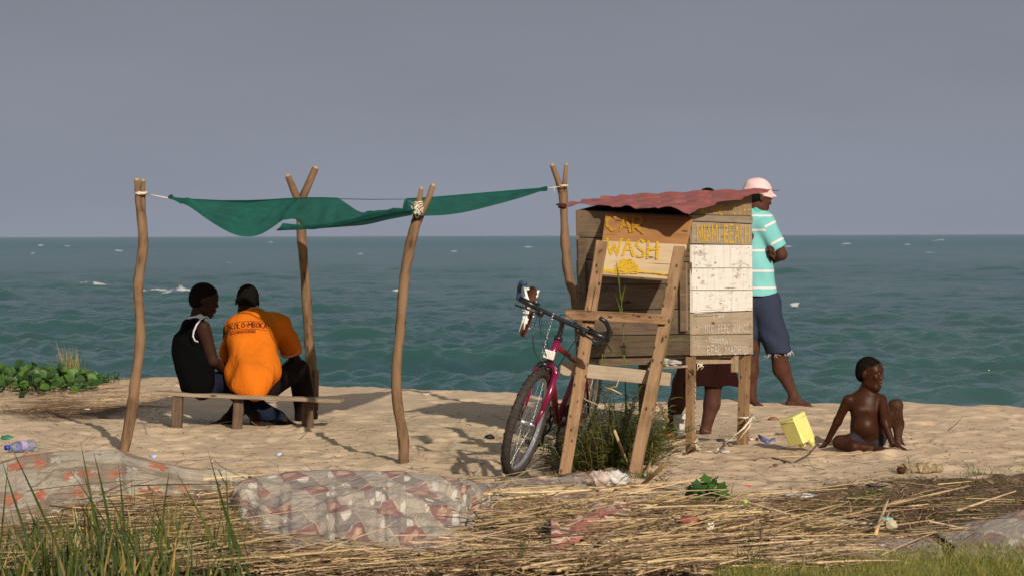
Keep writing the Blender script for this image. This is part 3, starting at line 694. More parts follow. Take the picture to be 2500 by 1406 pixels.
# ------------------------------------------------------------------ the booth
DN, DL, DR = 16.6, 17.08, 17.32
Nt, Lt, Rt = P(1690, 527, DN), P(1405, 513, DL), P(1835, 486, DR)
Nb, Lb, Rb = P(1692, 866, DN), P(1413, 873, DL), P(1839, 864, DR)
nF = nrm(np.cross(Lb-Nb, Nt-Nb)); nF = nF if nF[1] < 0 else -nF
nS = nrm(np.cross(Rb-Nb, Nt-Nb)); nS = nS if nS[1] < 0 else -nS
PF = plane_proj(Nb, nF); PSd = plane_proj(Nb, nS)
Bb = Lb+Rb-Nb; Bt = Lt+Rt-Nt
M_front = wood('booth_front_wood', (.15, .105, .070), (.27, .20, .14), (.055, .035, .022))
M_raw = wood('booth_raw_wood', (.28, .215, .15), (.40, .32, .23), (.13, .09, .055), streak=.6)
M_white = wood('booth_white_board', (.30, .25, .20), (.40, .34, .28), (.2, .16, .12), paint=((.76, .72, .66), .725), streak=.4)
M_sign1 = wood('sign_upper_wood', (.30, .135, .05), (.42, .22, .09), (.16, .07, .03), streak=.7)
M_sign2 = wood('sign_lower_wood', (.50, .36, .21), (.60, .46, .29), (.28, .16, .08), streak=.4)
M_lad = wood('ladder_wood', (.19, .115, .062), (.33, .215, .125), (.08, .042, .022))
M_ypaint = NT('yellow_paint', .7, .2); _n = M_ypaint.noise(M_ypaint.co('Object'), 60, 4, .7); M_ypaint = M_ypaint.base(M_ypaint.mix(M_ypaint.rng(_n, .35, .7), (.68, .44, .02), (.54, .31, .03)))
M_yold = NT('faded_yellow_paint', .7, .2); _n = M_yold.noise(M_yold.co('Object'), 60, 4, .7); M_yold = M_yold.base(M_yold.mix(M_yold.rng(_n, .3, .7), (.54, .30, .02), (.36, .17, .02)))
def worn(m, thr):
    t = m.node_tree; k = t.nodes; n = k.new('ShaderNodeTexNoise'); n.inputs['Scale'].default_value = 75; n.inputs['Detail'].default_value = 5; n.inputs['Roughness'].default_value = .75
    c = k.new('ShaderNodeTexCoord'); mp = k.new('ShaderNodeMapping'); mp.inputs['Scale'].default_value = (.5, .5, 1.3); t.links.new(c.outputs['Object'], mp.inputs[0]); t.links.new(mp.outputs[0], n.inputs['Vector'])
    r_ = k.new('ShaderNodeMapRange'); r_.inputs[1].default_value = thr; r_.inputs[2].default_value = thr+.10; r_.inputs[3].default_value = 1; r_.inputs[4].default_value = .12
    t.links.new(n.outputs[0], r_.inputs[0]); t.links.new(r_.outputs[0], k['Principled BSDF'].inputs['Alpha'])
worn(M_ypaint, .50); worn(M_yold, .52)
M_chalk = plain('white_chalk', (.72, .68, .62), .9, .05, .1, 80)
M_inside = plain('booth_dark_inside', (.05, .035, .022), .9, .1)
booth = thing('vendor_booth', 'small wooden booth on legs with a red tin roof and hand painted boards', 'booth', (Nb+Bb)/2*[1, 1, 0]+[0, 0, float(gz(*((Nb+Bb)/2)[:2]))])
def plank_on(mb, proj, n, quad, th, out=0.0, col=(1, 1, 1)):
    """quad: photo px TL,TR,BR,BL -> plank of thickness th whose face stands at out from the wall plane"""
    f = [proj(x, y, out) for x, y in quad]; b = [p-n*th for p in f]
    mb.hexa([b[3], b[2], f[2], f[3], b[0], b[1], f[1], f[0]], col)
fl = [(513, 527), (580, 585), (634, 640), (694, 694), (757, 754), (820, 815), (873, 866)]
mb = MB()
for (a0, a1), (b0, b1) in zip(fl, fl[1:]):
    g = rnd.uniform(.58, .88); plank_on(mb, PF, nF, [(1405, a0+1.2), (1689, a1+1.2), (1690, b1-.6), (1407+(b0-513)*.012, b0-.6)], .02, rnd.uniform(-.003, .003), (g, g*rnd.uniform(.95, 1), g*rnd.uniform(.9, 1)))
plank_on(mb, PF, nF, [(1415, 876), (1600, 873), (1600, 889), (1420, 896)], .02, -.01, (.9, .85, .8))
build('front_wall', mb, M_front, booth, smooth=False, mods=BEV(.002))
mb = MB(); plank_on(mb, PF, nF, [(1411, 583), (1427, 583), (1430, 760), (1414, 760)], .018, .021, (.62, .62, .62)); build('batten', mb, M_front, booth, smooth=False)
mb = MB(); plank_on(mb, PF, nF, [(1659, 642), (1674, 642), (1676, 808), (1661, 808)], .02, .024, (.95, .92, .88)); build('batten', mb, M_front, booth, smooth=False)
sl = [(496, 478, 524, 528, 'board', M_front, 1.15), (525, 529, 540, 546, 'board', M_raw, .8), (542, 548, 595, 598, 'board', M_raw, .95), (598, 599, 654.5, 654, 'painted_board', M_white, 1), (656, 655, 708, 708, 'painted_board', M_white, 1),
      (709.5, 709.5, 763, 758, 'painted_board', M_white, 1), (765, 760, 816.5, 814.5, 'board', M_raw, 1.05), (818, 816, 868, 864, 'board', M_raw, 1)]
for i, (a0, a1, b0, b1, nm, mm, g) in enumerate(sl):
    mb = MB(); xl, xr = (1691, 1835.5+i*.4); 
    if i == 1: xl, xr = 1689, 1838
    plank_on(mb, PSd, nS, [(xl, a0), (xr, a1), (xr, b1), (xl, b0)], .02, (.012 if i == 1 else rnd.uniform(0, .003)), (g, g, g)); build(nm, mb, mm, booth, smooth=False, mods=BEV(.0015))
mb = MB()                                               # back walls, floor, corner posts
for a, b, a2, b2 in ((Lb, Bb, Lt, Bt), (Rb, Bb, Rt, Bt)):
    for i in range(6):
        p0, p1 = a+(a2-a)*(i/6), b+(b2-b)*(i/6); q0, q1 = a+(a2-a)*((i+.97)/6), b+(b2-b)*((i+.97)/6); n = nrm(np.cross(b-a, a2-a)); c = (Nb+Bb)/2; n = n if np.dot(n, a-c) > 0 else -n
        mb.hexa([p0-n*.02, p1-n*.02, p1, p0, q0-n*.02, q1-n*.02, q1, q0])
build('back_wall', mb, M_front, booth, smooth=False)
mb = MB(); e = np.array([0, 0, .02]); mb.hexa([Nb-nF*.03-nS*.03-e, Rb-nF*.03-e+nS*-.03, Bb-e, Lb-nS*.03-e-nF*.03, Nb-nF*.03-nS*.03, Rb-nF*.03-nS*.03, Bb, Lb-nS*.03-nF*.03]); build('floor_panel', mb, M_front, booth, smooth=False)
mb = MB()
plank_on(mb, PSd, nS, [(1702, 877), (1803, 878), (1803, 886), (1702, 888)], .03, -.03, (1, .95, .85)); build('floor_beam', mb, M_raw, booth, smooth=False)
mb = MB(); plank_on(mb, PSd, nS, [(1794, 866), (1803, 866), (1803, 908), (1795, 908)], .03, -.015, (.9, .8, .65)); build('stub_leg', mb, M_raw, booth, smooth=False)
tF = nrm(Lb-Nb)*1.0; tS = nrm(Rb-Nb)
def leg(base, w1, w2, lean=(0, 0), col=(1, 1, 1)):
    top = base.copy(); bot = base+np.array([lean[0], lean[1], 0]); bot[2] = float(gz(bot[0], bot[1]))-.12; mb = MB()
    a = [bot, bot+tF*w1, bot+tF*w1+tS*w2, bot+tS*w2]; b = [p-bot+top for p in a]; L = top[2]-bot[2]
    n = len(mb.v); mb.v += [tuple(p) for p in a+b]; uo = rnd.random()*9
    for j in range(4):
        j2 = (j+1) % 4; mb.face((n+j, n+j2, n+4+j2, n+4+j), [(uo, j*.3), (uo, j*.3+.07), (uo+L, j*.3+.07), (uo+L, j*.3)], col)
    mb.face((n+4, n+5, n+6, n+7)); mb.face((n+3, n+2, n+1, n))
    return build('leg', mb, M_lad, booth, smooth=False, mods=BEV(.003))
e = np.array([0, 0, .01])
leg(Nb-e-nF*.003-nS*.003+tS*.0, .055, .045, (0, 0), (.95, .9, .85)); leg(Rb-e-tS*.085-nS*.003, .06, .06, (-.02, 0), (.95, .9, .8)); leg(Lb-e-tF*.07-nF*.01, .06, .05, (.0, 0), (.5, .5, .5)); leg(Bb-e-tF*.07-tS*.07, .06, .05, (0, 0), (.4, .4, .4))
# sign flap hinged at the top, propped forward on the ladder
OUT = .40
sTL, sTR, sBL, sBR = PF(1479, 520, .035), PF(1689, 531, .035), PF(1458, 668, OUT), PF(1655, 683, OUT-.02)
def sgn(u, v): return (sTL*(1-u)+sTR*u)*(1-v)+(sBL*(1-u)+sBR*u)*v
nSg = nrm(np.cross(sTR-sTL, sBL-sTL)); nSg = nSg if nSg[1] < 0 else -nSg
for (u0, v0, u1, v1, v2, v3, mm) in ((0, 0, 1, 0, .452, .432, M_sign1), (0, .455, 1, .435, 1, 1, M_sign2)):
    f = [sgn(0, v0), sgn(1, v1), sgn(1, v3), sgn(0, v2)]; b = [p-nSg*.022 for p in f]; mb = MB(); mb.hexa([b[3], b[2], f[2], f[3], b[0], b[1], f[1], f[0]]); build('sign_board', mb, mm, booth, smooth=False, mods=BEV(.002))
PSg = plane_proj(sgn(.5, .5), nSg); pg = lambda x, y: (PSg(x, y), nSg)
mb = MB(); ribbon(mb, text_px('CAR', 1482, 566, 1574, 573, 38, .3), pg, .017, off=.012); build('lettering', mb, M_yold, booth, smooth=False)
mb = MB(); ribbon(mb, text_px('WASH', 1483, 625, 1607, 633, 42, .18), pg, .018, off=.006)
build('lettering', mb, M_ypaint, booth, smooth=False); mb = MB()
for i in range(16):                                   # a painted car under the word
    y = 634+i*1.9; hw = 14+i*1.3 if i < 8 else 29; ribbon(mb, [[(1532-hw+rnd.uniform(-2, 2), y), (1532+hw+rnd.uniform(-3, 3), y+1.5)]], pg, .0068, off=.006)
build('painted_car', mb, M_ypaint, booth, smooth=False); mb = MB()
ribbon(mb, [[(1463, 660), (1520, 663), (1580, 666), (1640, 671)], [(1463, 663), (1520, 666), (1560, 668)], [(1464, 665), (1530, 669)]], pg, .014, off=.006)
build('painted_band', mb, M_ypaint, booth, smooth=False)
ps_ = lambda x, y: (PSd(x, y, .004), nS)
mb = MB(); 
for wd, x0, x1 in (('NO', 1709, 1724), ('MONEY', 1732, 1772), ('NO', 1780, 1795), ('LIFE', 1803, 1831)):
    mb = MB(); ribbon(mb, text_px(wd, x0, 523, x1, 524, 20, .3), ps_, .0064); build('lettering', mb, M_ypaint, booth, smooth=False)

mb = MB(); ribbon(mb, text_px('MIAMI', 1701, 591, 1757, 592, 42, .3), ps_, .0135); build('lettering', mb, M_ypaint, booth, smooth=False); mb = MB(); ribbon(mb, text_px('BEACH', 1768, 592, 1828, 593, 42, .3), ps_, .0130); build('lettering', mb, M_ypaint, booth, smooth=False)
mb = MB()
for (wd, x0, y0, x1, y1, h) in (('C', 1740, 777, 1744, 777, 12), ('3RAI', 1750, 777, 1767, 776, 11), ('ISCO', 1721, 812, 1740, 811, 19), ('PEPE', 1753, 812, 1779, 811, 20), ('RAMOS', 1790, 812, 1826, 810, 20), ("TOUSGSTUN", 1730, 835, 1775, 840, 11), ('REAL', 1726, 866, 1760, 865, 23), ('MADRID', 1770, 865, 1824, 864, 20)):
    mb = MB(); ribbon(mb, text_px(wd, x0, y0, x1, y1, h, .35, jit=.06), ps_, .0038, wv=.35); build('lettering', mb, M_chalk, booth, smooth=False)
mb = MB(); ribbon(mb, [[(1780, 822), (1784, 842)], [(1703, 841), (1705, 852)], [(1693, 763), (1722, 765)], [(1703, 780), (1704, 786)]], ps_, .003)
build('chalk_mark', mb, M_chalk, booth, smooth=False)
mb = MB(); pl_ = lambda x, y: (PSd(x, y, .0), nS)
for i in range(10):
    y = 935+i*12.5; x = 1694.5; ribbon(mb, [[(x, y), (x+3+rnd.uniform(-1, 1), y+rnd.uniform(-1, 3)), (x+rnd.uniform(0, 3), y+8)], [(x+1, y+4), (x+3.4, y+6)]], pl_, .0025)
build('lettering', mb, M_chalk, booth, smooth=False)
M_nail = plain('rusty_nail', (.05, .03, .02), .6, .4)
for x, y in [(1697, 550), (1699, 588), (1831, 560), (1700, 604), (1700, 648), (1828, 605), (1827, 649), (1701, 662), (1701, 702), (1829, 700), (1702, 715), (1828, 752), (1700, 770), (1701, 797), (1832, 796), (1832, 845), (1699, 823), (1741, 658), (1788, 535), (1760, 534)]:
    mb = MB(); mb.ball(PSd(x, y, .004), .0032, n=6); build('nail', mb, M_nail, booth)
for x, y in [(1420, 530), (1420, 600), (1420, 650), (1440, 705), (1440, 770), (1600, 700), (1640, 760), (1645, 830), (1590, 845), (1430, 850), (1683, 560), (1683, 610), (1683, 680), (1683, 740), (1683, 800), (1683, 840), (1678, 700)]:
    mb = MB(); mb.ball(PF(x, y, .004), .0032, n=6); build('nail', mb, M_nail, booth)
# tin roof
k = NT('red_tin', .6, .25); co = k.co('Object'); n_ = k.noise(co, 9, 5, .7); n2_ = k.noise(co, 45, 4, .7)
col = k.mix(k.rng(n_, .35, .65), (.22, .066, .058), (.32, .108, .094)); col = k.mix(k.rng(n2_, .62, .74, 0, .6), col, (.22, .05, .04)); col = k.mix(k.rng(n_, .70, .74, 0, .85), col, (.62, .55, .5))
k.bump(n2_, .15, .003); M_tin = k.base(col)
rL, rN, rR, rB = P(1368, 503, 17.2), P(1676, 516, 16.22), P(1890, 468, 17.35), P(1520, 485, 18.15)
rR2 = rR
nu, nv = 71, 40; pts = []
for j in range(nv):
    v = j/(nv-1)
    for i in range(nu):
        u = i/(nu-1); p = (rL*(1-u)+rN*u)*(1-v)+(rB*(1-u)+rR2*u)*v
        ph = u*5.6+.1; w_ = abs((ph % 1)-.5)*2; tile = .015*(w_**.6); st_ = .018*(1-((v*3.2) % 1))
        p[2] += tile+st_+.005*vn(u*9, v*9, 90)
        e = max(0, 1-v*9); p[2] -= e*(.010+.012*vn(u*14, 1, 91)); p[1] -= .02*e*vn(u*18, 2, 92)
        e2 = max(0, (u-.93)/.07); p[2] -= e2*(.012+.010*vn(v*12, 5, 93))*(1-.5*v)
        ec = max(0, 1-math.hypot((1-u)*9, v*7)); p[2] -= .03*ec; p[0] += .02*ec
        el = max(0, 1-math.hypot(u*8, v*6)); p[2] -= .022*el
        pts.append(p)
mb = MB(); mb.grid(pts, nu, nv); build('tin_roof', mb, M_tin, booth, smooth=False, mods=[('SOLIDIFY', dict(thickness=.003, offset=0))])
mb = MB(); mb.bar(P(1446, 492, 17.9), P(1475, 491, 17.9), .03, .02, (0, 1, 0)); build('roof_batten', mb, M_front, booth, smooth=False); mb = MB(); mb.bar(P(1486, 485, 18.1), P(1505, 484, 18.1), .03, .02, (0, 1, 0)); build('roof_batten', mb, M_front, booth, smooth=False); mb = MB(); mb.bar((Lt*.97+Nt*.03)-nF*.03-[0, 0, .015], (Lt*.02+Nt*.98)-nF*.03-[0, 0, .015], .03, .04, (0, 0, 1)); build('roof_batten', mb, M_front, booth, smooth=False); mb = MB(); mb.bar((Nt*.97+Rt*.03)-nS*.03-[0, 0, .02], (Nt*.02+Rt*.98)-nS*.03-[0, 0, .02], .03, .04, (0, 0, 1))
build('roof_batten', mb, M_front, booth, smooth=False)
mb = MB(); mb.tube([P(1885, 466, 17.35), P(1893, 466, 17.35), P(1900, 466, 17.35), P(1901, 463, 17.35)], .0025, 5); build('wire_end', mb, M_cord, booth)
mb = MB(); mb.ball(P(1374, 504, 17.1), (.03, .03, .016), noise=.25); mb.ball(P(1366, 500, 17.1), (.022, .02, .008), noise=.2); build('torn_edge', mb, plain('dark_rust', (.05, .015, .012), .8, .2), booth)
# shelf board under the booth with a white sack
mb = MB(); mb.bar(PF(1598, 899, -.02), PF(1682, 893, -.02), .16, .014, -nF, seg=3); build('shelf', mb, M_raw, booth, smooth=False)
M_plastic = NT('thin_plastic', .35, .4); _n = M_plastic.noise(M_plastic.co(), 30, 4, .7); M_plastic.bump(_n, .7, .02); M_plastic = M_plastic.base(M_plastic.mix(M_plastic.rng(_n, .3, .7), (.44, .42, .39), (.60, .58, .55)))
def crumple(name, label, cat, c, r, mat, amp=.35, seed=0, group=None, parent=None, n=26, flat=None):
    mb = MB(); m = n; k0 = 0; V = []
    for j in range(m//2+1):
        for i in range(m):
            th = 2*math.pi*i/m; ph = math.pi*j/(m//2); d = np.array([math.sin(ph)*math.cos(th), math.sin(ph)*math.sin(th), math.cos(ph)])
            f = 1+amp*(vn(d[0]*3+d[2]*2, d[1]*3+9, seed)+.6*vn(d[0]*7+d[2]*5, d[1]*7-d[2]*4, seed+1)); V.append(np.array(c)+d*np.array(r)*f)
    mb.v = [tuple(p) for p in V]
    for j in range(m//2):
        for i in range(m): mb.face((j*m+i, (j+1)*m+i, (j+1)*m+(i+1) % m, j*m+(i+1) % m))
    o = build(name, mb, mat, parent); 
    if label: tag(o, label, cat, group)
    return o
crumple('sack', 'crumpled whitish sack stuffed on the shelf under the booth', 'sack', PF(1640, 884, -.05), (.115, .06, .022), plain('grey_sack', (.40, .37, .33), .8, .1, .25, 25, .5), .5, 4)

# ------------------------------------------------------------------ ladder
lt = thing('wooden_ladder', 'rough wooden ladder frame leaning on the booth with two uneven rungs', 'ladder', G(1455, 1160))
a = P(1469, 592, 15.85); b = P(1377, 1162, 14.85); mb = MB(); mb.bar(a, b, .070, .038, (1, .12, 0), seg=8, wob=.0025, col=(.95, .9, .85)); build('rail', mb, M_lad, lt, smooth=False, mods=BEV(.004))
a2 = P(1660, 606, 15.80); b2 = P(1549, 1160, 14.85); mb = MB(); mb.bar(a2, b2, .066, .045, (1, -.25, 0), seg=8, wob=.0025, col=(1, .97, .92)); build('rail', mb, M_lad, lt, smooth=False, mods=BEV(.004))
def raild(y, A, B): f = (y-A)/(1162-A); return B[0]+(B[1]-B[0])*f
mb = MB(); mb.bar(P(1380, 767, 15.45), P(1627, 779, 15.42), .060, .032, (0, 0, 1), seg=5, wob=.0015, col=(.95, .9, .85)); build('rung', mb, M_lad, lt, smooth=False, mods=BEV(.003))
mb = MB(); mb.bar(P(1368, 898, 15.36), P(1637, 926, 15.34), .078, .026, (0, 0, 1), seg=5, wob=.0015, col=(1.05, 1.05, 1.05)); build('rung', mb, M_raw, lt, smooth=False, mods=BEV(.003))

# ------------------------------------------------------------------ bicycle
M_rubber = plain('tyre_rubber', (.045, .036, .030), .9, .15, .35, 60, .4)
M_steel = plain('bright_steel', (.55, .55, .56), .3, .5, .2, 40, 0, .85)
M_blackm = plain('black_metal', (.012, .012, .013), .35, .5, .1, 40)
M_pink = plain('magenta_paint', (.15, .004, .036), .25, .6, .15, 12)
M_red = plain('dark_red_paint', (.17, .006, .022), .28, .55, .15, 12)
M_blue = plain('blue_rubber', (.03, .06, .12), .5, .3)
M_white = plain('white_plastic', (.72, .70, .66), .45, .3, .1, 60)
M_brown = plain('brown_sole', (.085, .032, .018), .75, .2, .2, 60)
bk0 = G(1250, 1164); LEAN = R(16.0); HD = R(18)
fz = np.array([-math.sin(HD), -math.cos(HD), 0]); s0 = np.array([math.cos(HD), -math.sin(HD), 0])
up = math.cos(LEAN)*np.array([0, 0, 1.0])+math.sin(LEAN)*s0; sd = math.cos(LEAN)*s0-math.sin(LEAN)*np.array([0, 0, 1.0])
def K(x, s_, z):
    if z > .86 and abs(s_) > .01: z = z-.13*s_
    return bk0+fz*x+sd*s_+up*z
bike = thing('bicycle', 'magenta mountain bicycle leaning behind the ladder with shoes on its handlebar', 'bicycle', bk0)
WR = .318
def wheel(x):
    c = K(x, 0, WR); mb = MB(); n = 96
    for i in range(n):                       # tyre with knobs
        a0, a1 = 2*math.pi*i/n, 2*math.pi*(i+1)/n; prof = []
        kn = .007 if i % 2 else 0.0
        for a in (a0, a1-.012):
            d = math.cos(a)*fz+math.sin(a)*up; ring = []
            for j in range(12):
                b = 2*math.pi*j/12; rr = .0255; o = math.cos(b); bump_ = kn if (j in (0, 1, 11, 10, 2) and (j+i//2) % 2 == 0) else 0
                ring.append(c+d*(WR-.026+(rr+bump_)*o)+sd*((rr+bump_*.5)*math.sin(b)))
            prof.append(ring)
        k0 = len(mb.v); mb.v += [tuple(p) for r_ in prof for p in r_]
        for j in range(12): mb.face((k0+j, k0+(j+1) % 12, k0+12+(j+1) % 12, k0+12+j))
    mb2 = MB(); mb2.tube([c+(math.cos(a)*fz+math.sin(a)*up)*(WR-.0262) for a in np.linspace(0, 2*math.pi, 97)[:-1]], .0249, 12, closed=True, sqdir=sd)
    k0 = len(mb.v); mb.v += mb2.v; mb.f += [tuple(i+k0 for i in f) for f in mb2.f]; mb.uv += mb2.uv; mb.c += mb2.c; mb.mi += mb2.mi
    wh = build('wheel', MB_spokes(c), M_steel, bike)
    build('tyre', mb, M_rubber, wh)
    mr = MB(); q = 72
    for i in range(q):
        a0, a1 = 2*math.pi*i/q, 2*math.pi*(i+1)/q
        pr = [(WR-.058, -.010), (WR-.058, .010), (WR-.044, .013), (WR-.044, -.013)]; R_ = [[c+(math.cos(a)*fz+math.sin(a)*up)*r_+sd*s_ for r_, s_ in pr] for a in (a0, a1)]
        for j in range(4): mr.quad([R_[0][j], R_[0][(j+1) % 4], R_[1][(j+1) % 4], R_[1][j]])
    build('rim', mr, M_steel, wh)
    mh = MB(); mh.tube([c-sd*.05, c+sd*.05], .0065, 8); mh.tube([c-sd*.03, c-sd*.024, c+sd*.024, c+sd*.03], [.021, .014, .014, .021], 12); build('hub', mh, M_steel, wh)
def MB_spokes(c):
    mb = MB()
    for i in range(28):
        a = 2*math.pi*i/28; s_ = .026 if i % 2 else -.026; a2 = a+(.5 if i % 4 < 2 else -.5)
        mb.tube([c+(math.cos(a2)*fz+math.sin(a2)*up)*.019+sd*s_, c+(math.cos(a)*fz+math.sin(a)*up)*(WR-.058)], .0011, 4, cap=False)
    return mb
wheel(0); wheel(-1.03)
ST = (-.125, .70); HT0, HT1 = (-.118, .655), (-.168, .80); BB = (-.60, .285); STT = (-.77, .66); RA = (-1.03, WR)
def kt(name, pts, r, m, parent=None, n=12, **kw):
    mb = MB(); mb.tube([K(*p) for p in pts], r, n, **kw); return build(name, mb, m, parent or bike)
fk = kt('fork', [(HT0[0], 0, HT0[1]-.02), (HT0[0]+.004, 0, HT0[1]-.035)], .022, M_blackm)
for s_ in (-1, 1):
    kt('fork_blade', [(-.118, .0, .648), (-.114, s_*.035, .650), (-.108, s_*.058, .622), (-.085, s_*.058, .50), (-.045, s_*.055, .40), (0, s_*.05, WR)], [.016, .017, .017, .0165, .014, .009], M_blackm if s_ < 0 else M_pink, fk)
    mb = MB(); mb.tube([K(-.108, s_*.058, .622), K(-.085, s_*.058, .50), K(-.045, s_*.055, .40)], [.0185, .0175, .0155], 12); build('fork_sleeve', mb, M_pink, fk)
mb = MB(); pts = [K(-.114+.01*0, math.sin(a)*.058, .628+.036*math.cos(a)) for a in np.linspace(-math.pi/2, math.pi/2, 9)]; mb.tube(pts, .013, 8); build('fork_crown', mb, M_blackm, fk)
fr = kt('frame', [(*[HT0[0]], 0, HT0[1]), (HT1[0], 0, HT1[1])], .0215, M_pink)
for n_, a, b, r_ in (('down_tube', (-.128, 0, .68), (BB[0], 0, BB[1]), .020), ('top_tube', (-.16, 0, .765), (STT[0], 0, STT[1]-.04), .016), ('seat_tube', (BB[0], 0, BB[1]), (STT[0], 0, STT[1]), .016)): kt(n_, [a, b], r_, M_red, fr)
for s_ in (-1, 1):
    kt('chain_stay', [(BB[0], s_*.02, BB[1]), (-.75, s_*.05, .295), (RA[0], s_*.06, RA[1])], .009, M_red, fr, 8); kt('seat_stay', [(STT[0], s_*.015, STT[1]-.03), (-.82, s_*.045, .56), (RA[0], s_*.06, RA[1])], .008, M_red, fr, 8)
kt('seat_post', [(STT[0], 0, STT[1]), (STT[0]-.03, 0, .74)], .013, M_steel)
mb = MB()
for x, hw, z in ((-.66, .02, .755), (-.72, .03, .76), (-.80, .06, .762), (-.88, .075, .765)): mb.ball(K(x, 0, z), (.05, hw+.01, .022), np.stack([fz, sd, up], 1))
build('saddle', mb, M_blackm, bike)
# crank and chainring
cr_ = MB(); cx = K(BB[0], -.045, BB[1])
for i in range(64):
    a0, a1 = 2*math.pi*i/64, 2*math.pi*(i+1)/64; ro = .094+(.005 if i % 2 else 0)
    q = [cx+(math.cos(a)*fz+math.sin(a)*up)*r_+sd*o for a in (a0, a1) for r_, o in ((.070, -.002), (ro, -.002), (ro, .002), (.070, .002))]
    for j in range(4): cr_.quad([q[j], q[(j+1) % 4], q[4+(j+1) % 4], q[4+j]])
build('chainring', cr_, M_blackm, bike)
for i in range(5):
    a = i*1.2566; d = math.cos(a)*fz+math.sin(a)*up; mb = MB(); mb.bar(cx, cx+d*.076, .02, .005, np.cross(d, sd)); build('chainring_arm', mb, M_blackm, bike)
for s_, a in ((-.06, R(-100)), (.06, R(80))):
    d = math.cos(a)*fz+math.sin(a)*up; mb = MB(); c0 = K(BB[0], s_, BB[1]); mb.bar(c0, c0+d*.17, .024, .012, np.cross(d, sd)); build('crank', mb, M_blackm, bike)
    mb = MB(); c1 = c0+d*.17+sd*(.05*np.sign(s_)); mb.bar(c1-fz*.04, c1+fz*.04, .08, .022, sd); build('pedal', mb, M_blackm, bike)
kt('chain', [(BB[0]+.0, -.045, BB[1]+.092), (RA[0], -.045, RA[1]+.04), (RA[0]-.04, -.045, RA[1]), (RA[0], -.045, RA[1]-.04), (BB[0], -.045, BB[1]-.092)], .004, M_blackm, None, 5)
kt('stem', [(HT1[0], 0, HT1[1]), (-.178, 0, .835), (-.17, 0, .885), (-.135, 0, .915)], [.016, .015, .014, .016], M_blackm)
kt('headset', [(HT1[0]+.002, 0, HT1[1]-.006), (HT1[0]-.004, 0, HT1[1]+.016)], .026, M_blackm)
hb = kt('handlebar', [(-.150, -.27, .922), (-.145, -.15, .918), (-.135, 0, .915), (-.145, .15, .918), (-.150, .27, .922)], .0125, M_blackm)
for s_ in (-1, 1):
    kt('grip', [(-.149, s_*.165, .920), (-.150, s_*.275, .923)], [.019, .018], M_blackm, hb, rough=.05)
    kt('bar_end', [(-.152, s_*.283, .912), (-.150, s_*.283, .935), (-.12, s_*.285, .985), (-.075, s_*.268, 1.02), (-.05, s_*.235, 1.03)], [.0145, .014, .0135, .0135, .013], M_blue if s_ < 0 else M_blackm, hb)
    kt('brake_lever', [(-.135, s_*.13, .905), (-.10, s_*.15, .90), (-.085, s_*.20, .895), (-.09, s_*.275, .89)], [.012, .008, .006, .0055], M_blackm, hb, 8)
    kt('shifter', [(-.14, s_*.115, .90), (-.14, s_*.155, .90)], .021, M_blackm, hb)
    kt('shift_lever', [(-.15, s_*.15, .94), (-.13, s_*.19, .945)], .006, M_blackm, hb, 6)
mb = MB(); c = K(-.078, 0, .715); mb.bar(c-up*.024, c+up*.024, .062, .018, sd, col=(1, 1, 1)); 
for i in range(5): a = c+sd*(-.022+.011*i)+fz*.010; mb.bar(a-up*.02, a+up*.02, .004, .004, sd, col=(.75, .75, .72))
build('front_reflector', mb, M_white, bike, smooth=False, mods=BEV(.003))
for pts in ([(-.115, -.14, .90), (-.05, -.115, .80), (-.07, -.08, .70), (-.09, -.02, .66)], [(-.115, -.13, .90), (-.08, -.06, .82), (-.10, -.03, .76), (-.14, -.01, .70)], [(-.14, -.02, .93), (-.10, .02, .955), (-.12, .10, .94), (-.14, .14, .91)],
            [(-.12, .13, .89), (-.13, .10, .80), (-.16, .06, .70), (-.2, .03, .64)], [(-.115, -.135, .895), (-.04, -.05, .78), (-.07, -.01, .70)]):
    P_ = [np.array(K(*p)) for p in pts]; out = []
    for i in range(len(P_)-1):
        for q in np.linspace(0, 1, 6, endpoint=False):
            a, b, c, d = P_[max(i-1, 0)], P_[i], P_[i+1], P_[min(i+2, len(P_)-1)]; out.append(.5*((2*b)+(-a+c)*q+(2*a-5*b+4*c-d)*q*q+(-a+3*b-3*c+d)*q**3))
    out.append(P_[-1]); mb = MB(); mb.tube(out, .0028, 6); build('cable', mb, M_blackm, bike)
mb = MB(); 
for i in range(15):
    a = K(-.125, -.055+.0*i, .925-.017*i); mb.tube([a+sd*.004*math.cos(q)+up*.010*math.sin(q)+fz*(.003 if i % 2 else -.003) for q in np.linspace(0, 2*math.pi, 8)[:-1]], .0016, 4, closed=True)
build('key_chain', mb, M_steel, bike)
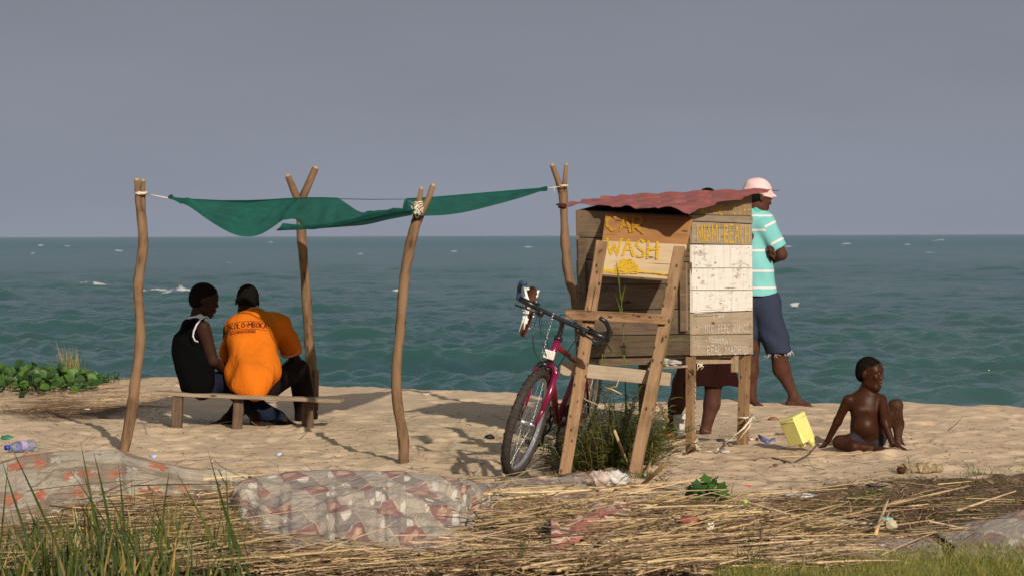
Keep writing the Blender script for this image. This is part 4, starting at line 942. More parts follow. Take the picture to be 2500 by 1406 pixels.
# sports sandals hooked over the left grip
def shoe(label, tip, heel, D, face, w, strap):
    tip, heel = P(*tip, D), P(*heel, D); ax = nrm(heel-tip); L = np.linalg.norm(heel-tip); n = nrm(np.array(face, float)); n = nrm(n-ax*np.dot(n, ax)); sv = np.cross(ax, n)
    t = thing('sandal', label, 'shoe', heel, 'shoes hanging on the handlebar'); mb = MB(); m = 22
    out = []
    for i in range(m):
        a = 2*math.pi*i/m; x = (1-math.cos(a))/2; ww = w*(.95-.35*x+.12*math.sin(x*6)); out.append((x*L, math.sin(a)*ww))
    for off, sc_ in ((0, 1), (-.018, 1), (-.028, .9)):
        mb.v += [tuple(tip+ax*(x*sc_+(1-sc_)*L/2)+sv*y*sc_+n*(-off)) for x, y in out]
    for r_ in (0, 1):
        for i in range(m): mb.face((r_*m+i, r_*m+(i+1) % m, (r_+1)*m+(i+1) % m, (r_+1)*m+i))
    mb.face(range(m)); mb.face([2*m+m-1-i for i in range(m)]); build('sole', mb, M_brown, t)
    for (x0, y0, x1, y1, hgt, r_) in strap:
        mb = MB(); a, b = tip+ax*L*x0+sv*w*y0, tip+ax*L*x1+sv*w*y1; mb.tube([a, a*.75+b*.25+n*hgt*.8, (a+b)/2+n*hgt, a*.25+b*.75+n*hgt*.8, b], r_, 8, squash=.5); build('strap', mb, M_white, t)
    return t
shoe('white and brown sports sandal sitting upright on the left handlebar grip', (1303, 700), (1292, 768), 15.72, (-.45, .6, .1), .042, [(.1, -1, .35, .9, .035, .012), (.45, -1, .3, 1, .05, .011), (.95, -.8, .55, 1, .045, .012), (.1, 1, .9, .9, .02, .010)])
shoe('white and brown sports sandal dangling under the left handlebar grip', (1279, 823), (1303, 758), 15.72, (-.6, .3, .1), .032, [(.35, -1, .55, 1, .045, .013), (.8, -1, .6, 1, .05, .012), (.95, -.8, .5, 1, .04, .011)])
mb = MB(); mb.tube([K(-.15, -.215, .90), K(-.14, -.22, .85), K(-.14, -.225, .78)], .003, 5, rough=.2); mb.tube([K(-.15, -.205, .90), K(-.14, -.205, .84), K(-.14, -.2, .80)], .006, 5, rough=.2); tag(build('white_ribbon', mb, M_white), 'thin white ribbon hanging from the bicycle grip beside the sandals', 'ribbon')
# whitish stripes on the handlebar side of the upper sandal
mb = MB(); a = P(1281, 702, 15.66); mb.tube([a, P(1286, 724, 15.62), P(1294, 745, 15.62), P(1306, 757, 15.64)], [.007, .009, .009, .006], 8, squash=.5)
build('strap', mb, M_white, [o for o in bpy.data.objects if o.get('category') == 'shoe'][0])

# ------------------------------------------------------------------ people
def skin(name, c, dust=None):
    k = NT(name, .66, .14); n = k.noise(k.co(), 22, 4, .6); n2 = k.noise(k.co(), 130, 4, .8)
    col = k.mix(k.rng(n, .3, .7), tuple(x*.8 for x in c), tuple(x*1.25 for x in c))
    if dust:
        tn = k.tint(); sep = k.n('SeparateColor', i_0=tn).outputs[0]; m = k.math('SUBTRACT', 1.0, sep)
        col = k.mix(k.rng(k.math('ADD', m, k.math('MULTIPLY', n2, .9)), .75, 1.15, 0, .85), col, dust); k.set(k.b.inputs['Roughness'], k.math('ADD', .42, k.math('MULTIPLY', m, .4)))
    k.b.inputs['Subsurface Weight'].default_value = .05; k.b.inputs['Subsurface Radius'].default_value = (.02, .006, .004)
    k.bump(n2, .08, .002); return k.base(col)
SK1 = skin('dark_skin', (.030, .0115, .0065)); SK2 = skin('deep_skin', (.014, .007, .005)); SK3 = skin('boy_skin', (.036, .0118, .0052), (.20, .14, .095)); SK4 = skin('brown_skin', (.066, .026, .017))
k = NT('short_black_hair', .95, .03); n = k.noise(k.co(), 260, 3, .8); k.bump(n, .8, .004); M_hair = k.base(k.mix(n, (.004, .003, .0025), (.013, .010, .008)))
M_eye = plain('eye_white', (.22, .18, .15), .3, .4); M_iris = plain('dark_iris', (.01, .006, .004), .2, .5)
M_lip = plain('lips', (.10, .035, .028), .4, .4)
def cloth(name, c, rough=.9, weave=240, bump=.3, var=.08, fold=.0):
    k = NT(name, rough, .04); n = k.noise(k.co(), weave, 2, .7); n2 = k.noise(k.co(), 6, 4, .6)
    col = k.mix(k.rng(n2, .3, .7), tuple(x*(1-var) for x in c), tuple(x*(1+var) for x in c)); col = k.mix(k.rng(n, .3, .7, 0, .25), col, tuple(x*.7 for x in c))
    col = k.mix(1.0, col, k.tint(), 'MULTIPLY'); n3 = k.noise(k.co('Object', (1, 1, .55)), 9, 3, .55, 1.2); k.bump(k.math('ADD', k.math('MULTIPLY', n, .04*bump), n3), .55, .03); return k.base(col)
def frame3(fwd, upv=(0, 0, 1)):
    f = nrm(fwd); r = nrm(np.cross(f, upv)); u = np.cross(r, f); return np.stack([r, f, u], 1)
def head(S, c, H, fwd, upv=(0, 0, 1), neck=None, nr=.055, ears=True):
    """adds head prims; returns local->world function and frame"""
    F3 = frame3(fwd, upv); w_ = lambda x, y, z: np.asarray(c)+F3 @ (np.array([x, y, z])*H)
    S.ell(w_(0, -.05, .14), np.array([.315, .40, .36])*H, F3, .01*H)
    S.ell(w_(0, .13, -.12), np.array([.245, .25, .34])*H, F3, .12*H)
    S.ell(w_(0, .20, .12), np.array([.25, .20, .22])*H, F3, .10*H)
    S.cap(w_(-.06, .26, -.40), w_(.06, .26, -.40), .085*H, .085*H, .10*H)
    S.cap(w_(-.17, .02, -.30), w_(-.06, .24, -.40), .08*H, .07*H, .10*H); S.cap(w_(.17, .02, -.30), w_(.06, .24, -.40), .08*H, .07*H, .10*H)
    for s_ in (-1, 1):
        S.ell(w_(s_*.125, .41, .035), np.array([.075, .07, .05])*H, F3, .05*H, sub=True)
        S.cap(w_(s_*.06, .375, .085), w_(s_*.19, .33, .085), .03*H, .022*H, .04*H)
        S.ell(w_(s_*.16, .30, -.09), np.array([.08, .07, .07])*H, F3, .08*H)
        S.ell(w_(s_*.048, .385, -.125), np.array([.036, .045, .032])*H, F3, .02*H)
        if ears:
            S.ell(w_(s_*.325, -.03, -.03), np.array([.03, .075, .11])*H, F3, .02*H); S.ell(w_(s_*.362, .0, -.02), np.array([.02, .035, .06])*H, F3, .02*H, sub=True)
        S.ell(w_(s_*.122, .345, .03), np.array([.05, .05, .042])*H, F3, .012*H)
    S.cap(w_(0, .36, .04), w_(0, .425, -.11), .025*H, .042*H, .035*H)
    S.cap(w_(-.085, .345, -.235), w_(0, .385, -.225), .026*H, .034*H, .02*H); S.cap(w_(.085, .345, -.235), w_(0, .385, -.225), .026*H, .034*H, .02*H)
    S.cap(w_(-.07, .34, -.290), w_(0, .375, -.295), .026*H, .034*H, .02*H); S.cap(w_(.07, .34, -.290), w_(0, .375, -.295), .026*H, .034*H, .02*H)
    if neck is not None: S.cap(w_(0, -.10, -.22), neck, nr, nr*1.1, .03)
    return w_, F3
def eyes(w_, H, parent):
    for s_ in (-1, 1):
        mb = MB(); mb.ball(w_(s_*.122, .372, .03), .026*H, n=10); build('eye', mb, M_eye, parent)
        mb = MB(); mb.ball(w_(s_*.124, .390, .03), .016*H, n=8); build('iris', mb, M_iris, bpy.data.objects[[o for o in parent.children if o.name.startswith('eye')][-1].name])
def hair(w_, F3, H, parent, full=1.0, line=.13):
    S = SDF(); S.ell(w_(0, -.055, .15), np.array([.319, .404, .364])*H*full, F3, 0); S.ell(w_(0, -.16, -.02), np.array([.295, .30, .30])*H*full, F3, .08*H)
    S.ell(w_(0, .17, .20), np.array([.25, .20, .20])*H*full, F3, .06*H)
    # keep above the hairline: clip forward-down and below the ears
    S.cut(w_(0, .02, -.20), F3 @ np.array([0, .25, -1])); S.cut(w_(0, .16, line), F3 @ nrm(np.array([0, .80, -.62]))) 
    for s_ in (-1, 1): S.ell(w_(s_*.34, .14, -.02), np.array([.16, .17, .19])*H, F3, .02*H, sub=True)
    return sdf_obj('hair', S, M_hair, parent, .0042, lambda x, y, z: .0022*np.sin(x*700)*np.sin(y*870)*np.sin(z*910), 0)
def hand(S, wr, d, pn, sz=1.0, curl=.3, spread=.22, thumb=1):
    """wrist, direction of the fingers, palm normal; five separate fingers"""
    d = nrm(d); pn = nrm(pn-d*np.dot(pn, d)) if isinstance(pn, np.ndarray) else nrm(np.array(pn)-d*np.dot(pn, d)); sv = np.cross(d, pn)*thumb
    S.cap(wr, wr+d*.03*sz, .021*sz, .024*sz, .01, pn, .7)
    pc = wr+d*.055*sz
    S.cap(pc-sv*.018*sz, pc+sv*.018*sz, .024*sz, .026*sz, .015, pn, .6); S.cap(pc+d*.025*sz-sv*.022*sz, pc+d*.025*sz+sv*.022*sz, .017*sz, .019*sz, .012, pn, .7)
    for i, (o, L) in enumerate(((.031, .072), (.011, .080), (-.010, .075), (-.029, .058))):
        b0 = pc+d*.032*sz+sv*o*sz; fd = nrm(d+sv*o*spread*14*.6+pn*curl*.35); m1 = b0+fd*L*.5*sz; fd2 = nrm(fd+pn*curl); m2 = m1+fd2*L*.3*sz; fd3 = nrm(fd2+pn*curl); m3 = m2+fd3*L*.24*sz
        S.chain([b0, m1, m2, m3], [.0092*sz, .0085*sz, .0078*sz, .0065*sz], .003)
    t0 = wr+d*.022*sz+sv*.022*sz; td = nrm(d*.6+sv*.85+pn*.25); t1 = t0+td*.036*sz; t2 = t1+nrm(d*.95+sv*.45+pn*.3)*.032*sz
    S.chain([t0, t1, t2], [.012*sz, .0105*sz, .0085*sz], .008)
def foot(S, ank, toe_dir, sz=1.0, upn=(0, 0, 1), L=.235):
    d = np.array(toe_dir, float); d = nrm(d); sv = nrm(np.cross(d, upn)); u = np.cross(sv, d); h = ank-u*.055*sz
    S.cap(ank, h-d*.02*sz, .036*sz, .034*sz, .02)
    S.cap(ank-u*.01*sz, h+d*L*.45*sz-u*.0*sz, .034*sz, .024*sz, .03); b = h+d*L*.52*sz-u*.006*sz
    S.cap(h-d*.03*sz-u*.004, b, .028*sz, .024*sz, .02); S.cap(b-sv*.024*sz, b+sv*.022*sz, .022*sz, .020*sz, .02)
    for i in range(5):
        o = -.034+.0165*i; ll = (.062, .052, .046, .039, .030)[i] if np.dot(sv, sv) else 0; r_ = .013 if i == 0 else .009
        S.cap(b+sv*o*sz+d*.008*sz, b+sv*(o*1.12)*sz+d*ll*sz-u*.007*sz, r_*sz, r_*.92*sz, .004)

# --- man in the orange polo, seated, seen from behind
A0 = 18.65
def A(x, y, d=0): return P(x, y, A0+d)
man = thing('person', 'person in an orange polo shirt sitting on the bench with back turned, head bowed', 'person', A(625, 1045, .1))
S = SDF(); hc = A(604, 738, .38); HA = .248; fA = np.array([-.05, .82, -.45]); uA = np.array([.05, .3, 1])
w_, F3 = head(S, hc, HA, fA, uA, A(616, 778, .34), .056)
S.cap(A(614, 915, .16), A(618, 830, .27), .10, .12, .05, (0, 1, 0), .6); S.cap(A(570, 800, .32), A(680, 795, .32), .055, .06, .05)
S.chain([A(690, 803, .31), A(720, 878, .44), A(700, 892, .68)], [.044, .038, .028], .02); hand(S, A(700, 892, .68), np.array([-.3, .8, -.5]), np.array([0, 0, -1]), 1, .4)
S.chain([A(562, 805, .34), A(556, 880, .55), A(600, 885, .75)], [.052, .040, .028], .02); hand(S, A(600, 885, .75), np.array([.4, .8, -.4]), np.array([0, 0, -1]), 1, .4, thumb=-1)
S.chain([A(645, 940, .18), A(728, 900, .48), A(744, 1020, .52)], [.08, .062, .036], .03); foot(S, A(744, 1024, .50), (.75, -.35, -.08), .95)
S.chain([A(595, 940, .18), A(642, 905, .52), A(560, 1018, .34)], [.08, .06, .036], .03); foot(S, A(556, 1020, .33), (-.95, .2, -.02), .9)
sdf_obj('body', S, SK2, man, .006)
hair(w_, F3, HA, man, 1.0); eyes(w_, HA, man)
wr1 = lambda x, y, z: .0045*np.sin(z*38+x*26+3*np.sin(x*11))*np.sin(x*21+1)+.002*np.sin(z*95+x*60)
M_orange = cloth('orange_knit', (.60, .145, .010)); M_peach = cloth('peach_trim', (.60, .22, .09)); M_trou = cloth('dark_trousers', (.014, .009, .009)); M_denim = cloth('dark_denim', (.013, .018, .036), weave=400)
S = SDF(); n = (.08, 1, -.3)
S.cap(A(616, 835, .22), A(617, 905, .09), .190, .178, .05, n, .66); S.cap(A(617, 905, .07), A(616, 930, -.08), .176, .150, .06, n, .66); S.cut(A(616, 971, -.1), nrm(np.array([0, .2, -1])))
S.cap(A(590, 798, .31), A(668, 792, .31), .092, .098, .08, (0, 1, .2), .8); S.cap(A(616, 775, .34), A(618, 810, .3), .072, .10, .06)
S.cap(A(686, 797, .30), A(710, 852, .41), .076, .073, .035); S.cap(A(568, 806, .33), A(558, 862, .47), .068, .062, .035)
tS_ = nrm(A(711, 859, .42)-A(686, 797, .30)); S.ell(A(711, 859, .42)+tS_*.082, (.085, .082, .085), frame3(tS_), 0, sub=True)
def foldsA(x, y, z):
    c = A(617, 880, .1); f = .010*np.sin((x-c[0])*30+(z-c[2])*7+1.3*np.sin((z-c[2])*8))*np.clip(1-(z-c[2]-.12)*5, 0, 1)
    return f+.006*np.sin((x-c[0])*16-(z-c[2])*40)*np.clip((z-c[2])*5, 0, 1)
shirt = sdf_obj('polo_shirt', S, M_orange, man, .0065, foldsA)
S = SDF(); cn = A(613, 765, .33); S.cap(A(608, 762, .335), A(616, 775, .30), .058, .070, 0); col_o = sdf_obj('collar', S.cut(A(616, 772, .30), nrm(A(615, 790, .28)-A(605, 750, .36))), M_peach, man, .005)
mb = MB(); c0 = A(709.5, 856, .41); a_, b_ = np.cross(tS_, [0, 1, 0]), 0; a_ = nrm(a_); b_ = np.cross(tS_, a_)
mb.tube([c0+(a_*math.cos(q)+b_*math.sin(q))*.071 for q in np.linspace(0, 2*math.pi, 25)[:-1]], .0085, 8, closed=True); build('sleeve_trim', mb, M_peach, man)
S = SDF(); S.cap(A(618, 938, .16), A(655, 938, .18), .085, .09, .04); S.chain([A(655, 940, .18), A(728, 903, .47), A(748, 1018, .53)], [.095, .078, .080], .03); S.cut(A(748, 1024, .53), (.05, .0, -1))
S2 = SDF(); S.chain([A(600, 945, .10), A(642, 908, .50), A(572, 1015, .36)], [.09, .074, .058], .03)
sdf_obj('trousers', S, M_trou, man, .007, lambda x, y, z: .005*np.sin(x*30+z*22+2*np.sin(z*13)))
# print on the back of the shirt, laid onto the cloth by ray casting
from mathutils.bvhtree import BVHTree
dg = bpy.context.evaluated_depsgraph_get(); dg.update(); bv = BVHTree.FromObject(shirt, dg)
def on_shirt(px, py):
    d = Fv+Rv*((px-1250)/FPX)+Uv*((703-py)/FPX); o = np.array([0, 0, CAM_H])-ORG[man.name]; h = bv.ray_cast(Vector(o), Vector(nrm(d)))
    if h[0] is None: return None
    nn = np.array(h[1]); nn = nn if nn[1] < 0 else -nn; return (np.array(h[0])+ORG[man.name], nn)
M_print = plain('maroon_print', (.13, .012, .008), .8, .1)
def arc(x): return 801-9*(1-((x-612)/60)**2)+max(0, (560-x))*.18
def arct(stk, base): return [[(x, y+arc(x)-base) for x, y in s] for s in stk]
mb = MB(); ribbon(mb, arct(text_px('SOKOLO-MBOKA', 545, 808, 651, 808, 12.5, .25, jit=.0), 801), on_shirt, .0072, off=.0022, wv=.05, sub=2.5)
lob = build('printed_name', mb, M_print, man)
for yo in (-8, 11):
    mb = MB(); ribbon(mb, [[(x, arc(x)+yo) for x in range(551, 654, 4)]], on_shirt, .004, off=.002, wv=.05); build('print_line', mb, M_print, man)
mb = MB(); ribbon(mb, arct(text_px('BUJUMBURA-BURUNDI', 562, 821, 624, 821, 6.5, .3, jit=0), 801), on_shirt, .0033, off=.002, wv=.05, sub=2); build('printed_place', mb, M_print, man)

# --- youth in the black sleeveless top
B0 = 18.6
def B(x, y, d=0): return P(x, y, B0+d)
boy = thing('person', 'person in a black sleeveless top with white piping sitting on the bench, looking right', 'person', B(480, 1040))
S = SDF(); hc = B(499, 733, .10); HB = .232; fB = np.array([.96, .10, -.20])
w_, F3 = head(S, hc, HB, fB, (0, 0, 1), B(478, 786, .08), .047)
S.cap(B(480, 915, .04), B(466, 840, .06), .085, .09, .05); S.cap(B(478, 800, .02), B(480, 800, .20), .05, .05, .05)
S.chain([B(496, 800, -.04), B(520, 880, -.02), B(548, 905, .20)], [.052, .038, .026], .02); hand(S, B(548, 905, .20), np.array([.9, .5, -.3]), np.array([0, 0, -1]), .9, .4)
S.chain([B(480, 800, .25), B(520, 880, .35), B(560, 905, .35)], [.05, .036, .026], .02); hand(S, B(560, 905, .35), np.array([.8, .3, -.4]), np.array([0, 0, -1]), .9, .4, thumb=-1)
S.chain([B(500, 940, .06), B(560, 926, .40), B(660, 1018, .45), B(688, 1030, .42)], [.06, .050, .04, .034], .03); foot(S, B(688, 1020, .42), (.95, -.1, -.10), .85)
S.chain([B(495, 942, .12), B(552, 930, .50), B(622, 1015, .28)], [.075, .055, .038], .03); foot(S, B(624, 1018, .26), (.35, -.75, -.1), .85)
sdf_obj('body', S, SK1, boy, .0055); hair(w_, F3, HB, boy, 1.05, .12); eyes(w_, HB, boy)
M_black = cloth('black_cloth', (.0025, .0025, .003)); M_whitec = cloth('white_piping', (.58, .55, .60))
S = SDF(); S.cap(B(481, 935, .02), B(474, 890, .03), .128, .126, .05, (.2, 1, 0), .8); S.cap(B(474, 890, .03), B(464, 845, .05), .126, .118, .05, (.2, 1, 0), .8); S.cap(B(464, 845, .05), B(474, 800, .07), .118, .08, .06, (.2, 1, 0), .85)
S.cap(B(472, 800, .0), B(474, 800, .18), .06, .06, .06); S.cut(B(481, 958, 0), (0, 0, -1))
sdf_obj('sleeveless_top', S, M_black, boy, .0065, lambda x, y, z: .004*np.sin(x*28+z*33+2*np.sin(z*9)))
mb = MB(); mb.tube([B(*p) for p in ((510, 775, -.02), (502, 772, -.07), (490, 779, -.115), (480, 792, -.13), (473, 808, -.135), (471, 820, -.135), (476, 831, -.135), (484, 834, -.13))], [.004, .005, .006, .0065, .0065, .006, .005, .004], 8); build('armhole_piping', mb, M_whitec, boy)
S = SDF(); S.cap(B(474, 774, .07), B(484, 784, .08), .058, .064, 0); S.cut(B(476, 770, .07), nrm(np.array([-.3, 0, 1]))); S.cut(B(482, 780, .08), nrm(np.array([.25, 0, -1]))); sdf_obj('collar', S, M_whitec, boy, .005, lambda x, y, z: .002*np.sin(x*90))
S = SDF(); S.cap(B(482, 932, .04), B(500, 934, .08), .100, .095, .04); S.chain([B(500, 938, .06), B(562, 926, .40), B(650, 1008, .45), B(680, 1022, .43)], [.09, .070, .056, .060], .03); S.cap(B(496, 948, .1), B(552, 932, .48), .08, .068, .03); S.cap(B(552, 932, .48), B(618, 1005, .3), .066, .05, .03); S.cut(B(692, 1028, .42), (.9, 0, -.3)); S.cut(B(600, 1040, .3), (0, 0, -1))
sdf_obj('jeans', S, M_denim, boy, .007, lambda x, y, z: .004*np.sin(x*40+z*25))

# --- man in the turquoise shirt behind the booth
C0 = 20.9
def C(x, y, d=0): return P(x, y, C0+d)
st = thing('person', 'person in a striped turquoise shirt, pink cap and cut off jeans standing behind the booth', 'person', C(1890, 988))
S = SDF(); hc = C(1853, 483, .0); HC = .245; fC = np.array([.93, .30, -.20])
w_, F3 = head(S, hc, HC, fC, (0, 0, 1), C(1842, 535, .02), .058)
S.cap(C(1838, 570, .03), C(1842, 700, .03), .09, .10, .05); S.cap(C(1820, 552, .05), C(1864, 552, .0), .045, .045, .05)
S.chain([C(1872, 556, -.03), C(1908, 622, -.06), C(1880, 636, .14), C(1856, 632, .24)], [.055, .043, .036, .028], .02)
S.chain([C(1812, 556, .14), C(1808, 630, .25), C(1850, 640, .24), C(1872, 624, .10)], [.052, .042, .036, .028], .02)
for i, (x0, y0, x1, y1) in enumerate(((1877, 604, 1884, 620), (1882, 600, 1892, 617), (1884, 612, 1896, 626), (1880, 622, 1893, 633))):
    S.chain([C(x0-6, y0+2, .0), C(x0, y0, -.095), C((x0+x1)/2+1, (y0+y1)/2, -.115), C(x1-3, y1, -.105)], [.013, .0115, .0105, .009], .003)
S.cap(C(1876, 628, .02), C(1884, 636, -.08), .013, .010, .005); S.cap(C(1872, 615, .06), C(1880, 618, -.05), .034, .026, .02)
S.chain([C(1868, 745, 0), C(1898, 848, -.02), C(1908, 900, .02), C(1936, 960, .02)], [.10, .068, .066, .036], .03); foot(S, C(1938, 968, .02), (.93, -.25, -.12), 1.0)
S.chain([C(1832, 745, .05), C(1833, 850, .05), C(1832, 905, .06), C(1835, 960, .06)], [.10, .066, .062, .036], .03); foot(S, C(1835, 968, .06), (.35, -.85, -.1), 1.0)
sdf_obj('body', S, SK4, st, .0065); eyes(w_, HC, st); hair(w_, F3, HC, st, .97, .12)
k = NT('striped_turquoise', .9, .12); geo = k.n('NewGeometry'); sepz = k.n('SeparateXYZ', i_0=geo.outputs[0]); zz = sepz.outputs[2]; n = k.noise(k.co(), 240, 2, .7); n2 = k.noise(k.co(), 5, 3, .6)
wt = k.tint(); sc3 = k.n('SeparateColor', i_0=wt); m = None
base_ = k.mix(k.rng(n2, .3, .7), (.15, .41, .41), (.20, .49, .48)); base_ = k.mix(k.rng(n, .3, .7, 0, .25), base_, (.10, .32, .32))
k.bump(n, .3, .001); M_turq = k.base(k.mix(k.math('GREATER_THAN', sc3.outputs[0], .5), (.62, .56, .58), base_))
def stripes(V):
    out = np.ones((len(V), 3)); zs = [C(1840, y)[2] for y in (612, 561.5, 661, 702, 527)]
    sh = C(1868, 545, -.02); hd = C(1902, 606, -.05); ax_ = nrm(hd-sh); L = np.linalg.norm(hd-sh)
    q = V-sh; t = q @ ax_; dist = np.linalg.norm(q-np.outer(t, ax_), axis=1); slv = (t > -.02) & (dist < .085) & (V[:, 0] > C(1866, 560)[0]+(.0 if True else 0)-.35*(V[:, 2]-C(1866, 560)[2]))
    for z in zs: out[(~slv) & (np.abs(V[:, 2]-z) < .0074)] = 0
    for tt in (.14, .78): out[slv & (np.abs(t-tt*L) < .0085)] = 0
    return out
S = SDF(); nn = (.75, 1, 0)
S.chain([C(1840, 545, .03), C(1840, 600, .03), C(1843, 660, .02), C(1846, 735, .02)], [.125, .112, .142, .178], .04, (.35, 1, 0), .75)
S.cap(C(1812, 545, .06), C(1866, 545, .0), .075, .082, .05); S.cap(C(1843, 512, .0), C(1842, 540, .02), .062, .08, .04)
S.cap(C(1868, 547, -.02), C(1898, 602, -.05), .078, .074, .03); S.cap(C(1810, 550, .13), C(1806, 608, .24), .078, .074, .03)
S.cut(C(1850, 722, 0), (0.02, 0, -1)); ax_ = nrm(C(1902, 606, -.05)-C(1868, 545, -.02)); S.ell(C(1898, 600, -.05)+ax_*.085, (.088, .088, .075), frame3(np.cross(ax_, [0, 1, 0]), ax_), 0, sub=True)
sdf_obj('polo_shirt', S, M_turq, st, .0055, lambda x, y, z: .004*np.sin(z*24+x*30+2*np.sin(x*9))*np.sin(x*15), 2, stripes)
S = SDF(); S.cap(C(1846, 505, 0), C(1844, 522, .01), .066, .075, 0); S.cut(C(1846, 500, 0), nrm(np.array([.45, 0, 1]))); S.cut(C(1843, 523, 0), (0, 0, -1)); sdf_obj('collar', S, cloth('turquoise_collar', (.10, .42, .36)), st, .0055)
M_pinkc = cloth('pink_knit', (.72, .50, .50), weave=120); S = SDF()
S.ell(w_(0, -.06, .24), np.array([.37, .45, .38])*HC, F3, 0); S.ell(w_(0, -.20, .16), np.array([.34, .34, .36])*HC, F3, .05); S.cap(w_(-.13, .42, .13), w_(.13, .42, .13), .10*HC, .10*HC, .04, F3[:, 2], .5); S.cut(w_(0, 0, .07), F3 @ nrm(np.array([0, -.05, -1])))
sdf_obj('cap', S, M_pinkc, st, .0055, lambda x, y, z: .003*np.sin(z*60+x*30)); mb = MB(); mb.tube([w_(.24*math.cos(q)*1.35, .30*math.sin(q)+.12, .085) for q in np.linspace(-.5, 3.6, 24)], .011, 8); build('cap_band', mb, M_pinkc, st)
S = SDF(); S.cap(C(1828, 740, .05), C(1868, 740, .0), .125, .125, .04, (0, 1, 0), .9); S.cap(C(1868, 750, 0), C(1902, 862, -.02), .118, .105, .03); S.cap(C(1832, 750, .05), C(1824, 862, .06), .110, .085, .03); S.cut(C(1901, 860, 0), nrm(np.array([.12, 0, -1])))
sdf_obj('cut_off_jeans', S, cloth('faded_denim', (.030, .038, .066), weave=400), st, .0065, lambda x, y, z: .006*np.sin(x*26+z*18+2*np.sin(z*12)))
mb = MB()
for i in range(60):
    q = rnd.uniform(0, 6.28); c = C(1901, 860+ (math.cos(q))*-4, 0)+np.array([.100*math.cos(q), .100*math.sin(q), .012*-math.cos(q)*0]); mb.tube([c+[0, 0, .008], c+[rnd.uniform(-.01, .01), 0, -.01], c+[rnd.uniform(-.02, .02), rnd.uniform(-.01, .01), -rnd.uniform(.015, .04)]], .0018, 4)
build('frayed_hem', mb, M_whitec, st)['kind'] = 'stuff'

# --- person hidden behind the booth
H0 = 18.35
def Hh(x, y, d=0): return P(x, y, H0+d)
hd_ = thing('person', 'barefoot person standing behind the booth, only head top, red shirt edge and legs showing', 'person', Hh(1690, 1070))
S = SDF(); w_, F3 = head(S, Hh(1725, 498, .1), .222, np.array([-.5, .9, 0]), (0, 0, 1), Hh(1727, 550, .05), .05)
S.cap(Hh(1728, 590, .05), Hh(1726, 840, .05), .15, .13, .05); S.chain([Hh(1680, 575), Hh(1662, 680, .05), Hh(1690, 740, .2)], [.05, .04, .028], .02); S.chain([Hh(1775, 575), Hh(1790, 680, .05), Hh(1770, 740, .2)], [.05, .04, .028], .02)
hand(S, Hh(1690, 740, .2), np.array([.5, .6, -.3]), np.array([0, 0, -1])); hand(S, Hh(1770, 740, .2), np.array([-.5, .6, -.3]), np.array([0, 0, -1]))
S.chain([Hh(1698, 860), Hh(1664, 935), Hh(1652, 985), Hh(1640, 1042)], [.09, .060, .056, .036], .03); foot(S, Hh(1640, 1048), (-.93, -.35, -.06), .92)
S.chain([Hh(1752, 860), Hh(1742, 935), Hh(1738, 985), Hh(1722, 1050, -.02)], [.09, .058, .054, .036], .03); foot(S, Hh(1722, 1052, -.02), (.1, -.95, -.12), .92)
sdf_obj('body', S, SK4, hd_, .0065); hair(w_, F3, .215, hd_, 1.0); eyes(w_, .215, hd_)
S = SDF(); S.cap(Hh(1728, 600, .05), Hh(1722, 850, .05), .17, .15, .04, (0, 1, 0), .75); S.cap(Hh(1690, 580, .05), Hh(1765, 580, .05), .07, .07, .05); S.cut(Hh(1728, 882, 0), (0, 0, -1)); sdf_obj('red_shirt', S, cloth('red_cloth', (.62, .012, .008)), hd_, .008)
S = SDF(); S.cap(Hh(1715, 850, .1), Hh(1742, 850, .1), .13, .14, .04); S.cap(Hh(1706, 880, .05), Hh(1698, 960, .0), .13, .115, .05); S.cap(Hh(1752, 880, .05), Hh(1762, 960, .02), .13, .118, .05); S.cut(Hh(1728, 942, 0), (0, 0, -1)); S.cut(Hh(1728, 868, 0), (0, 0, 1))
sdf_obj('loose_shorts', S, cloth('maroon_cloth', (.020, .006, .005)), hd_, .007, lambda x, y, z: .006*np.sin(x*35+2*np.sin(z*10)))

# --- small boy sitting on the sand
E0 = 16.85
def E(x, y, d=0): return P(x, y, E0+d)
kid = thing('person', 'small barefoot child in dark shorts sitting on the sand, propped on one arm', 'person', E(2120, 1098))
S = SDF(); hc = E(2124, 911, .02); HE = .212; fE = np.array([.80, -.58, -.06])
w_, F3 = head(S, hc, HE, fE, (0, 0, 1), E(2112, 966, .05), .030)
S.cap(E(2076, 974, .03), E(2150, 973, .06), .027, .027, .03)
S.cap(E(2104, 989, .04), E(2128, 989, .05), .062, .062, .04, (.2, 1, 0), .85); S.cap(E(2114, 985, .04), E(2110, 1045, .0), .092, .086, .05, (.15, 1, 0), .8); S.ell(E(2112, 1040, -.05), (.080, .075, .085), None, .05); S.cap(E(2110, 1070, .03), E(2125, 1070, .03), .075, .075, .05)
S.chain([E(2070, 976, .03), E(2045, 1028, .08), E(2019, 1078, .12)], [.034, .026, .018], .018); hand(S, E(2019, 1078, .12), np.array([-.5, .15, -.7]), np.array([0, -.3, -1]), .62, .15)
S.chain([E(2153, 974, .02), E(2160, 1030, -.10), E(2178, 1080, -.16)], [.032, .026, .019], .018); hand(S, E(2178, 1082, -.16), np.array([.8, -.35, -.35]), np.array([0, 0, -1]), .66, .12)
S.chain([E(2098, 1078, .0), E(2050, 1078, -.16)], [.058, .042], .03); S.chain([E(2050, 1080, -.16), E(2085, 1090, -.26), E(2128, 1093, -.24)], [.041, .036, .026], .02); foot(S, E(2128, 1091, -.22), (.9, .3, -.02), .6, (0, -.8, .6))
S.chain([E(2132, 1078, .06), E(2187, 990, .02)], [.056, .044], .03); S.chain([E(2187, 992, .02), E(2193, 1035, .06), E(2192, 1078, .05)], [.040, .036, .023], .02); foot(S, E(2192, 1080, .05), (.85, -.42, -.10), .68)
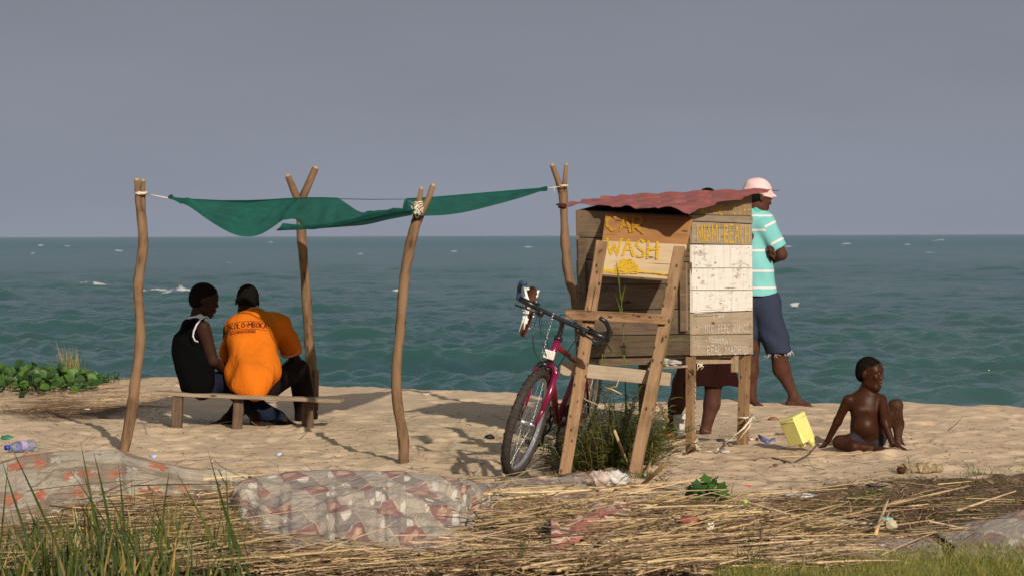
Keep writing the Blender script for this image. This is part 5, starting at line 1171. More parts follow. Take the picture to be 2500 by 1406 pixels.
S.ell(E(2188, 988, .0), (.038, .038, .036), None, .02)
def dust(V):
    t = np.ones((len(V), 3)); kn = E(2188, 992, 0); ch = E(2112, 998, -.09); l2 = E(2060, 1082, -.2)
    d = .36*np.exp(-(np.linalg.norm(V-kn, axis=1)/.13)**2)+.40*np.exp(-((V[:, 0]-ch[0])/.07)**2-((V[:, 2]-ch[2])/.022)**2)*(V[:, 1] < ch[1]+.06)+.30*np.exp(-(np.linalg.norm((V-l2)*[1, 1, 1.5], axis=1)/.13)**2)+.3*np.exp(-((V[:, 2]-E(2190, 1060)[2])/.07)**2)*(V[:, 0] > E(2168, 0)[0])
    t[:, 0] = 1-np.clip(d, 0, 1); return t
sdf_obj('body', S, SK3, kid, .0045, None, 2, dust); hair(w_, F3, HE, kid, .99, .13); eyes(w_, HE, kid)
mb = MB(); mb.tube([w_(-.075, .365, -.222), w_(-.03, .405, -.214), w_(.03, .405, -.214), w_(.075, .365, -.222)], [.012*HE, .022*HE, .022*HE, .012*HE], 8); mb.m = 0; build('upper_lip', mb, M_lip, kid); mb = MB(); mb.tube([w_(-.06, .362, -.292), w_(0, .398, -.300), w_(.06, .362, -.292)], [.014*HE, .026*HE, .014*HE], 8); build('lower_lip', mb, M_lip, kid)
S = SDF(); S.cap(E(2108, 1072, .03), E(2126, 1072, .03), .085, .085, .04); S.cap(E(2102, 1079, .0), E(2078, 1079, -.08), .066, .060, .03); S.cap(E(2132, 1076, .05), E(2152, 1046, .035), .066, .060, .03); S.cut(E(2112, 1062, 0), nrm(np.array([0, .35, 1])))
sdf_obj('shorts', S, cloth('brown_black_shorts', (.030, .026, .036)), kid, .0045, lambda x, y, z: .002*np.sin(x*70+z*40))

# ------------------------------------------------------------------ cloths on the ground
def motif_cloth(name, kind):
    k = NT(name, .75, .25); uv = k.co('UV')
    fine = k.noise(k.co('UV', (40, 40, 1)), 1, 3, .7); dirt = k.noise(k.co('UV', (3, 3, 1)), 1, 4, .6)
    def voro(scale, rnd_=1.0, vec=uv):
        v = k.n('TexVoronoi', i_Vector=vec, i_Scale=scale, i_Randomness=rnd_); return v
    if kind == 'patchwork':
        r = k.co('UV', (5.2, 5.2, 1), (0, 0, R(28)))
        s = k.n('SeparateXYZ', i_0=r); fx = k.math('FRACT', s.outputs[0]); fy = k.math('FRACT', s.outputs[1])
        ix = k.math('FLOOR', s.outputs[0]); iy = k.math('FLOOR', s.outputs[1])
        idx = k.math('FLOORED_MODULO', k.math('ADD', ix, k.math('MULTIPLY', iy, 2.0)), 4.0)
        isred = k.math('LESS_THAN', idx, .5); isgrey = k.math('MULTIPLY', k.math('GREATER_THAN', idx, 1.5), k.math('LESS_THAN', idx, 2.5))
        base = k.mix(isgrey, (.335, .285, .225), (.20, .17, .15))
        # leaves: stretched cells
        lv = voro(10.5, .9, k.co('UV', (1.0, .62, 1), (0, 0, R(-35)))); leaf = k.rng(lv.outputs[0], .33, .36, 1, 0); sel = k.math('GREATER_THAN', k.n('SeparateColor', i_0=lv.outputs[1]).outputs[0], .12)
        base = k.mix(k.math('MULTIPLY', leaf, sel), base, (.60, .55, .46))
        st = voro(5.0, 1.0); dot = k.rng(st.outputs[0], .10, .12, 1, 0); base = k.mix(k.math('MULTIPLY', dot, k.math('GREATER_THAN', k.n('SeparateColor', i_0=st.outputs[1]).outputs[1], .6)), base, (.45, .10, .06))
        dx = k.math('SUBTRACT', fx, .5); dy = k.math('SUBTRACT', fy, .5)
        el = k.math('ADD', k.math('POWER', k.math('MULTIPLY', dx, 2.9), 2.0), k.math('POWER', k.math('MULTIPLY', dy, 4.3), 2.0)); el = k.math('ADD', el, k.math('MULTIPLY', k.math('SUBTRACT', fine, .5), .5))
        red = k.mix(k.rng(el, .85, 1.0, 1, 0), (.22, .09, .08), k.mix(k.rng(el, .0, .9), (.50, .34, .23), (.40, .20, .14)))
        e = k.math('MAXIMUM', k.math('ABSOLUTE', dx), k.math('ABSOLUTE', dy)); base = k.mix(isred, base, red); base = k.mix(k.math('GREATER_THAN', e, .483), base, (.50, .36, .26))
        base = k.mix(k.rng(dirt, .45, .75, 0, .5), base, (.42, .36, .32))
    else:
        s = k.n('SeparateXYZ', i_0=uv); bandn = k.noise(k.co('UV', (1.6, 4.5, 1)), 1, 2, .5)
        base = k.mix(k.rng(bandn, .49, .52), (.48, .42, .31), (.27, .19, .12))
        for scale, cc, thr, off, rad in ((4.0, (.55, .12, .03), .12, 0.0, .42), (5.2, (.56, .52, .42), .45, 3.3, .40), (8.5, (.10, .035, .04), .62, 7.7, .2)):
            vec = k.co('UV', (1, 1, 1)); mp = vec.node; mp.inputs['Location'].default_value = (off, off*.7, 0)
            v = voro(scale, .85, vec); sub = k.n('VectorMath', operation='SUBTRACT', i_0=vec, i_1=v.outputs[2]); sx = k.n('SeparateXYZ', i_0=sub.outputs[0])
            an = k.math('ARCTAN2', sx.outputs[1], sx.outputs[0]); pet = k.math('ABSOLUTE', k.math('COSINE', k.math('MULTIPLY', an, 2.5)))
            lim = k.math('MULTIPLY', k.math('ADD', .45, k.math('MULTIPLY', pet, .55)), rad); m = k.math('LESS_THAN', v.outputs[0], lim)
            sel = k.math('GREATER_THAN', k.n('SeparateColor', i_0=v.outputs[1]).outputs[0], thr); base = k.mix(k.math('MULTIPLY', m, sel), base, cc)
            base = k.mix(k.math('MULTIPLY', k.math('LESS_THAN', v.outputs[0], rad*.22), sel), base, (.45, .2, .05))
        base = k.mix(k.rng(dirt, .4, .7, 0, .5), base, (.40, .30, .20))
    base = k.mix(.22, base, (.40, .33, .28)); base = k.mix(k.rng(fine, .6, .8, 0, .25), base, (.5, .44, .36)); wr_ = k.noise(k.co('UV', (5, 13, 1), (0, 0, .5)), 1, 4, .6, 1.8); k.bump(k.math('ADD', wr_, k.math('MULTIPLY', fine, .06)), .7, .03); return k.base(base)
M_mat1 = motif_cloth('patchwork_cloth', 'patchwork'); M_mat2 = motif_cloth('flower_cloth', 'flower')
def sheet(name, label, cat, cols, mat, nu, nv, fold, seed, uvs=(1, 1), group=None, back=.5):
    """cols: (px, top_y, top_D or None, bottom_y); None depth = lies on the sand there"""
    xs = [c[0] for c in cols]; pts = []; UV = []
    for j in range(nv+5):
        for i in range(nu):
            x = xs[0]+(xs[-1]-xs[0])*i/(nu-1); ty = np.interp(x, xs, [c[1] for c in cols]); by = np.interp(x, xs, [c[3] for c in cols])
            td = np.interp(x, xs, [(c[2] or DG(c[0], c[1])) for c in cols])
            v = max(0, (j-5)/(nv-1)); ty += 3*vn(x*.02, 0, seed); by += 7*vn(x*.03, 1, seed)+4*vn(x*.09, 1, seed)
            by += 18; bd = DG_fast(x, by); f = v**.85; q = P(x, ty+(by-ty)*v, td+(bd-td)*f)
            if j < 5:
                h = q[2]-.0; b = (5-j)/5; q = q+np.array([0, back*b, 0]); q[2] = h*(1-b)+(float(gz(q[0], q[1]))+.01)*b
            X, Y = q[0], q[1]; w_ = X*.8+Y*1.5
            rid = abs(vn(X*1.6+Y*1.3+seed, w_*3.2, seed+1)); rid2 = abs(vn(X*3.1-Y*2.2, w_*6.0, seed+2))
            ed = min(1, 4*min(v+.02, 1-v+.02)) if j >= 5 else .4
            q[2] += fold*.9*vn(X*2.3, Y*1.6, seed+9)*ed+fold*(.22-rid**.7)*1.5*ed+fold*.6*(.22-rid2**.7)*ed+fold*.25*vn(X*14, Y*14, seed+4)*ed; q[2] = max(q[2], float(gz(q[0], q[1]))+.006); pts.append(q)
    W = nu; A_ = np.array(pts).reshape(nv+5, nu, 3); du = np.cumsum(np.concatenate([[0], np.linalg.norm(np.diff(A_.mean(0), axis=0), axis=1)])); dv = np.cumsum(np.concatenate([[0], np.linalg.norm(np.diff(A_.mean(1), axis=0), axis=1)]))
    mb = MB(); mb.grid(pts, nu, nv+5, uvf=lambda a, b: (du[a]*uvs[0]+seed, dv[b]*uvs[1]+seed)); o = build(name, mb, mat, mods=[('SOLIDIFY', dict(thickness=.006, offset=-1))]); tag(o, label, cat, group); return o
def DG_fast(x, y): return CAM_H*FPX/(y-575.5+(x-1250)*.0028)
sheet('patterned_sheet', 'large crumpled patchwork sheet with red squares and pale leaves heaped on the straw', 'sheet',
      [(566, 1200, 12.75, 1240), (590, 1176, 12.9, 1275), (640, 1160, 13.0, 1298), (700, 1153, 13.1, 1312), (800, 1147, 13.15, 1332), (900, 1149, 13.2, 1343), (1000, 1154, 13.2, 1347), (1080, 1162, 13.3, 1346), (1130, 1172, 13.45, 1330), (1180, 1182, 13.7, 1290), (1240, 1187, None, 1250), (1330, 1185, None, 1214), (1432, 1180, None, 1196)], M_mat1, 200, 80, .048, 31)
sheet('flowered_mat', 'flat worn mat with orange and cream flowers spread by the left pole', 'mat',
      [(-160, 1140, 14.2, 1300), (0, 1127, 14.4, 1276), (72, 1112, 14.6, 1258), (173, 1102, 14.8, 1228), (289, 1100, 14.8, 1225), (340, 1118, 14.4, 1216), (447, 1140, 14.0, 1212), (520, 1146, 13.9, 1206), (605, 1156, 13.9, 1200)], M_mat2, 130, 40, .012, 52, (1, .75))
sheet('sheet_scrap', 'scrap of grey and red patterned sheet half under the grass at the right edge', 'sheet', [(2330, 1338, None, 1345), (2380, 1300, 11.7, 1352), (2430, 1270, 11.9, 1356), (2500, 1246, 12.0, 1360), (2600, 1230, 12.1, 1370)], M_mat1, 50, 24, .012, 77)
sheet('sheet_scrap', 'pale dirty patterned sheet lying flat beneath the bottom grass', 'sheet', [(1880, 1392, None, 1415), (1960, 1366, None, 1420), (2060, 1350, None, 1425), (2180, 1346, None, 1425), (2300, 1340, None, 1420)], M_mat1, 50, 20, .010, 95)

# ------------------------------------------------------------------ straw, reeds, grass
def strands(name, n, sampler, mat, label, cat, group=None, kind=None, seg=4, flat=.35, seed=0):
    """sampler(rs) -> base point, direction, length, width, sag, tint; three sided stalks"""
    r = np.random.RandomState(seed); V = []; F = []; Cc = []; k0 = 0
    for _ in range(n):
        q = sampler(r)
        if q is None: continue
        p, d, L, wd, sag, tn = q; d = nrm(d); s_ = nrm(np.cross(d, [0, 0, 1.0])); u = np.cross(s_, d); roll = r.uniform(-.6, .6); s2 = s_*math.cos(roll)+u*math.sin(roll); u2 = np.cross(s2, d); bx = r.uniform(-1, 1)*L*.05
        for i in range(seg+1):
            t = i/seg; c = p+d*L*t+s_*bx*math.sin(t*3.14)-np.array([0, 0, sag*L*t*t]); w2 = wd/2*(1-.55*t)
            V += [c-s2*w2, c+s2*w2, c+u2*w2*flat*2]
        for i in range(seg):
            a = k0+3*i
            for j in range(3): F.append((a+j, a+(j+1) % 3, a+3+(j+1) % 3, a+3+j)); Cc.append(tn)
        F.append((k0, k0+2, k0+1)); Cc.append(tn); k0 += 3*(seg+1)
    mb = MB(); mb.v = V; mb.f = F; mb.c = Cc; mb.uv = [[(0, 0)]*len(f) for f in F]; mb.mi = [0]*len(F)
    o = build(name, mb, mat, smooth=False)
    if kind: o['kind'] = kind
    else: tag(o, label, cat, group)
    return o
M_straw = NT('dry_straw', .6, .25); _n = M_straw.noise(M_straw.co(), 25, 4, .7); M_straw = M_straw.base(M_straw.mix(1.0, M_straw.mix(M_straw.rng(_n, .3, .7), (.31, .215, .12), (.54, .42, .26)), M_straw.tint(), 'MULTIPLY'))
M_grass = leafm('green_grass', (.060, .085, .018), .3, .25); M_leaf = leafm('green_leaf', (.045, .105, .016), .25, .25); M_dgrass = leafm('dark_grass', (.052, .072, .020))
def inpoly(r, regs):
    w_ = np.array([q[4] for q in regs]); w_ = w_/w_.sum(); q = regs[r.choice(len(regs), p=w_)]
    return r.uniform(q[0], q[2]), r.uniform(q[1], q[3])
ST_R = [(200, 1240, 620, 1406, 1.0), (560, 1372, 1300, 1412, .7), (1150, 1245, 1700, 1412, 1.8), (1600, 1290, 2100, 1412, .8), (1600, 1215, 2000, 1300, .3), (2000, 1180, 2500, 1330, .12), (1230, 1190, 1700, 1260, .3), (-60, 1290, 260, 1412, .35), (520, 1190, 600, 1240, .08)]
def straw_s(r, lo=.10, hi=.75, hup=.05):
    x, y = inpoly(r, ST_R)
    if y < 1215+20*vn(x*.01, y*.02, 5) and r.rand() < .6: return None
    D = DG_fast(x, y); X = (x-1250)/FPX*D; L = lo+(hi-lo)*r.beta(1.3, 3.2); az = r.normal(.5 if x > 1100 else .15, .8)
    if r.rand() < .14: az = r.uniform(-1.6, 1.6)
    d = np.array([math.cos(az), math.sin(az), r.normal(.03, .07)]); b = np.array([X, D, 0])-d*L/2; z = max(float(gz(b[0], b[1])), float(gz(b[0]+d[0]*L, b[1]+d[1]*L))); b[2] = z+r.uniform(-.004, hup*1.7)*(.3+.7*r.rand()); 
    t = r.uniform(.55, 1.35); tn = (t, t*r.uniform(.88, 1.02), t*r.uniform(.7, 1.05)) if r.rand() > .36 else (t*.36, t*.29, t*.24)
    return b, d, L, r.uniform(.003, .0105)*(1.3 if L > .4 else 1), r.uniform(0, .04), tn
strands('matted_straw', 5600, straw_s, M_straw, '', '', kind='stuff', seed=5)
strands('long_straw', 430, lambda r: (lambda q: None if q is None else (q[0], q[1], q[2], r.uniform(.008, .017), q[4], q[5]))(straw_s(r, .25, .95, .09)), M_straw, '', '', kind='stuff', seed=15)
CH_R = [(150, 1200, 640, 1412, 1), (600, 1310, 1350, 1412, 1), (1250, 1220, 2300, 1412, 3.4), (2000, 1170, 2500, 1350, 1.4), (0, 930, 420, 1010, .45), (1340, 1120, 1640, 1190, .45)]
def chip_s(r):
    x, y = inpoly(r, CH_R); D = DG_fast(x, y); X = (x-1250)/FPX*D; az = r.uniform(-3.1, 3.1); L = r.uniform(.010, .055); b = np.array([X, D, float(gz(X, D))+r.uniform(0, .014)]); t = r.uniform(.5, 1.2)
    tn = (t*.24, t*.19, t*.16) if r.rand() < .6 else (t*.8, t*.72, t*.62)
    return b, np.array([math.cos(az), math.sin(az), r.normal(.1, .3)]), L, r.uniform(.003, .010), .05, tn
strands('plant_mulch', 15000, chip_s, M_straw, '', '', kind='stuff', seed=6, seg=2, flat=.15)
def twig_s(r):
    y = 1000+ (1240-1000)*r.rand()**.9; x = r.uniform(-60, 2560)
    if y < np.interp(x, CX, CY)+12: return None
    D = DG_fast(x, y); X = (x-1250)/FPX*D; az = r.uniform(-3.1, 3.1); L = r.uniform(.012, .05) if r.rand() < .82 else r.uniform(.08, .32); b = np.array([X, D, float(gz(X, D))+.002]); q = r.rand(); t = r.uniform(.6, 1.2)
    tn = (t*.13, t*.10, t*.09) if q < .60 else (t*1.1, t*1.05, t*1.05) if q < .85 else (t*.5, t*.42, t*.38)
    return b, np.array([math.cos(az), math.sin(az), r.normal(.06, .12)]), L, r.uniform(.003, .007) if L < .06 else r.uniform(.003, .005), .0, tn
strands('beach_litter', 4600, twig_s, M_straw, '', '', kind='stuff', seed=8, seg=2, flat=.3)
def dry_s(r):
    x, y = r.normal(150, 110), r.uniform(935, 1000); D = DG_fast(x, y); X = (x-1250)/FPX*D; az = r.normal(0, .5); L = r.uniform(.08, .5); b = np.array([X, D, float(gz(X, D))+r.uniform(0, .03)]); t = r.uniform(.4, 1.1)
    return b, np.array([math.cos(az), math.sin(az), r.normal(.02, .05)]), L, r.uniform(.003, .008), .02, (t, t*.9, t*.8) if r.rand() > .35 else (t*.4, t*.3, t*.25)
strands('dead_vine_litter', 420, dry_s, M_straw, '', '', kind='stuff', seed=9)
# prominent single reeds: photo end points, width in metres, tint
REEDS = [(1200, 1408, 1600, 1245, .011, 1.0), (1275, 1412, 1660, 1330, .010, .9), (1320, 1412, 1655, 1300, .012, .95), (1360, 1412, 1720, 1320, .012, 1.05), (1640, 1412, 1800, 1235, .010, .85), (1560, 1412, 1850, 1330, .009, .9), (1480, 1400, 1700, 1215, .010, 1.2), (1300, 1345, 1700, 1215, .008, 1.15), (1180, 1240, 1690, 1198, .007, 1.3),
         (1150, 1290, 1560, 1200, .007, 1.1), (1380, 1240, 1570, 1370, .007, .8), (1640, 1245, 1760, 1350, .007, .75), (1720, 1250, 1890, 1350, .008, .8), (1560, 1300, 1640, 1395, .006, .9), (1110, 1390, 1330, 1290, .007, 1.15), (1060, 1405, 1420, 1350, .008, 1.1), (820, 1330, 1120, 1400, .009, .85), (640, 1350, 1080, 1395, .010, .8), (600, 1310, 900, 1372, .009, .95), (980, 1375, 1560, 1340, .008, 1.0),
         (1870, 1300, 2055, 1257, .009, 1.15), (1890, 1312, 2060, 1268, .007, 1.2), (2000, 1290, 2370, 1208, .010, 1.2), (1860, 1392, 2020, 1328, .009, 1.2), (1840, 1406, 2000, 1345, .007, 1.1), (2080, 1355, 2112, 1320, .010, 1.2), (1765, 1240, 1950, 1380, .006, .9), (1880, 1235, 2000, 1270, .006, .85), (1700, 1240, 2200, 1180, .006, .9), (2150, 1365, 2300, 1310, .007, .9),
         (330, 1180, 420, 1250, .008, 1.2), (250, 1235, 640, 1170, .007, 1.1), (120, 1290, 520, 1205, .006, 1.0), (380, 1330, 620, 1240, .007, 1.1), (420, 1190, 560, 1240, .006, 1.25), (480, 1330, 610, 1395, .007, .8), (1620, 1100, 1680, 1090, .010, 1.05), (1560, 1140, 1690, 1100, .010, 1.0), (1575, 1175, 1600, 1110, .012, .75), (1500, 1118, 1640, 1098, .010, 1.0)]
M_reed = NT('reed_stalk', .5, .3); _n = M_reed.noise(M_reed.co('UV', (3, 60, 1)), 1, 4, .7); M_reed = M_reed.base(M_reed.mix(1.0, M_reed.mix(M_reed.rng(_n, .3, .7), (.36, .245, .12), (.54, .40, .22)), M_reed.tint(), 'MULTIPLY'))
def reed(p0, p1, wd, tn, label, group, lift=.045, name='dry_reed'):
    a = G(*p0); b = G(*p1); a[2] += rnd.uniform(.01, lift); b[2] += rnd.uniform(.015, lift+.02); m = (a+b)/2+np.array([rnd.uniform(-.02, .02), rnd.uniform(-.06, .06), rnd.uniform(0, .02)])
    mb = MB(); pts = [a*(1-t)**2+2*m*t*(1-t)+b*t*t for t in np.linspace(0, 1, 7)]; mb.tube(pts, [wd*.72*(1-.45*t)*(1.15 if i in (2, 4) else 1) for i, t in enumerate(np.linspace(0, 1, 7))], 6, col=tn, rough=.06)
    return tag(build(name, mb, M_reed), label, 'reed', group)
for i, (x0, y0, x1, y1, wd, t) in enumerate(REEDS):
    reed((x0, y0), (x1, y1), wd, (t, t*.98, t*.95), 'loose dry tan reed stalk lying on the straw and sand', 'loose dry reed stalks')
reed((1790, 1262), (2150, 1290), .015, (.95, 1.15, 1.6), 'long pale grey green stalk pointing right across the brown mulch', None, .05, 'pale_stalk')
reed((1772, 1252), (1860, 1345), .013, (.85, 1.1, 1.5), 'shorter pale green stalk slanting down from the split bundle', None, .05, 'pale_stalk')
reed((2138, 1330), (2170, 1262), .012, (1.3, 1.25, 1.2), 'stubby bleached cane standing up from the mulch at right', None, .08, 'pale_stalk')
mb = MB(); a = P(1500, 1050, 15.3); b = G(1538, 1146); mb.tube([a, (a+b)/2, b], [.009, .010, .008], 6); tag(build('broken_cane', mb, M_reed), 'broken tan cane leaning between the ladder rails', 'cane')
mb = MB(); a = P(1620, 1135, 13.9); b = G(1560, 1195); mb.bar(a, b, .02, .012, (1, 0, 0), col=(.5, .42, .38)); tag(build('splinter', mb, M_reed), 'dark splinter of wood stuck in the sand near the ladder', 'stick')
def tuft(mb, c, n, L, wd, spread, cols, bend=.5, r0=.03):
    for _ in range(n):
        a = rnd.uniform(0, 6.28); q = abs(rnd.gauss(0, spread)); d = np.array([math.cos(a)*q, math.sin(a)*q, 1.0]); b = np.array(c)+[math.cos(a)*rnd.uniform(0, r0), math.sin(a)*rnd.uniform(0, r0), -.005]; t = rnd.choice(cols)
        mb.blade(b, d, L*rnd.uniform(.5, 1.15), wd*rnd.uniform(.7, 1.3), bend*rnd.uniform(.3, 1.4), 4, t, side=(math.cos(rnd.uniform(-.9, .9)), math.sin(rnd.uniform(-.9, .9)), 0))
GC = [(1, 1, 1), (.8, .85, .9), (1.3, 1.2, .9), (1.6, 1.35, .8), (.65, .7, .8)]; DRY = [(5.0, 2.5, 3.2), (6.5, 3.2, 5.0), (3.2, 1.5, 2.0)]
# tall grass, lower left
BL = [(130, 1300, 12, 1058, .017), (70, 1330, 0, 1110, .018), (235, 1260, 195, 1072, .017), (270, 1250, 225, 1090, .017), (300, 1330, 160, 1130, .014), (250, 1300, 198, 1135, .014), (305, 1260, 287, 1118, .014), (330, 1290, 240, 1180, .014), (395, 1240, 415, 1140, .013), (530, 1330, 425, 1140, .016), (575, 1340, 505, 1090, .018), (560, 1330, 551, 1135, .016), (600, 1420, 520, 1150, .018),
      (110, 1330, 60, 1215, .018), (60, 1400, 18, 1215, .012), (160, 1345, 240, 1175, .013), (420, 1350, 365, 1200, .015), (470, 1400, 350, 1240, .016), (200, 1360, 120, 1240, .017), (280, 1380, 178, 1200, .016), (350, 1400, 285, 1250, .018), (25, 1400, 120, 1220, .014), (510, 1420, 545, 1230, .013), (330, 1420, 400, 1250, .014), (95, 1440, 62, 1300, .02), (300, 1440, 318, 1290, .02), (180, 1440, 150, 1280, .018), (240, 1430, 262, 1270, .02), (620, 1430, 590, 1300, .012), (0, 1350, 22, 1100, .012)]
mb = MB(); rs_ = random.Random(4)
for bx, by, tx, ty, wd in BL:
    D0 = 10.75+rs_.uniform(-.25, .5); b = P(bx, by, D0); b[2] = min(b[2], float(gz(b[0], b[1]))) if by > 1395 else b[2]
    g = G(bx+ (bx-tx)*.35, 1406+rs_.uniform(0, 25)); tip = P(tx, ty, D0+rs_.uniform(-.3, .1)); k0 = len(mb.v); t_ = rs_.choice(GC[:3]); mid = P(bx, by, D0); seg = 8
    for i in range(seg+1):
        t = i/seg; p = g*(1-t)**2+2*(mid+(g-mid)*.1)*t*(1-t)+tip*t*t; w_ = wd*.85*(.55+.9*min(t*2.5, .5))*(1-t**3.0); sv = nrm(np.array([1, .25*math.sin(bx), .15]))
        if i == seg: mb.v.append(tuple(p))
        else: mb.v += [tuple(p-sv*w_/2+[0, .004, 0]), tuple(p+sv*w_/2)]
    for i in range(seg-1): a = k0+2*i; mb.face((a, a+1, a+3, a+2), None, t_)
    a = k0+2*(seg-1); mb.face((a, a+1, a+2), None, t_)
for _ in range(860):
    x = rs_.uniform(-80, 620); 
    if rs_.random() > 1.15-abs(x-230)/520: continue
    y = rs_.uniform(1330, 1440); c = G(x, y); L = rs_.uniform(.08, .26)*(1.2-abs(x-220)/700)
    mb.blade(c-[0, 0, .02], (rs_.gauss(0, .22), rs_.gauss(0, .15), 1), L, rs_.uniform(.005, .014), rs_.uniform(.1, .7), 4, rs_.choice(GC) if rs_.random() > .25 else rs_.choice(DRY), side=(1, rs_.uniform(-.6, .6), 0))
o = build('tall_grass', mb, M_grass); o['kind'] = 'stuff'
# fine fluffy seed grass clumps in the lower left
mb = MB()
for x, y, n in ((395, 1290, 60), (420, 1330, 50), (130, 1370, 40), (560, 1350, 60), (330, 1240, 30), (560, 1280, 30)):
    tuft(mb, G(x, min(y, 1400)+20), n, .22, .0035, .35, DRY[:1]+[(2.4, 1.5, 1.6), (1.2, .9, .8)], 1.2, .08)
o = build('wispy_dry_grass', mb, M_grass); o['kind'] = 'stuff'
# short lawn, lower right
mb = MB()
for _ in range(15000):
    x = rs_.uniform(1750, 2560); e = np.interp(x, [1750, 1900, 2050, 2200, 2350, 2500], [1400, 1388, 1372, 1352, 1335, 1305]); y = e+rs_.random()**.8*(1440-e)
    if rs_.random() > min(1, (y-e)/35+.12): continue
    D = DG_fast(x, y); X = (x-1250)/FPX*D; c = (X, D, float(gz(X, D))-.005)
    mb.blade(c, (rs_.gauss(0, .5), rs_.gauss(0, .35), 1), rs_.uniform(.03, .095), rs_.uniform(.0022, .0048), rs_.uniform(.2, 1.4), 3, rs_.choice([(2.6, 1.9, 1.6), (3.4, 2.2, 2.2), (1.6, 1.4, 1.2), (4.6, 2.8, 3.4), (2.0, 1.6, 1.1)]), side=(1, rs_.uniform(-.8, .8), 0))
o = build('short_grass', mb, M_grass, smooth=False); o['kind'] = 'stuff'
mb = MB()
for _ in range(2600):          # thin creeping grass on the right
    x = rs_.uniform(1950, 2560); e = np.interp(x, [1950, 2150, 2300, 2500], [1230, 1170, 1140, 1100]); y = e+rs_.random()*(1330-e)
    if vn(x*.013, y*.03, 88) < -.05: continue
    D = DG_fast(x, y); X = (x-1250)/FPX*D; mb.blade((X, D, float(gz(X, D))-.003), (rs_.gauss(0, .8), rs_.gauss(0, .5), 1), rs_.uniform(.02, .07), rs_.uniform(.0025, .005), rs_.uniform(.3, 1.6), 3, rs_.choice(GC+[(2.2, 1.5, 1.2)]), side=(1, rs_.uniform(-.8, .8), 0))
o = build('creeping_grass', mb, M_grass, smooth=False); o['kind'] = 'stuff'
for x, y, n, L, lab in ((1235, 1178, 40, .05, 'low green grass tuft in front of the bicycle wheel'), (1560, 1165, 60, .07, 'green grass tuft at the foot of the right ladder rail'), (1490, 1142, 40, .07, 'green grass tuft between the feet of the ladder'), (2105, 1222, 50, .08, 'bright green grass tuft in the mulch right of the white paper'), (2025, 1312, 60, .07, 'spiky green grass tuft beside the pale stalk end'), (1830, 1395, 46, .16, 'upright grass tuft at the bottom edge below the mulch'), (2390, 1160, 60, .05, 'low spreading grass tuft right of the dried leaf'), (2200, 1150, 25, .05, 'small grass tuft under the curled dried leaf'), (1690, 1275, 46, .10, 'thin dark green weed left of the red crumpled bag'), (2140, 1208, 40, .07, 'small grass tuft beside the grey scrap on the right')):
    mb = MB(); tuft(mb, G(x, y), n, L, .004, .6, GC, .8, .07); tag(build('grass_tuft', mb, M_grass), lab, 'grass tuft')
# upright leafy weed and the broad leaved seedling
def leafdisk(mb, c, n, up, r, tn, lobes=0, fold=.3, m=9, asp=1.0):
    n = nrm(n); a = nrm(np.cross(n, up if abs(np.dot(n, nrm(up))) < .95 else [1, 0, 0])); b = np.cross(n, a); k0 = len(mb.v); mb.v.append(tuple(c))
    for i in range(m):
        q = 2*math.pi*i/m; rr = r*(1+(.28*math.cos(q*lobes) if lobes else 0)); x = math.cos(q)*rr; y = math.sin(q)*rr*asp; mb.v.append(tuple(np.array(c)+a*x+b*y+n*fold*abs(y)))
    for i in range(m): mb.face((k0, k0+1+i, k0+1+(i+1) % m), None, tn)
mb = MB(); c0 = G(1730, 1238)
for i in range(60):
    x = rnd.uniform(-.10, .11); h = rnd.uniform(.02, .13)*(1-abs(x)*5*.8)+.03; leafdisk(mb, c0+np.array([x, rnd.uniform(-.1, .1), h]), np.array([rnd.gauss(0, .4), -.5+rnd.gauss(0, .4), .8]), (0, 1, 0), rnd.uniform(.018, .032), rnd.choice([(.8, .9, 1), (.55, .62, .8), (1.1, 1.1, 1)]), 5, .2, 15)
for i in range(10): mb.tube([c0, c0+np.array([rnd.uniform(-.07, .07), rnd.uniform(-.06, .06), rnd.uniform(.03, .08)])], .0018, 5)
tag(build('leafy_weed', mb, M_leaf), 'dark green lobed weed growing where sand meets straw', 'weed')
def stemweed(label, x, y, n, H, col, spread=.05, ll=.035):
    mb = MB(); c0 = G(x, y)
    for i in range(n):
        tip = c0+np.array([rnd.gauss(0, spread), rnd.gauss(0, spread), H*rnd.uniform(.6, 1.1)]); b = c0+[rnd.gauss(0, spread*.4), rnd.gauss(0, spread*.4), 0]; mb.tube([b, (b+tip)/2+[rnd.gauss(0, .01), 0, 0], tip], [.0018, .0015, .001], 4)
        for t in np.linspace(.25, 1, int(H/.009)):
            p = b+(tip-b)*t; a = rnd.uniform(0, 6.28); mb.blade(p, (math.cos(a), math.sin(a)*.8, .5), ll*rnd.uniform(.6, 1.2), .0045, .4, 3, rnd.choice(col), side=(-math.sin(a), math.cos(a)*.5, .4))
    tag(build('upright_weed', mb, M_dgrass), label, 'weed')
stemweed('small bushy green weed growing beside the pink and white rag', 1330, 1325, 14, .10, [(2, 1.8, 1.4), (1.4, 1.4, 1.2)], .022, .028)
stemweed('thin grassy weed sprouting at the front of the straw', 1265, 1390, 6, .12, [(2, 1.8, 1.4)], .035, .028)
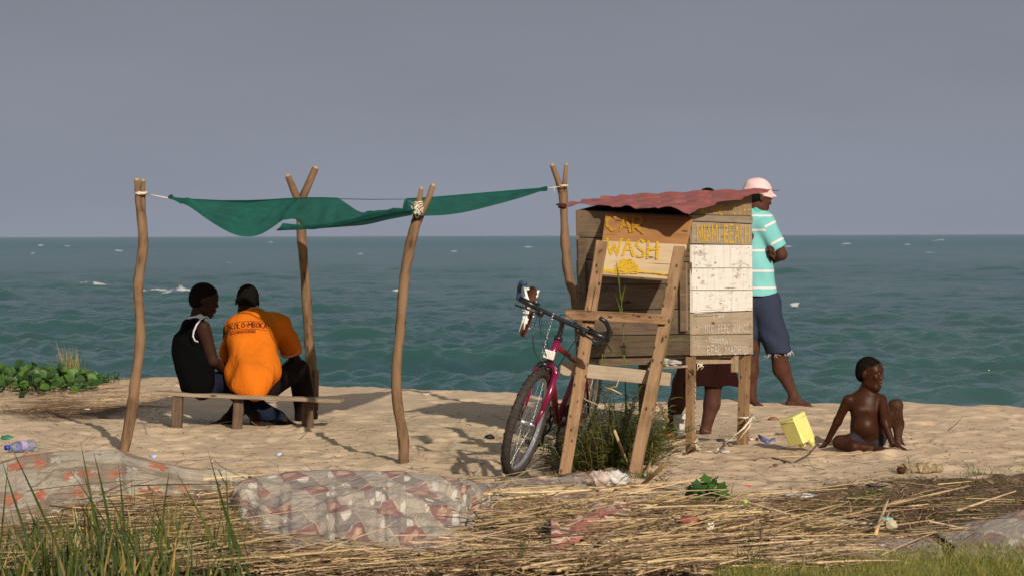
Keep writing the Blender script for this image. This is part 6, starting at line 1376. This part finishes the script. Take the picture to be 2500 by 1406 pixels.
# reed bush behind the ladder
bush = thing('reed_bush', 'dense dark green reed bush growing behind the ladder', 'bush', G(1495, 1140))
mb = MB(); ms = MB(); rb = random.Random(21)
for i in range(210):
    bx = rb.gauss(1496, 58); b = P(min(max(bx, 1385), 1592), 1125, 15.75+rb.uniform(-.35, .35)); b[2] = float(gz(b[0], b[1])); H_ = rb.uniform(.16, .52)*(1-abs(bx-1497)/260); dx = (bx-1497)*.0024*rb.uniform(.3, 1.3)+rb.gauss(0, .05); tip = b+np.array([dx, rb.gauss(0, .10), H_]); mid = (b+tip)/2+np.array([-dx*.25, 0, .03])
    ms.tube([b, mid, tip], [.0028, .0022, .001], 4, col=rb.choice([(1.3, 1.2, 1.0), (3.4, 1.9, 2), (.8, .8, .8)]))
    for t in np.linspace(.10, 1, 20):
        p = b*(1-t)**2+2*mid*t*(1-t)+tip*t*t; a = rb.uniform(0, 6.28); tn = rb.choice([(1.3, 1.3, 1.2), (.8, .85, .9), (1.9, 1.7, 1.2), (2.6, 2.1, 1.4)]) if rb.random() > .10+.35*(t < .3) else rb.choice([(5, 2.6, 3), (3, 1.6, 2)])
        mb.blade(p, (math.cos(a), math.sin(a)*.7, rb.uniform(.1, 1)), rb.uniform(.045, .105), rb.uniform(.005, .0095), rb.uniform(.2, 1.0), 3, tn, side=(-math.sin(a), math.cos(a)*.6, rb.uniform(-.6, .6)))
build('stems', ms, M_dgrass, bush)['kind'] = 'stuff'; build('leaves', mb, M_dgrass, bush, smooth=False)['kind'] = 'stuff'
mb = MB()
for i in range(190):
    c = G(rb.uniform(1290, 1600), rb.uniform(1120, 1172)); a = rb.uniform(0, 6.28); mb.blade(c, (math.cos(a), math.sin(a), rb.uniform(.1, .9)), rb.uniform(.04, .14), .004, 1.0, 3, rb.choice(DRY+[(2, 1.3, 1.2)]), side=(1, .2, 0))
tag(build('dry_grass_patch', mb, M_grass), 'dry yellow brown grass around the foot of the ladder and reed bush', 'dry grass')
def tallreed(label, pts, D, r0, blades):
    mb = MB(); ps = [P(x, y, D) for x, y in pts]; mb.tube(ps, [r0*(1-.7*i/(len(ps)-1)) for i in range(len(ps))], 6, col=(1.9, 1.9, 1.3))
    for x, y, dx, dz, L, wd in blades: mb.blade(P(x, y, D-.01), (dx, -.1, dz), L, wd, .3, 5, (1.7, 1.6, 1.1), side=np.array([-dz, .5, dx]))
    tag(build('tall_reed', mb, M_grass), label, 'reed')
tallreed('single tall green reed rising in front of the booth between the ladder rails', [(1528, 1010), (1526, 900), (1522, 820), (1518, 750), (1512, 700), (1507, 672)], 15.85, .0052, [(1513, 700, -.12, 1, .17, .012), (1518, 770, -.25, 1, .14, .011), (1517, 740, .18, 1, .12, .010), (1520, 800, .3, .9, .10, .009), (1524, 880, -.2, 1, .12, .008)])
tallreed('thin green reed with a long sideways leaf beside the right ladder rail', [(1612, 950), (1622, 890), (1632, 830), (1640, 780)], 15.75, .003, [(1633, 830, 1, .18, .15, .010), (1640, 790, .15, 1, .06, .008), (1630, 842, -.8, .5, .07, .007)])
tallreed('bent thin green reed in front of the booth near the left ladder rail', [(1492, 960), (1478, 880), (1470, 840), (1462, 820)], 15.85, .0026, [(1478, 835, .8, -1, .10, .012), (1458, 745, -.05, -1, .07, .008), (1470, 862, .05, -1, .07, .006), (1480, 850, -1, -.5, .08, .005)])
mb = MB(); mb.tube([P(*p) for p in ((1405, 955, 15.3), (1430, 975, 15.2), (1460, 988, 15.2))], .003, 5); mb.tube([P(*p) for p in ((1472, 944, 15.1), (1495, 950, 15.05), (1518, 962, 15.05))], [.004, .005, .003], 6); mb.tube([P(*p) for p in ((1480, 946, 15.1), (1505, 943, 15.05), (1512, 922, 15.05))], [.003, .004, .002], 6); tag(build('dead_twig', mb, M_reed), 'pale forked dead twig caught below the lower rung', 'twig')
# creeping beach plant, left
vine = thing('creeping_vine', 'low creeping plant with round glossy leaves at the left water edge', 'plant', G(100, 960)); mb = MB(); ms = MB()
for i in range(400):
    x = rb.uniform(-120, 240); y = rb.uniform(925, 972)-max(0, x)*.06; h_ = max(.03, .125*(1-((x-60)/230)**2))+.02; b = G(x, max(y, 934)); z = rb.uniform(.02, h_*1.25); tn = rb.choice([(.7, .75, 1), (1, 1, 1), (1.4, 1.25, 1), (.4, .45, .6), (.6, .65, .8), (1.7, 1.5, 1)])
    c = b+[0, 0, z]; ms.tube([b, c], .002, 4); leafdisk(mb, c, (rb.gauss(0, .7), -.6+rb.gauss(0, .5), .7), (0, 1, 0), rb.uniform(.026, .048), tn, 0, .35, 10, .9)
for x, y, n, s_ in ((256, 938, 16, .02), (285, 934, 5, .02), (228, 940, 24, .04)):
    for i in range(n): b = G(x+rb.gauss(0, 9), y); c = b+[0, 0, rb.uniform(.02, .09)]; ms.tube([b, c], .0018, 4); leafdisk(mb, c, (rb.gauss(0, .6), -.5, .7), (0, 1, 0), rb.uniform(.018, .032), (.8, .85, 1), 0, .4, 9, .7)
build('leaves', mb, M_leaf, vine)['kind'] = 'stuff'; build('stems', ms, M_dgrass, vine)['kind'] = 'stuff'
mb = MB(); c0 = G(172, 936)
for i in range(90): mb.blade(c0+[rb.gauss(0, .05), rb.gauss(0, .04), 0], (rb.gauss(0, .22), rb.gauss(0, .1), 1), rb.uniform(.12, .36), rb.uniform(.004, .009), .25, 4, rb.choice(DRY+[(2.2, 2.0, 2.0)]), side=(1, rb.uniform(-.5, .5), 0))
for i in range(5): mb.blade(c0+[rb.gauss(0, .03), 0, 0], (-.28+rb.gauss(0, .1), 0, 1), .42, .004, .2, 5, DRY[1], side=(1, 0, 0))
tag(build('dry_grass_clump', mb, M_grass), 'tall dry straw coloured grass clump above the creeping plant', 'grass clump')

# ------------------------------------------------------------------ things lying about
k = NT('yellow_plastic', .35, .45); n = k.noise(k.co(), 20, 4, .6); n2 = k.noise(k.co(), 70, 4, .7); col = k.mix(k.rng(n, .3, .7), (.66, .61, .17), (.74, .70, .27)); k.base(k.mix(k.rng(n2, .66, .74, 0, .5), col, (.35, .28, .12))); k.b.inputs['Subsurface Weight'].default_value = .15; k.b.inputs['Subsurface Radius'].default_value = (.03, .03, .01); M_yel = k.m
jc = thing('jerrycan', 'yellow plastic jerrycan tipped on its corner in the sand beside the child', 'jerrycan', P(1955, 1098, 16.8))
O = P(1936, 1017, 16.72); e1 = P(1963, 1084, 16.70)-O; e2 = P(1900, 1026, 16.84)-O; e3 = P(1965, 1002, 16.86)-O
mb = MB(); q = lambda a, b, c: O+e1*a+e2*b+e3*c
mb.hexa([q(1, 1, 0), q(1, 0, 0), q(1, 0, 1), q(1, 1, 1), q(0, 1, 0), q(0, 0, 0), q(0, 0, 1), q(0, 1, 1)]); build('body', mb, M_yel, jc, smooth=True, mods=[('BEVEL', dict(width=.012, segments=3, limit_method='ANGLE', angle_limit=R(30))), ('WEIGHTED_NORMAL', dict())])
for a in (.14, ):
    mb = MB(); g = .02; rr = [q(a, -g, -g), q(a, 1+g*0, -g), q(a, 1, 1), q(a, -g, 1)]; mb.tube([rr[0]+(rr[1]-rr[0])*.06, rr[0]*.04+rr[1]*.96], .0022, 6); mb.tube([rr[0]+(rr[3]-rr[0])*.06, rr[0]*.04+rr[3]*.96], .0022, 6); build('seam', mb, M_yel, jc)
mb = MB(); c = q(1.0, .12, .72); d = nrm(e1); mb.tube([c-d*.01, c+d*.018, c+d*.019, c+d*.04], [.024, .022, .018, .017], 14); build('spout', mb, M_yel, jc)
mb = MB(); mb.tube([q(1.02, .75, .5), q(1.10, .7, .5), q(1.12, .45, .5), q(1.02, .38, .5)], .008, 8); build('handle', mb, M_yel, jc)
def litter_rope(name, label, cat, px, r, m, lift=.008, group=None, colr=(1, 1, 1)):
    pts = []
    for i in range(len(px)-1):
        for t in np.linspace(0, 1, 5, endpoint=False): x = px[i][0]+(px[i+1][0]-px[i][0])*t; y = px[i][1]+(px[i+1][1]-px[i][1])*t; pts.append(G(x, y, lift))
    pts.append(G(*px[-1], lift)); 
    for _ in range(2): pts = [pts[0]]+[(pts[i-1]+pts[i]*2+pts[i+1])/4 for i in range(1, len(pts)-1)]+[pts[-1]]
    mb = MB(); mb.tube(pts, r, 6, col=colr); return tag(build(name, mb, m), label, cat, group)
mb = MB(); mb.tube([P(1990, 1090, 16.8), P(1975, 1108, 16.4), G(1958, 1122, .01), G(1936, 1132, .006)], .004, 6); tag(build('dark_string', mb, M_cord), 'dark string trailing from the jerrycan spout across the sand', 'string')
litter_rope('sand_rope', 'brown rope half buried in the sand in front of the jerrycan', 'rope', [(1770, 1128), (1840, 1122), (1880, 1116), (1915, 1126), (1940, 1133)], .006, plain('brown_rope', (.22, .15, .09), .9, .1), .004)
litter_rope('long_stalk', 'long pale stalk lying on the sand in front of the child', 'stalk', [(1900, 1118), (2000, 1114), (2080, 1112), (2130, 1104)], .004, M_reed)
# white rope round the booth legs
mb = MB(); cR = P(1822, 1020, 17.2); mb.tube([P(1836, 1012, 17.15), P(1834, 1022, 17.0), P(1815, 1045, 16.9), P(1792, 1064, 16.8), G(1768, 1085, .01), G(1750, 1100, .005)], [.007, .007, .006, .005, .005, .004], 7); mb.tube([P(1836, 1014, 17.15), P(1830, 1040, 17.0), P(1812, 1062, 16.9), G(1795, 1085, .01)], .005, 6); loops(mb, cR, .05, .05, cR[2]-.004, cR[2]+.01, 1, .005)
tag(build('white_rope', mb, M_rope), 'whitish rope tied around the right front leg of the booth', 'rope')
mb = MB(); mb.tube([P(1702, 1066, 16.5), P(1698, 1082, 16.35), G(1702, 1102, .012), G(1720, 1108, .01), G(1745, 1106, .008), G(1766, 1098, .006)], [.007, .008, .007, .006, .005, .004], 7); mb.tube([P(1704, 1066, 16.5), P(1701, 1086, 16.4), G(1710, 1102, .012), G(1735, 1106, .01)], .005, 6)
tag(build('white_rope', mb, M_rope), 'whitish rope curling from the near booth leg onto the sand', 'rope')
mb = MB(); c = P(1708, 884, 16.5)
for i in range(5): mb.tube([c+[rnd.uniform(-.02, .02), 0, rnd.uniform(-.01, .01)], c+[rnd.uniform(-.02, .03), -.02, rnd.uniform(-.03, 0)], c+[rnd.uniform(-.03, .01), -.01, rnd.uniform(-.06, -.02)]], .003, 5)
tag(build('string_knot', mb, M_rope), 'frayed string knot at the top of the near booth leg', 'string')
# box and boards behind the booth
def box_at(name, label, cat, px, py, D, w_, h_, dp, m, rot=.2, group=None, bev=.004):
    c = P(px, py, D); a = np.array([math.cos(rot), math.sin(rot), 0])*w_/2; b = np.array([-math.sin(rot), math.cos(rot), 0])*dp/2; u = np.array([0, 0, h_]); mb = MB(); base = c; n = len(mb.v)
    mb.hexa([c-a-b, c+a-b, c+a+b, c-a+b, c-a-b+u, c+a-b+u, c+a+b+u, c-a+b+u]); return tag(build(name, mb, m, smooth=False, mods=BEV(bev)), label, cat, group)
bx = box_at('cardboard_box', 'small whitish cardboard box behind the near booth leg', 'box', 1668, 1048, 18.2, .10, .10, .12, plain('pale_card', (.48, .43, .36), .9, .1, .1, 40), .3)
mb = MB(); c = P(1662, 1012, 18.13); mb.quad([c+[-.03, -.05, 0], c+[.05, -.05, .012], c+[.05, -.08, -.022], c+[-.03, -.07, -.028]]); build('flap', mb, plain('card_flap', (.56, .52, .46), .9, .1), bx, smooth=False, mods=[('SOLIDIFY', dict(thickness=.002))])
box_at('flat_tray', 'flat dark edged tray lying under the white box', 'tray', 1668, 1060, 18.0, .13, .022, .14, plain('grey_tray', (.30, .27, .24), .8, .1), .3)
mb = MB(); mb.bar(P(1610, 985, 16.9), P(1632, 1030, 16.9), .022, .015, (1, 0, 0)); tag(build('wood_strip', mb, M_lad), 'short tan strip of wood beside the hidden person', 'stick')
# orange strings near the foot
mb = MB(); c = G(1612, 1072)
for i in range(14): a = c+[rnd.uniform(-.03, .0), rnd.uniform(-.05, .05), rnd.uniform(0, .03)]; mb.tube([a, a+[rnd.uniform(.02, .06), 0, rnd.uniform(0, .025)], a+[rnd.uniform(.06, .13), 0, rnd.uniform(-.01, .01)]], .0022, 4)
tag(build('orange_netting', mb, plain('orange_plastic', (.70, .16, .04), .6, .3)), 'tangle of orange plastic string by the bare foot behind the booth', 'string')
# plastic bottle and its cap
k = NT('clear_blue_plastic', .12, .5); k.b.inputs['Transmission Weight'].default_value = .85; k.b.inputs['IOR'].default_value = 1.2; k.b.inputs['Alpha'].default_value = .75; M_pet = k.base((.55, .60, .85))
bo = thing('plastic_bottle', 'clear bluish plastic bottle with a blue cap lying at the left edge', 'bottle', G(55, 1108)); a = G(15, 1106, .035); b = G(106, 1096, .038); ax_ = nrm(b-a); L = .23; mb = MB(); pr = [(0, .012), (.02, .013), (.03, .02), (.06, .032), (.09, .034), (.11, .030), (.12, .033), (.16, .034), (.175, .030), (.19, .033), (.215, .034), (.225, .026)]
mb.tube([a+ax_*(x+.02) for x, r_ in pr], [r_ for x, r_ in pr], 16); build('bottle_body', mb, M_pet, bo); mb = MB(); mb.tube([a-ax_*.002, a+ax_*.022], [.017, .017], 14); build('bottle_cap', mb, plain('blue_cap', (.02, .035, .35), .4, .4), bo)
mb = MB(); mb.tube([a+ax_*.11, a+ax_*.155], [.0350, .0352], 16, cap=False); build('bottle_label', mb, plain('bottle_label', (.35, .30, .50), .6, .3), bo)
SCR = [('green_wrapper', 'crumpled dark green wrapper above the blue capped bottle', 'wrapper', 18, 1072, (.045, .03, .016), (.02, .16, .10)), ('blue_scrap', 'small pale blue scrap on the sand right of the left pole', 'scrap', 374, 1116, (.022, .02, .010), (.35, .42, .70)), ('blue_scrap', 'small pale blue scrap on the sand behind the crumpled sheet', 'scrap', 681, 1111, (.020, .02, .010), (.40, .48, .66)),
       ('red_crumpled_bag', 'crumpled red plastic bag lying among the reeds', 'bag', 1684, 1304, (.045, .035, .026), (.26, .06, .05)), ('white_lump', 'round white scrap beside the red crumpled bag', 'scrap', 1735, 1317, (.020, .016, .018), (.75, .72, .66)), ('white_paper', 'flat white paper lying where the mulch begins on the right', 'paper', 1950, 1212, (.085, .05, .010), (.66, .64, .66)), ('white_scrap', 'tiny white scrap in the short grass edge', 'scrap', 2148, 1335, (.03, .02, .008), (.62, .62, .66)),
       ('teal_scrap', 'small teal scrap above the short bleached cane', 'scrap', 2163, 1293, (.035, .02, .010), (.16, .50, .42)), ('brown_lump', 'small brown dried fruit lying on open sand below the booth', 'fruit', 1893, 1138, (.014, .012, .008), (.16, .08, .05)), ('brown_leaf', 'curled brown leaf on the sand behind the jerrycan', 'leaf', 1888, 1024, (.035, .02, .012), (.22, .11, .04)), ('green_bottle_cap', 'bright green cap lying in the brown mulch', 'cap', 1819, 1249, (.012, .010, .010), (.30, .60, .06)),
       ('dark_stone', 'small dark round stone on the sand below the booth', 'stone', 1757, 1077, (.016, .014, .010), (.03, .015, .03)), ('foil_piece', 'shiny silver foil piece beside the right ladder rail', 'foil', 1561, 1112, (.022, .018, .025), (.6, .62, .66)), ('pink_scrap', 'small pinkish white scrap at the right booth leg', 'scrap', 1833, 1074, (.020, .02, .010), (.62, .45, .50)), ('grey_scrap', 'flat dark grey scrap in the sparse grass at right', 'scrap', 2140, 1184, (.055, .06, .006), (.13, .12, .11)),
       ('white_scrap', 'little white scrap on sand behind the bench end', 'scrap', 1040, 962, (.035, .03, .006), (.62, .58, .52)), ('black_lump', 'black lump of debris on the shaded sand left of the bicycle', 'debris', 1195, 1070, (.030, .03, .016), (.015, .013, .012)), ('pale_lump', 'pale shell like lump in the mulch near the bottom right', 'debris', 2175, 1312, (.030, .02, .022), (.42, .36, .24)), ('tan_lump', 'small tan nut lying at the bottom of the mulch', 'nut', 2010, 1338, (.012, .012, .013), (.55, .40, .22)),
       ('clear_wrapper', 'clear plastic wrapper lying on the sand in front of the booth legs', 'wrapper', 1775, 1104, (.040, .03, .008), (.52, .50, .48)), ('white_scrap', 'thin white scrap beside the vine on the left sand', 'scrap', 212, 999, (.03, .02, .006), (.66, .64, .62)), ('red_scrap', 'thin red scrap on the sand above the green weed', 'scrap', 1822, 1187, (.022, .02, .005), (.55, .04, .03))]
for nm, lab, ct, x, y, r_, cc in SCR:
    crumple(nm, lab, ct, G(x, y)+[0, 0, r_[2]*.6+(.045 if 1240 < y < 1330 else 0)], r_, plain(nm+'_material', cc, .55, .3, .2, 30, .3), .35, int(x), n=16)
mb = MB(); pts = [G(1852+i*7, 1070+9*math.sin(i*.55)+i*1.2, .006) for i in range(7)]; 
for i, p in enumerate(pts): mb.v += [tuple(p+[0, 0, 0]), tuple(p+[0, .05-.004*i, .022+.01*math.sin(i)])]
for i in range(6): a = 2*i; mb.face((a, a+2, a+3, a+1))
tag(build('blue_strip', mb, plain('blue_strip', (.10, .12, .30), .6, .3), mods=[('SOLIDIFY', dict(thickness=.004))]), 'curved blue plastic strip on the sand left of the jerrycan', 'strip')
crumple('plastic_bag', 'crumpled brownish plastic bag at the end of the patterned sheet', 'bag', G(1466, 1185)+[0, 0, .03], (.050, .035, .045), plain('soiled_plastic', (.42, .34, .29), .6, .3, .35, 25, .6), .5, 3, n=30)
crumple('plastic_bag', 'crumpled translucent white plastic bag in front of the ladder foot', 'bag', G(1503, 1182)+[0, 0, .028], (.062, .04, .040), M_plastic, .45, 9, n=30)
# rag
k = NT('rag_cloth', .9, .1); n = k.noise(k.co('UV', (1.0, 9, 1)), 1, 2, .5); n2 = k.noise(k.co('UV', (20, 20, 1)), 1, 4, .7); col = k.mix(k.rng(n, .46, .52), (.56, .44, .32), (.34, .12, .11)); M_rag = k.base(k.mix(k.rng(n2, .55, .7, 0, .6), col, (.32, .22, .15))); pts = []; nu, nv = 44, 12
for j in range(nv):
    for i in range(nu):
        u = i/(nu-1); v = j/(nv-1); x = 1345+u*195; y = 1332-u*68+12*math.sin(u*7); hw = (30*(1-u)**.7+9)*(1+.3*vn(u*6, 0, 5)); p = G(x, y+(v-.5)*hw*2); p[2] += .04+.055*math.sin(v*3.14)*(1-u*.4)*(1+.5*vn(u*9, v*3, 6))+.012*vn(u*20, v*7, 8); pts.append(p)
mb = MB(); mb.grid(pts, nu, nv, uvf=lambda a, b: (a*.02, b*.1)); tag(build('rag', mb, M_rag, mods=[('SOLIDIFY', dict(thickness=.004))]), 'twisted pink and cream rag lying across the straw', 'rag')
# dried curled leaf
lf = thing('dried_leaf', 'large curled dried leaf with fluted edge lying on the right sand', 'leaf', G(2240, 1152)); mb = MB(); nu, nv = 60, 10; pts = []
for j in range(nv):
    for i in range(nu):
        u = i/(nu-1); v = j/(nv-1); a = -.3+v*2.3; r_ = .040*(.75+.25*math.sin(u*3.14))*(1+.11*math.sin(u*47+v+3*vn(u*6, 0, 4))*(1-v*.4)+.30*vn(u*7, v*3, 3)); x = 2192+u*108; c = G(x, 1153); pts.append(c+np.array([.006*math.sin(v*9+u*30), -math.cos(a)*r_*.9, math.sin(a)*r_*(1+.25*vn(u*8, 0, 9)*(1-v))+.012]))
mb.grid(pts, nu, nv); build('blade', mb, plain('dried_leaf_skin', (.25, .19, .11), .8, .15, .5, 50, .5), lf, mods=[('SOLIDIFY', dict(thickness=.002))])
mb = MB(); mb.ball(G(2200, 1156)+[0, 0, .02], (.025, .03, .02), noise=.25); build('stalk_end', mb, plain('rotten_brown', (.06, .022, .012), .9, .1), lf)

# ------------------------------------------------------------------ the hazy air over the lake
k = bpy.data.materials.new('haze'); k.use_nodes = True; t_ = k.node_tree; t_.nodes.clear(); o_ = t_.nodes.new('ShaderNodeOutputMaterial'); v_ = t_.nodes.new('ShaderNodeVolumePrincipled')
v_.inputs['Color'].default_value = (.60, .64, .72, 1); v_.inputs['Density'].default_value = 1.8e-5; v_.inputs['Anisotropy'].default_value = 0.0; t_.links.new(v_.outputs[0], o_.inputs['Volume'])
mb = MB(); X0, X1, Y0, Y1, Z0, Z1 = -4200, 4200, -70, 14600, -3.4, 2.6
mb.hexa([(X0, Y0, Z0), (X1, Y0, Z0), (X1, Y1, Z0), (X0, Y1, Z0), (X0, Y0, Z1), (X1, Y0, Z1), (X1, Y1, Z1), (X0, Y1, Z1)])
hz = build('haze', mb, k, loc=(0, 0, -3.4)); hz['kind'] = 'stuff'
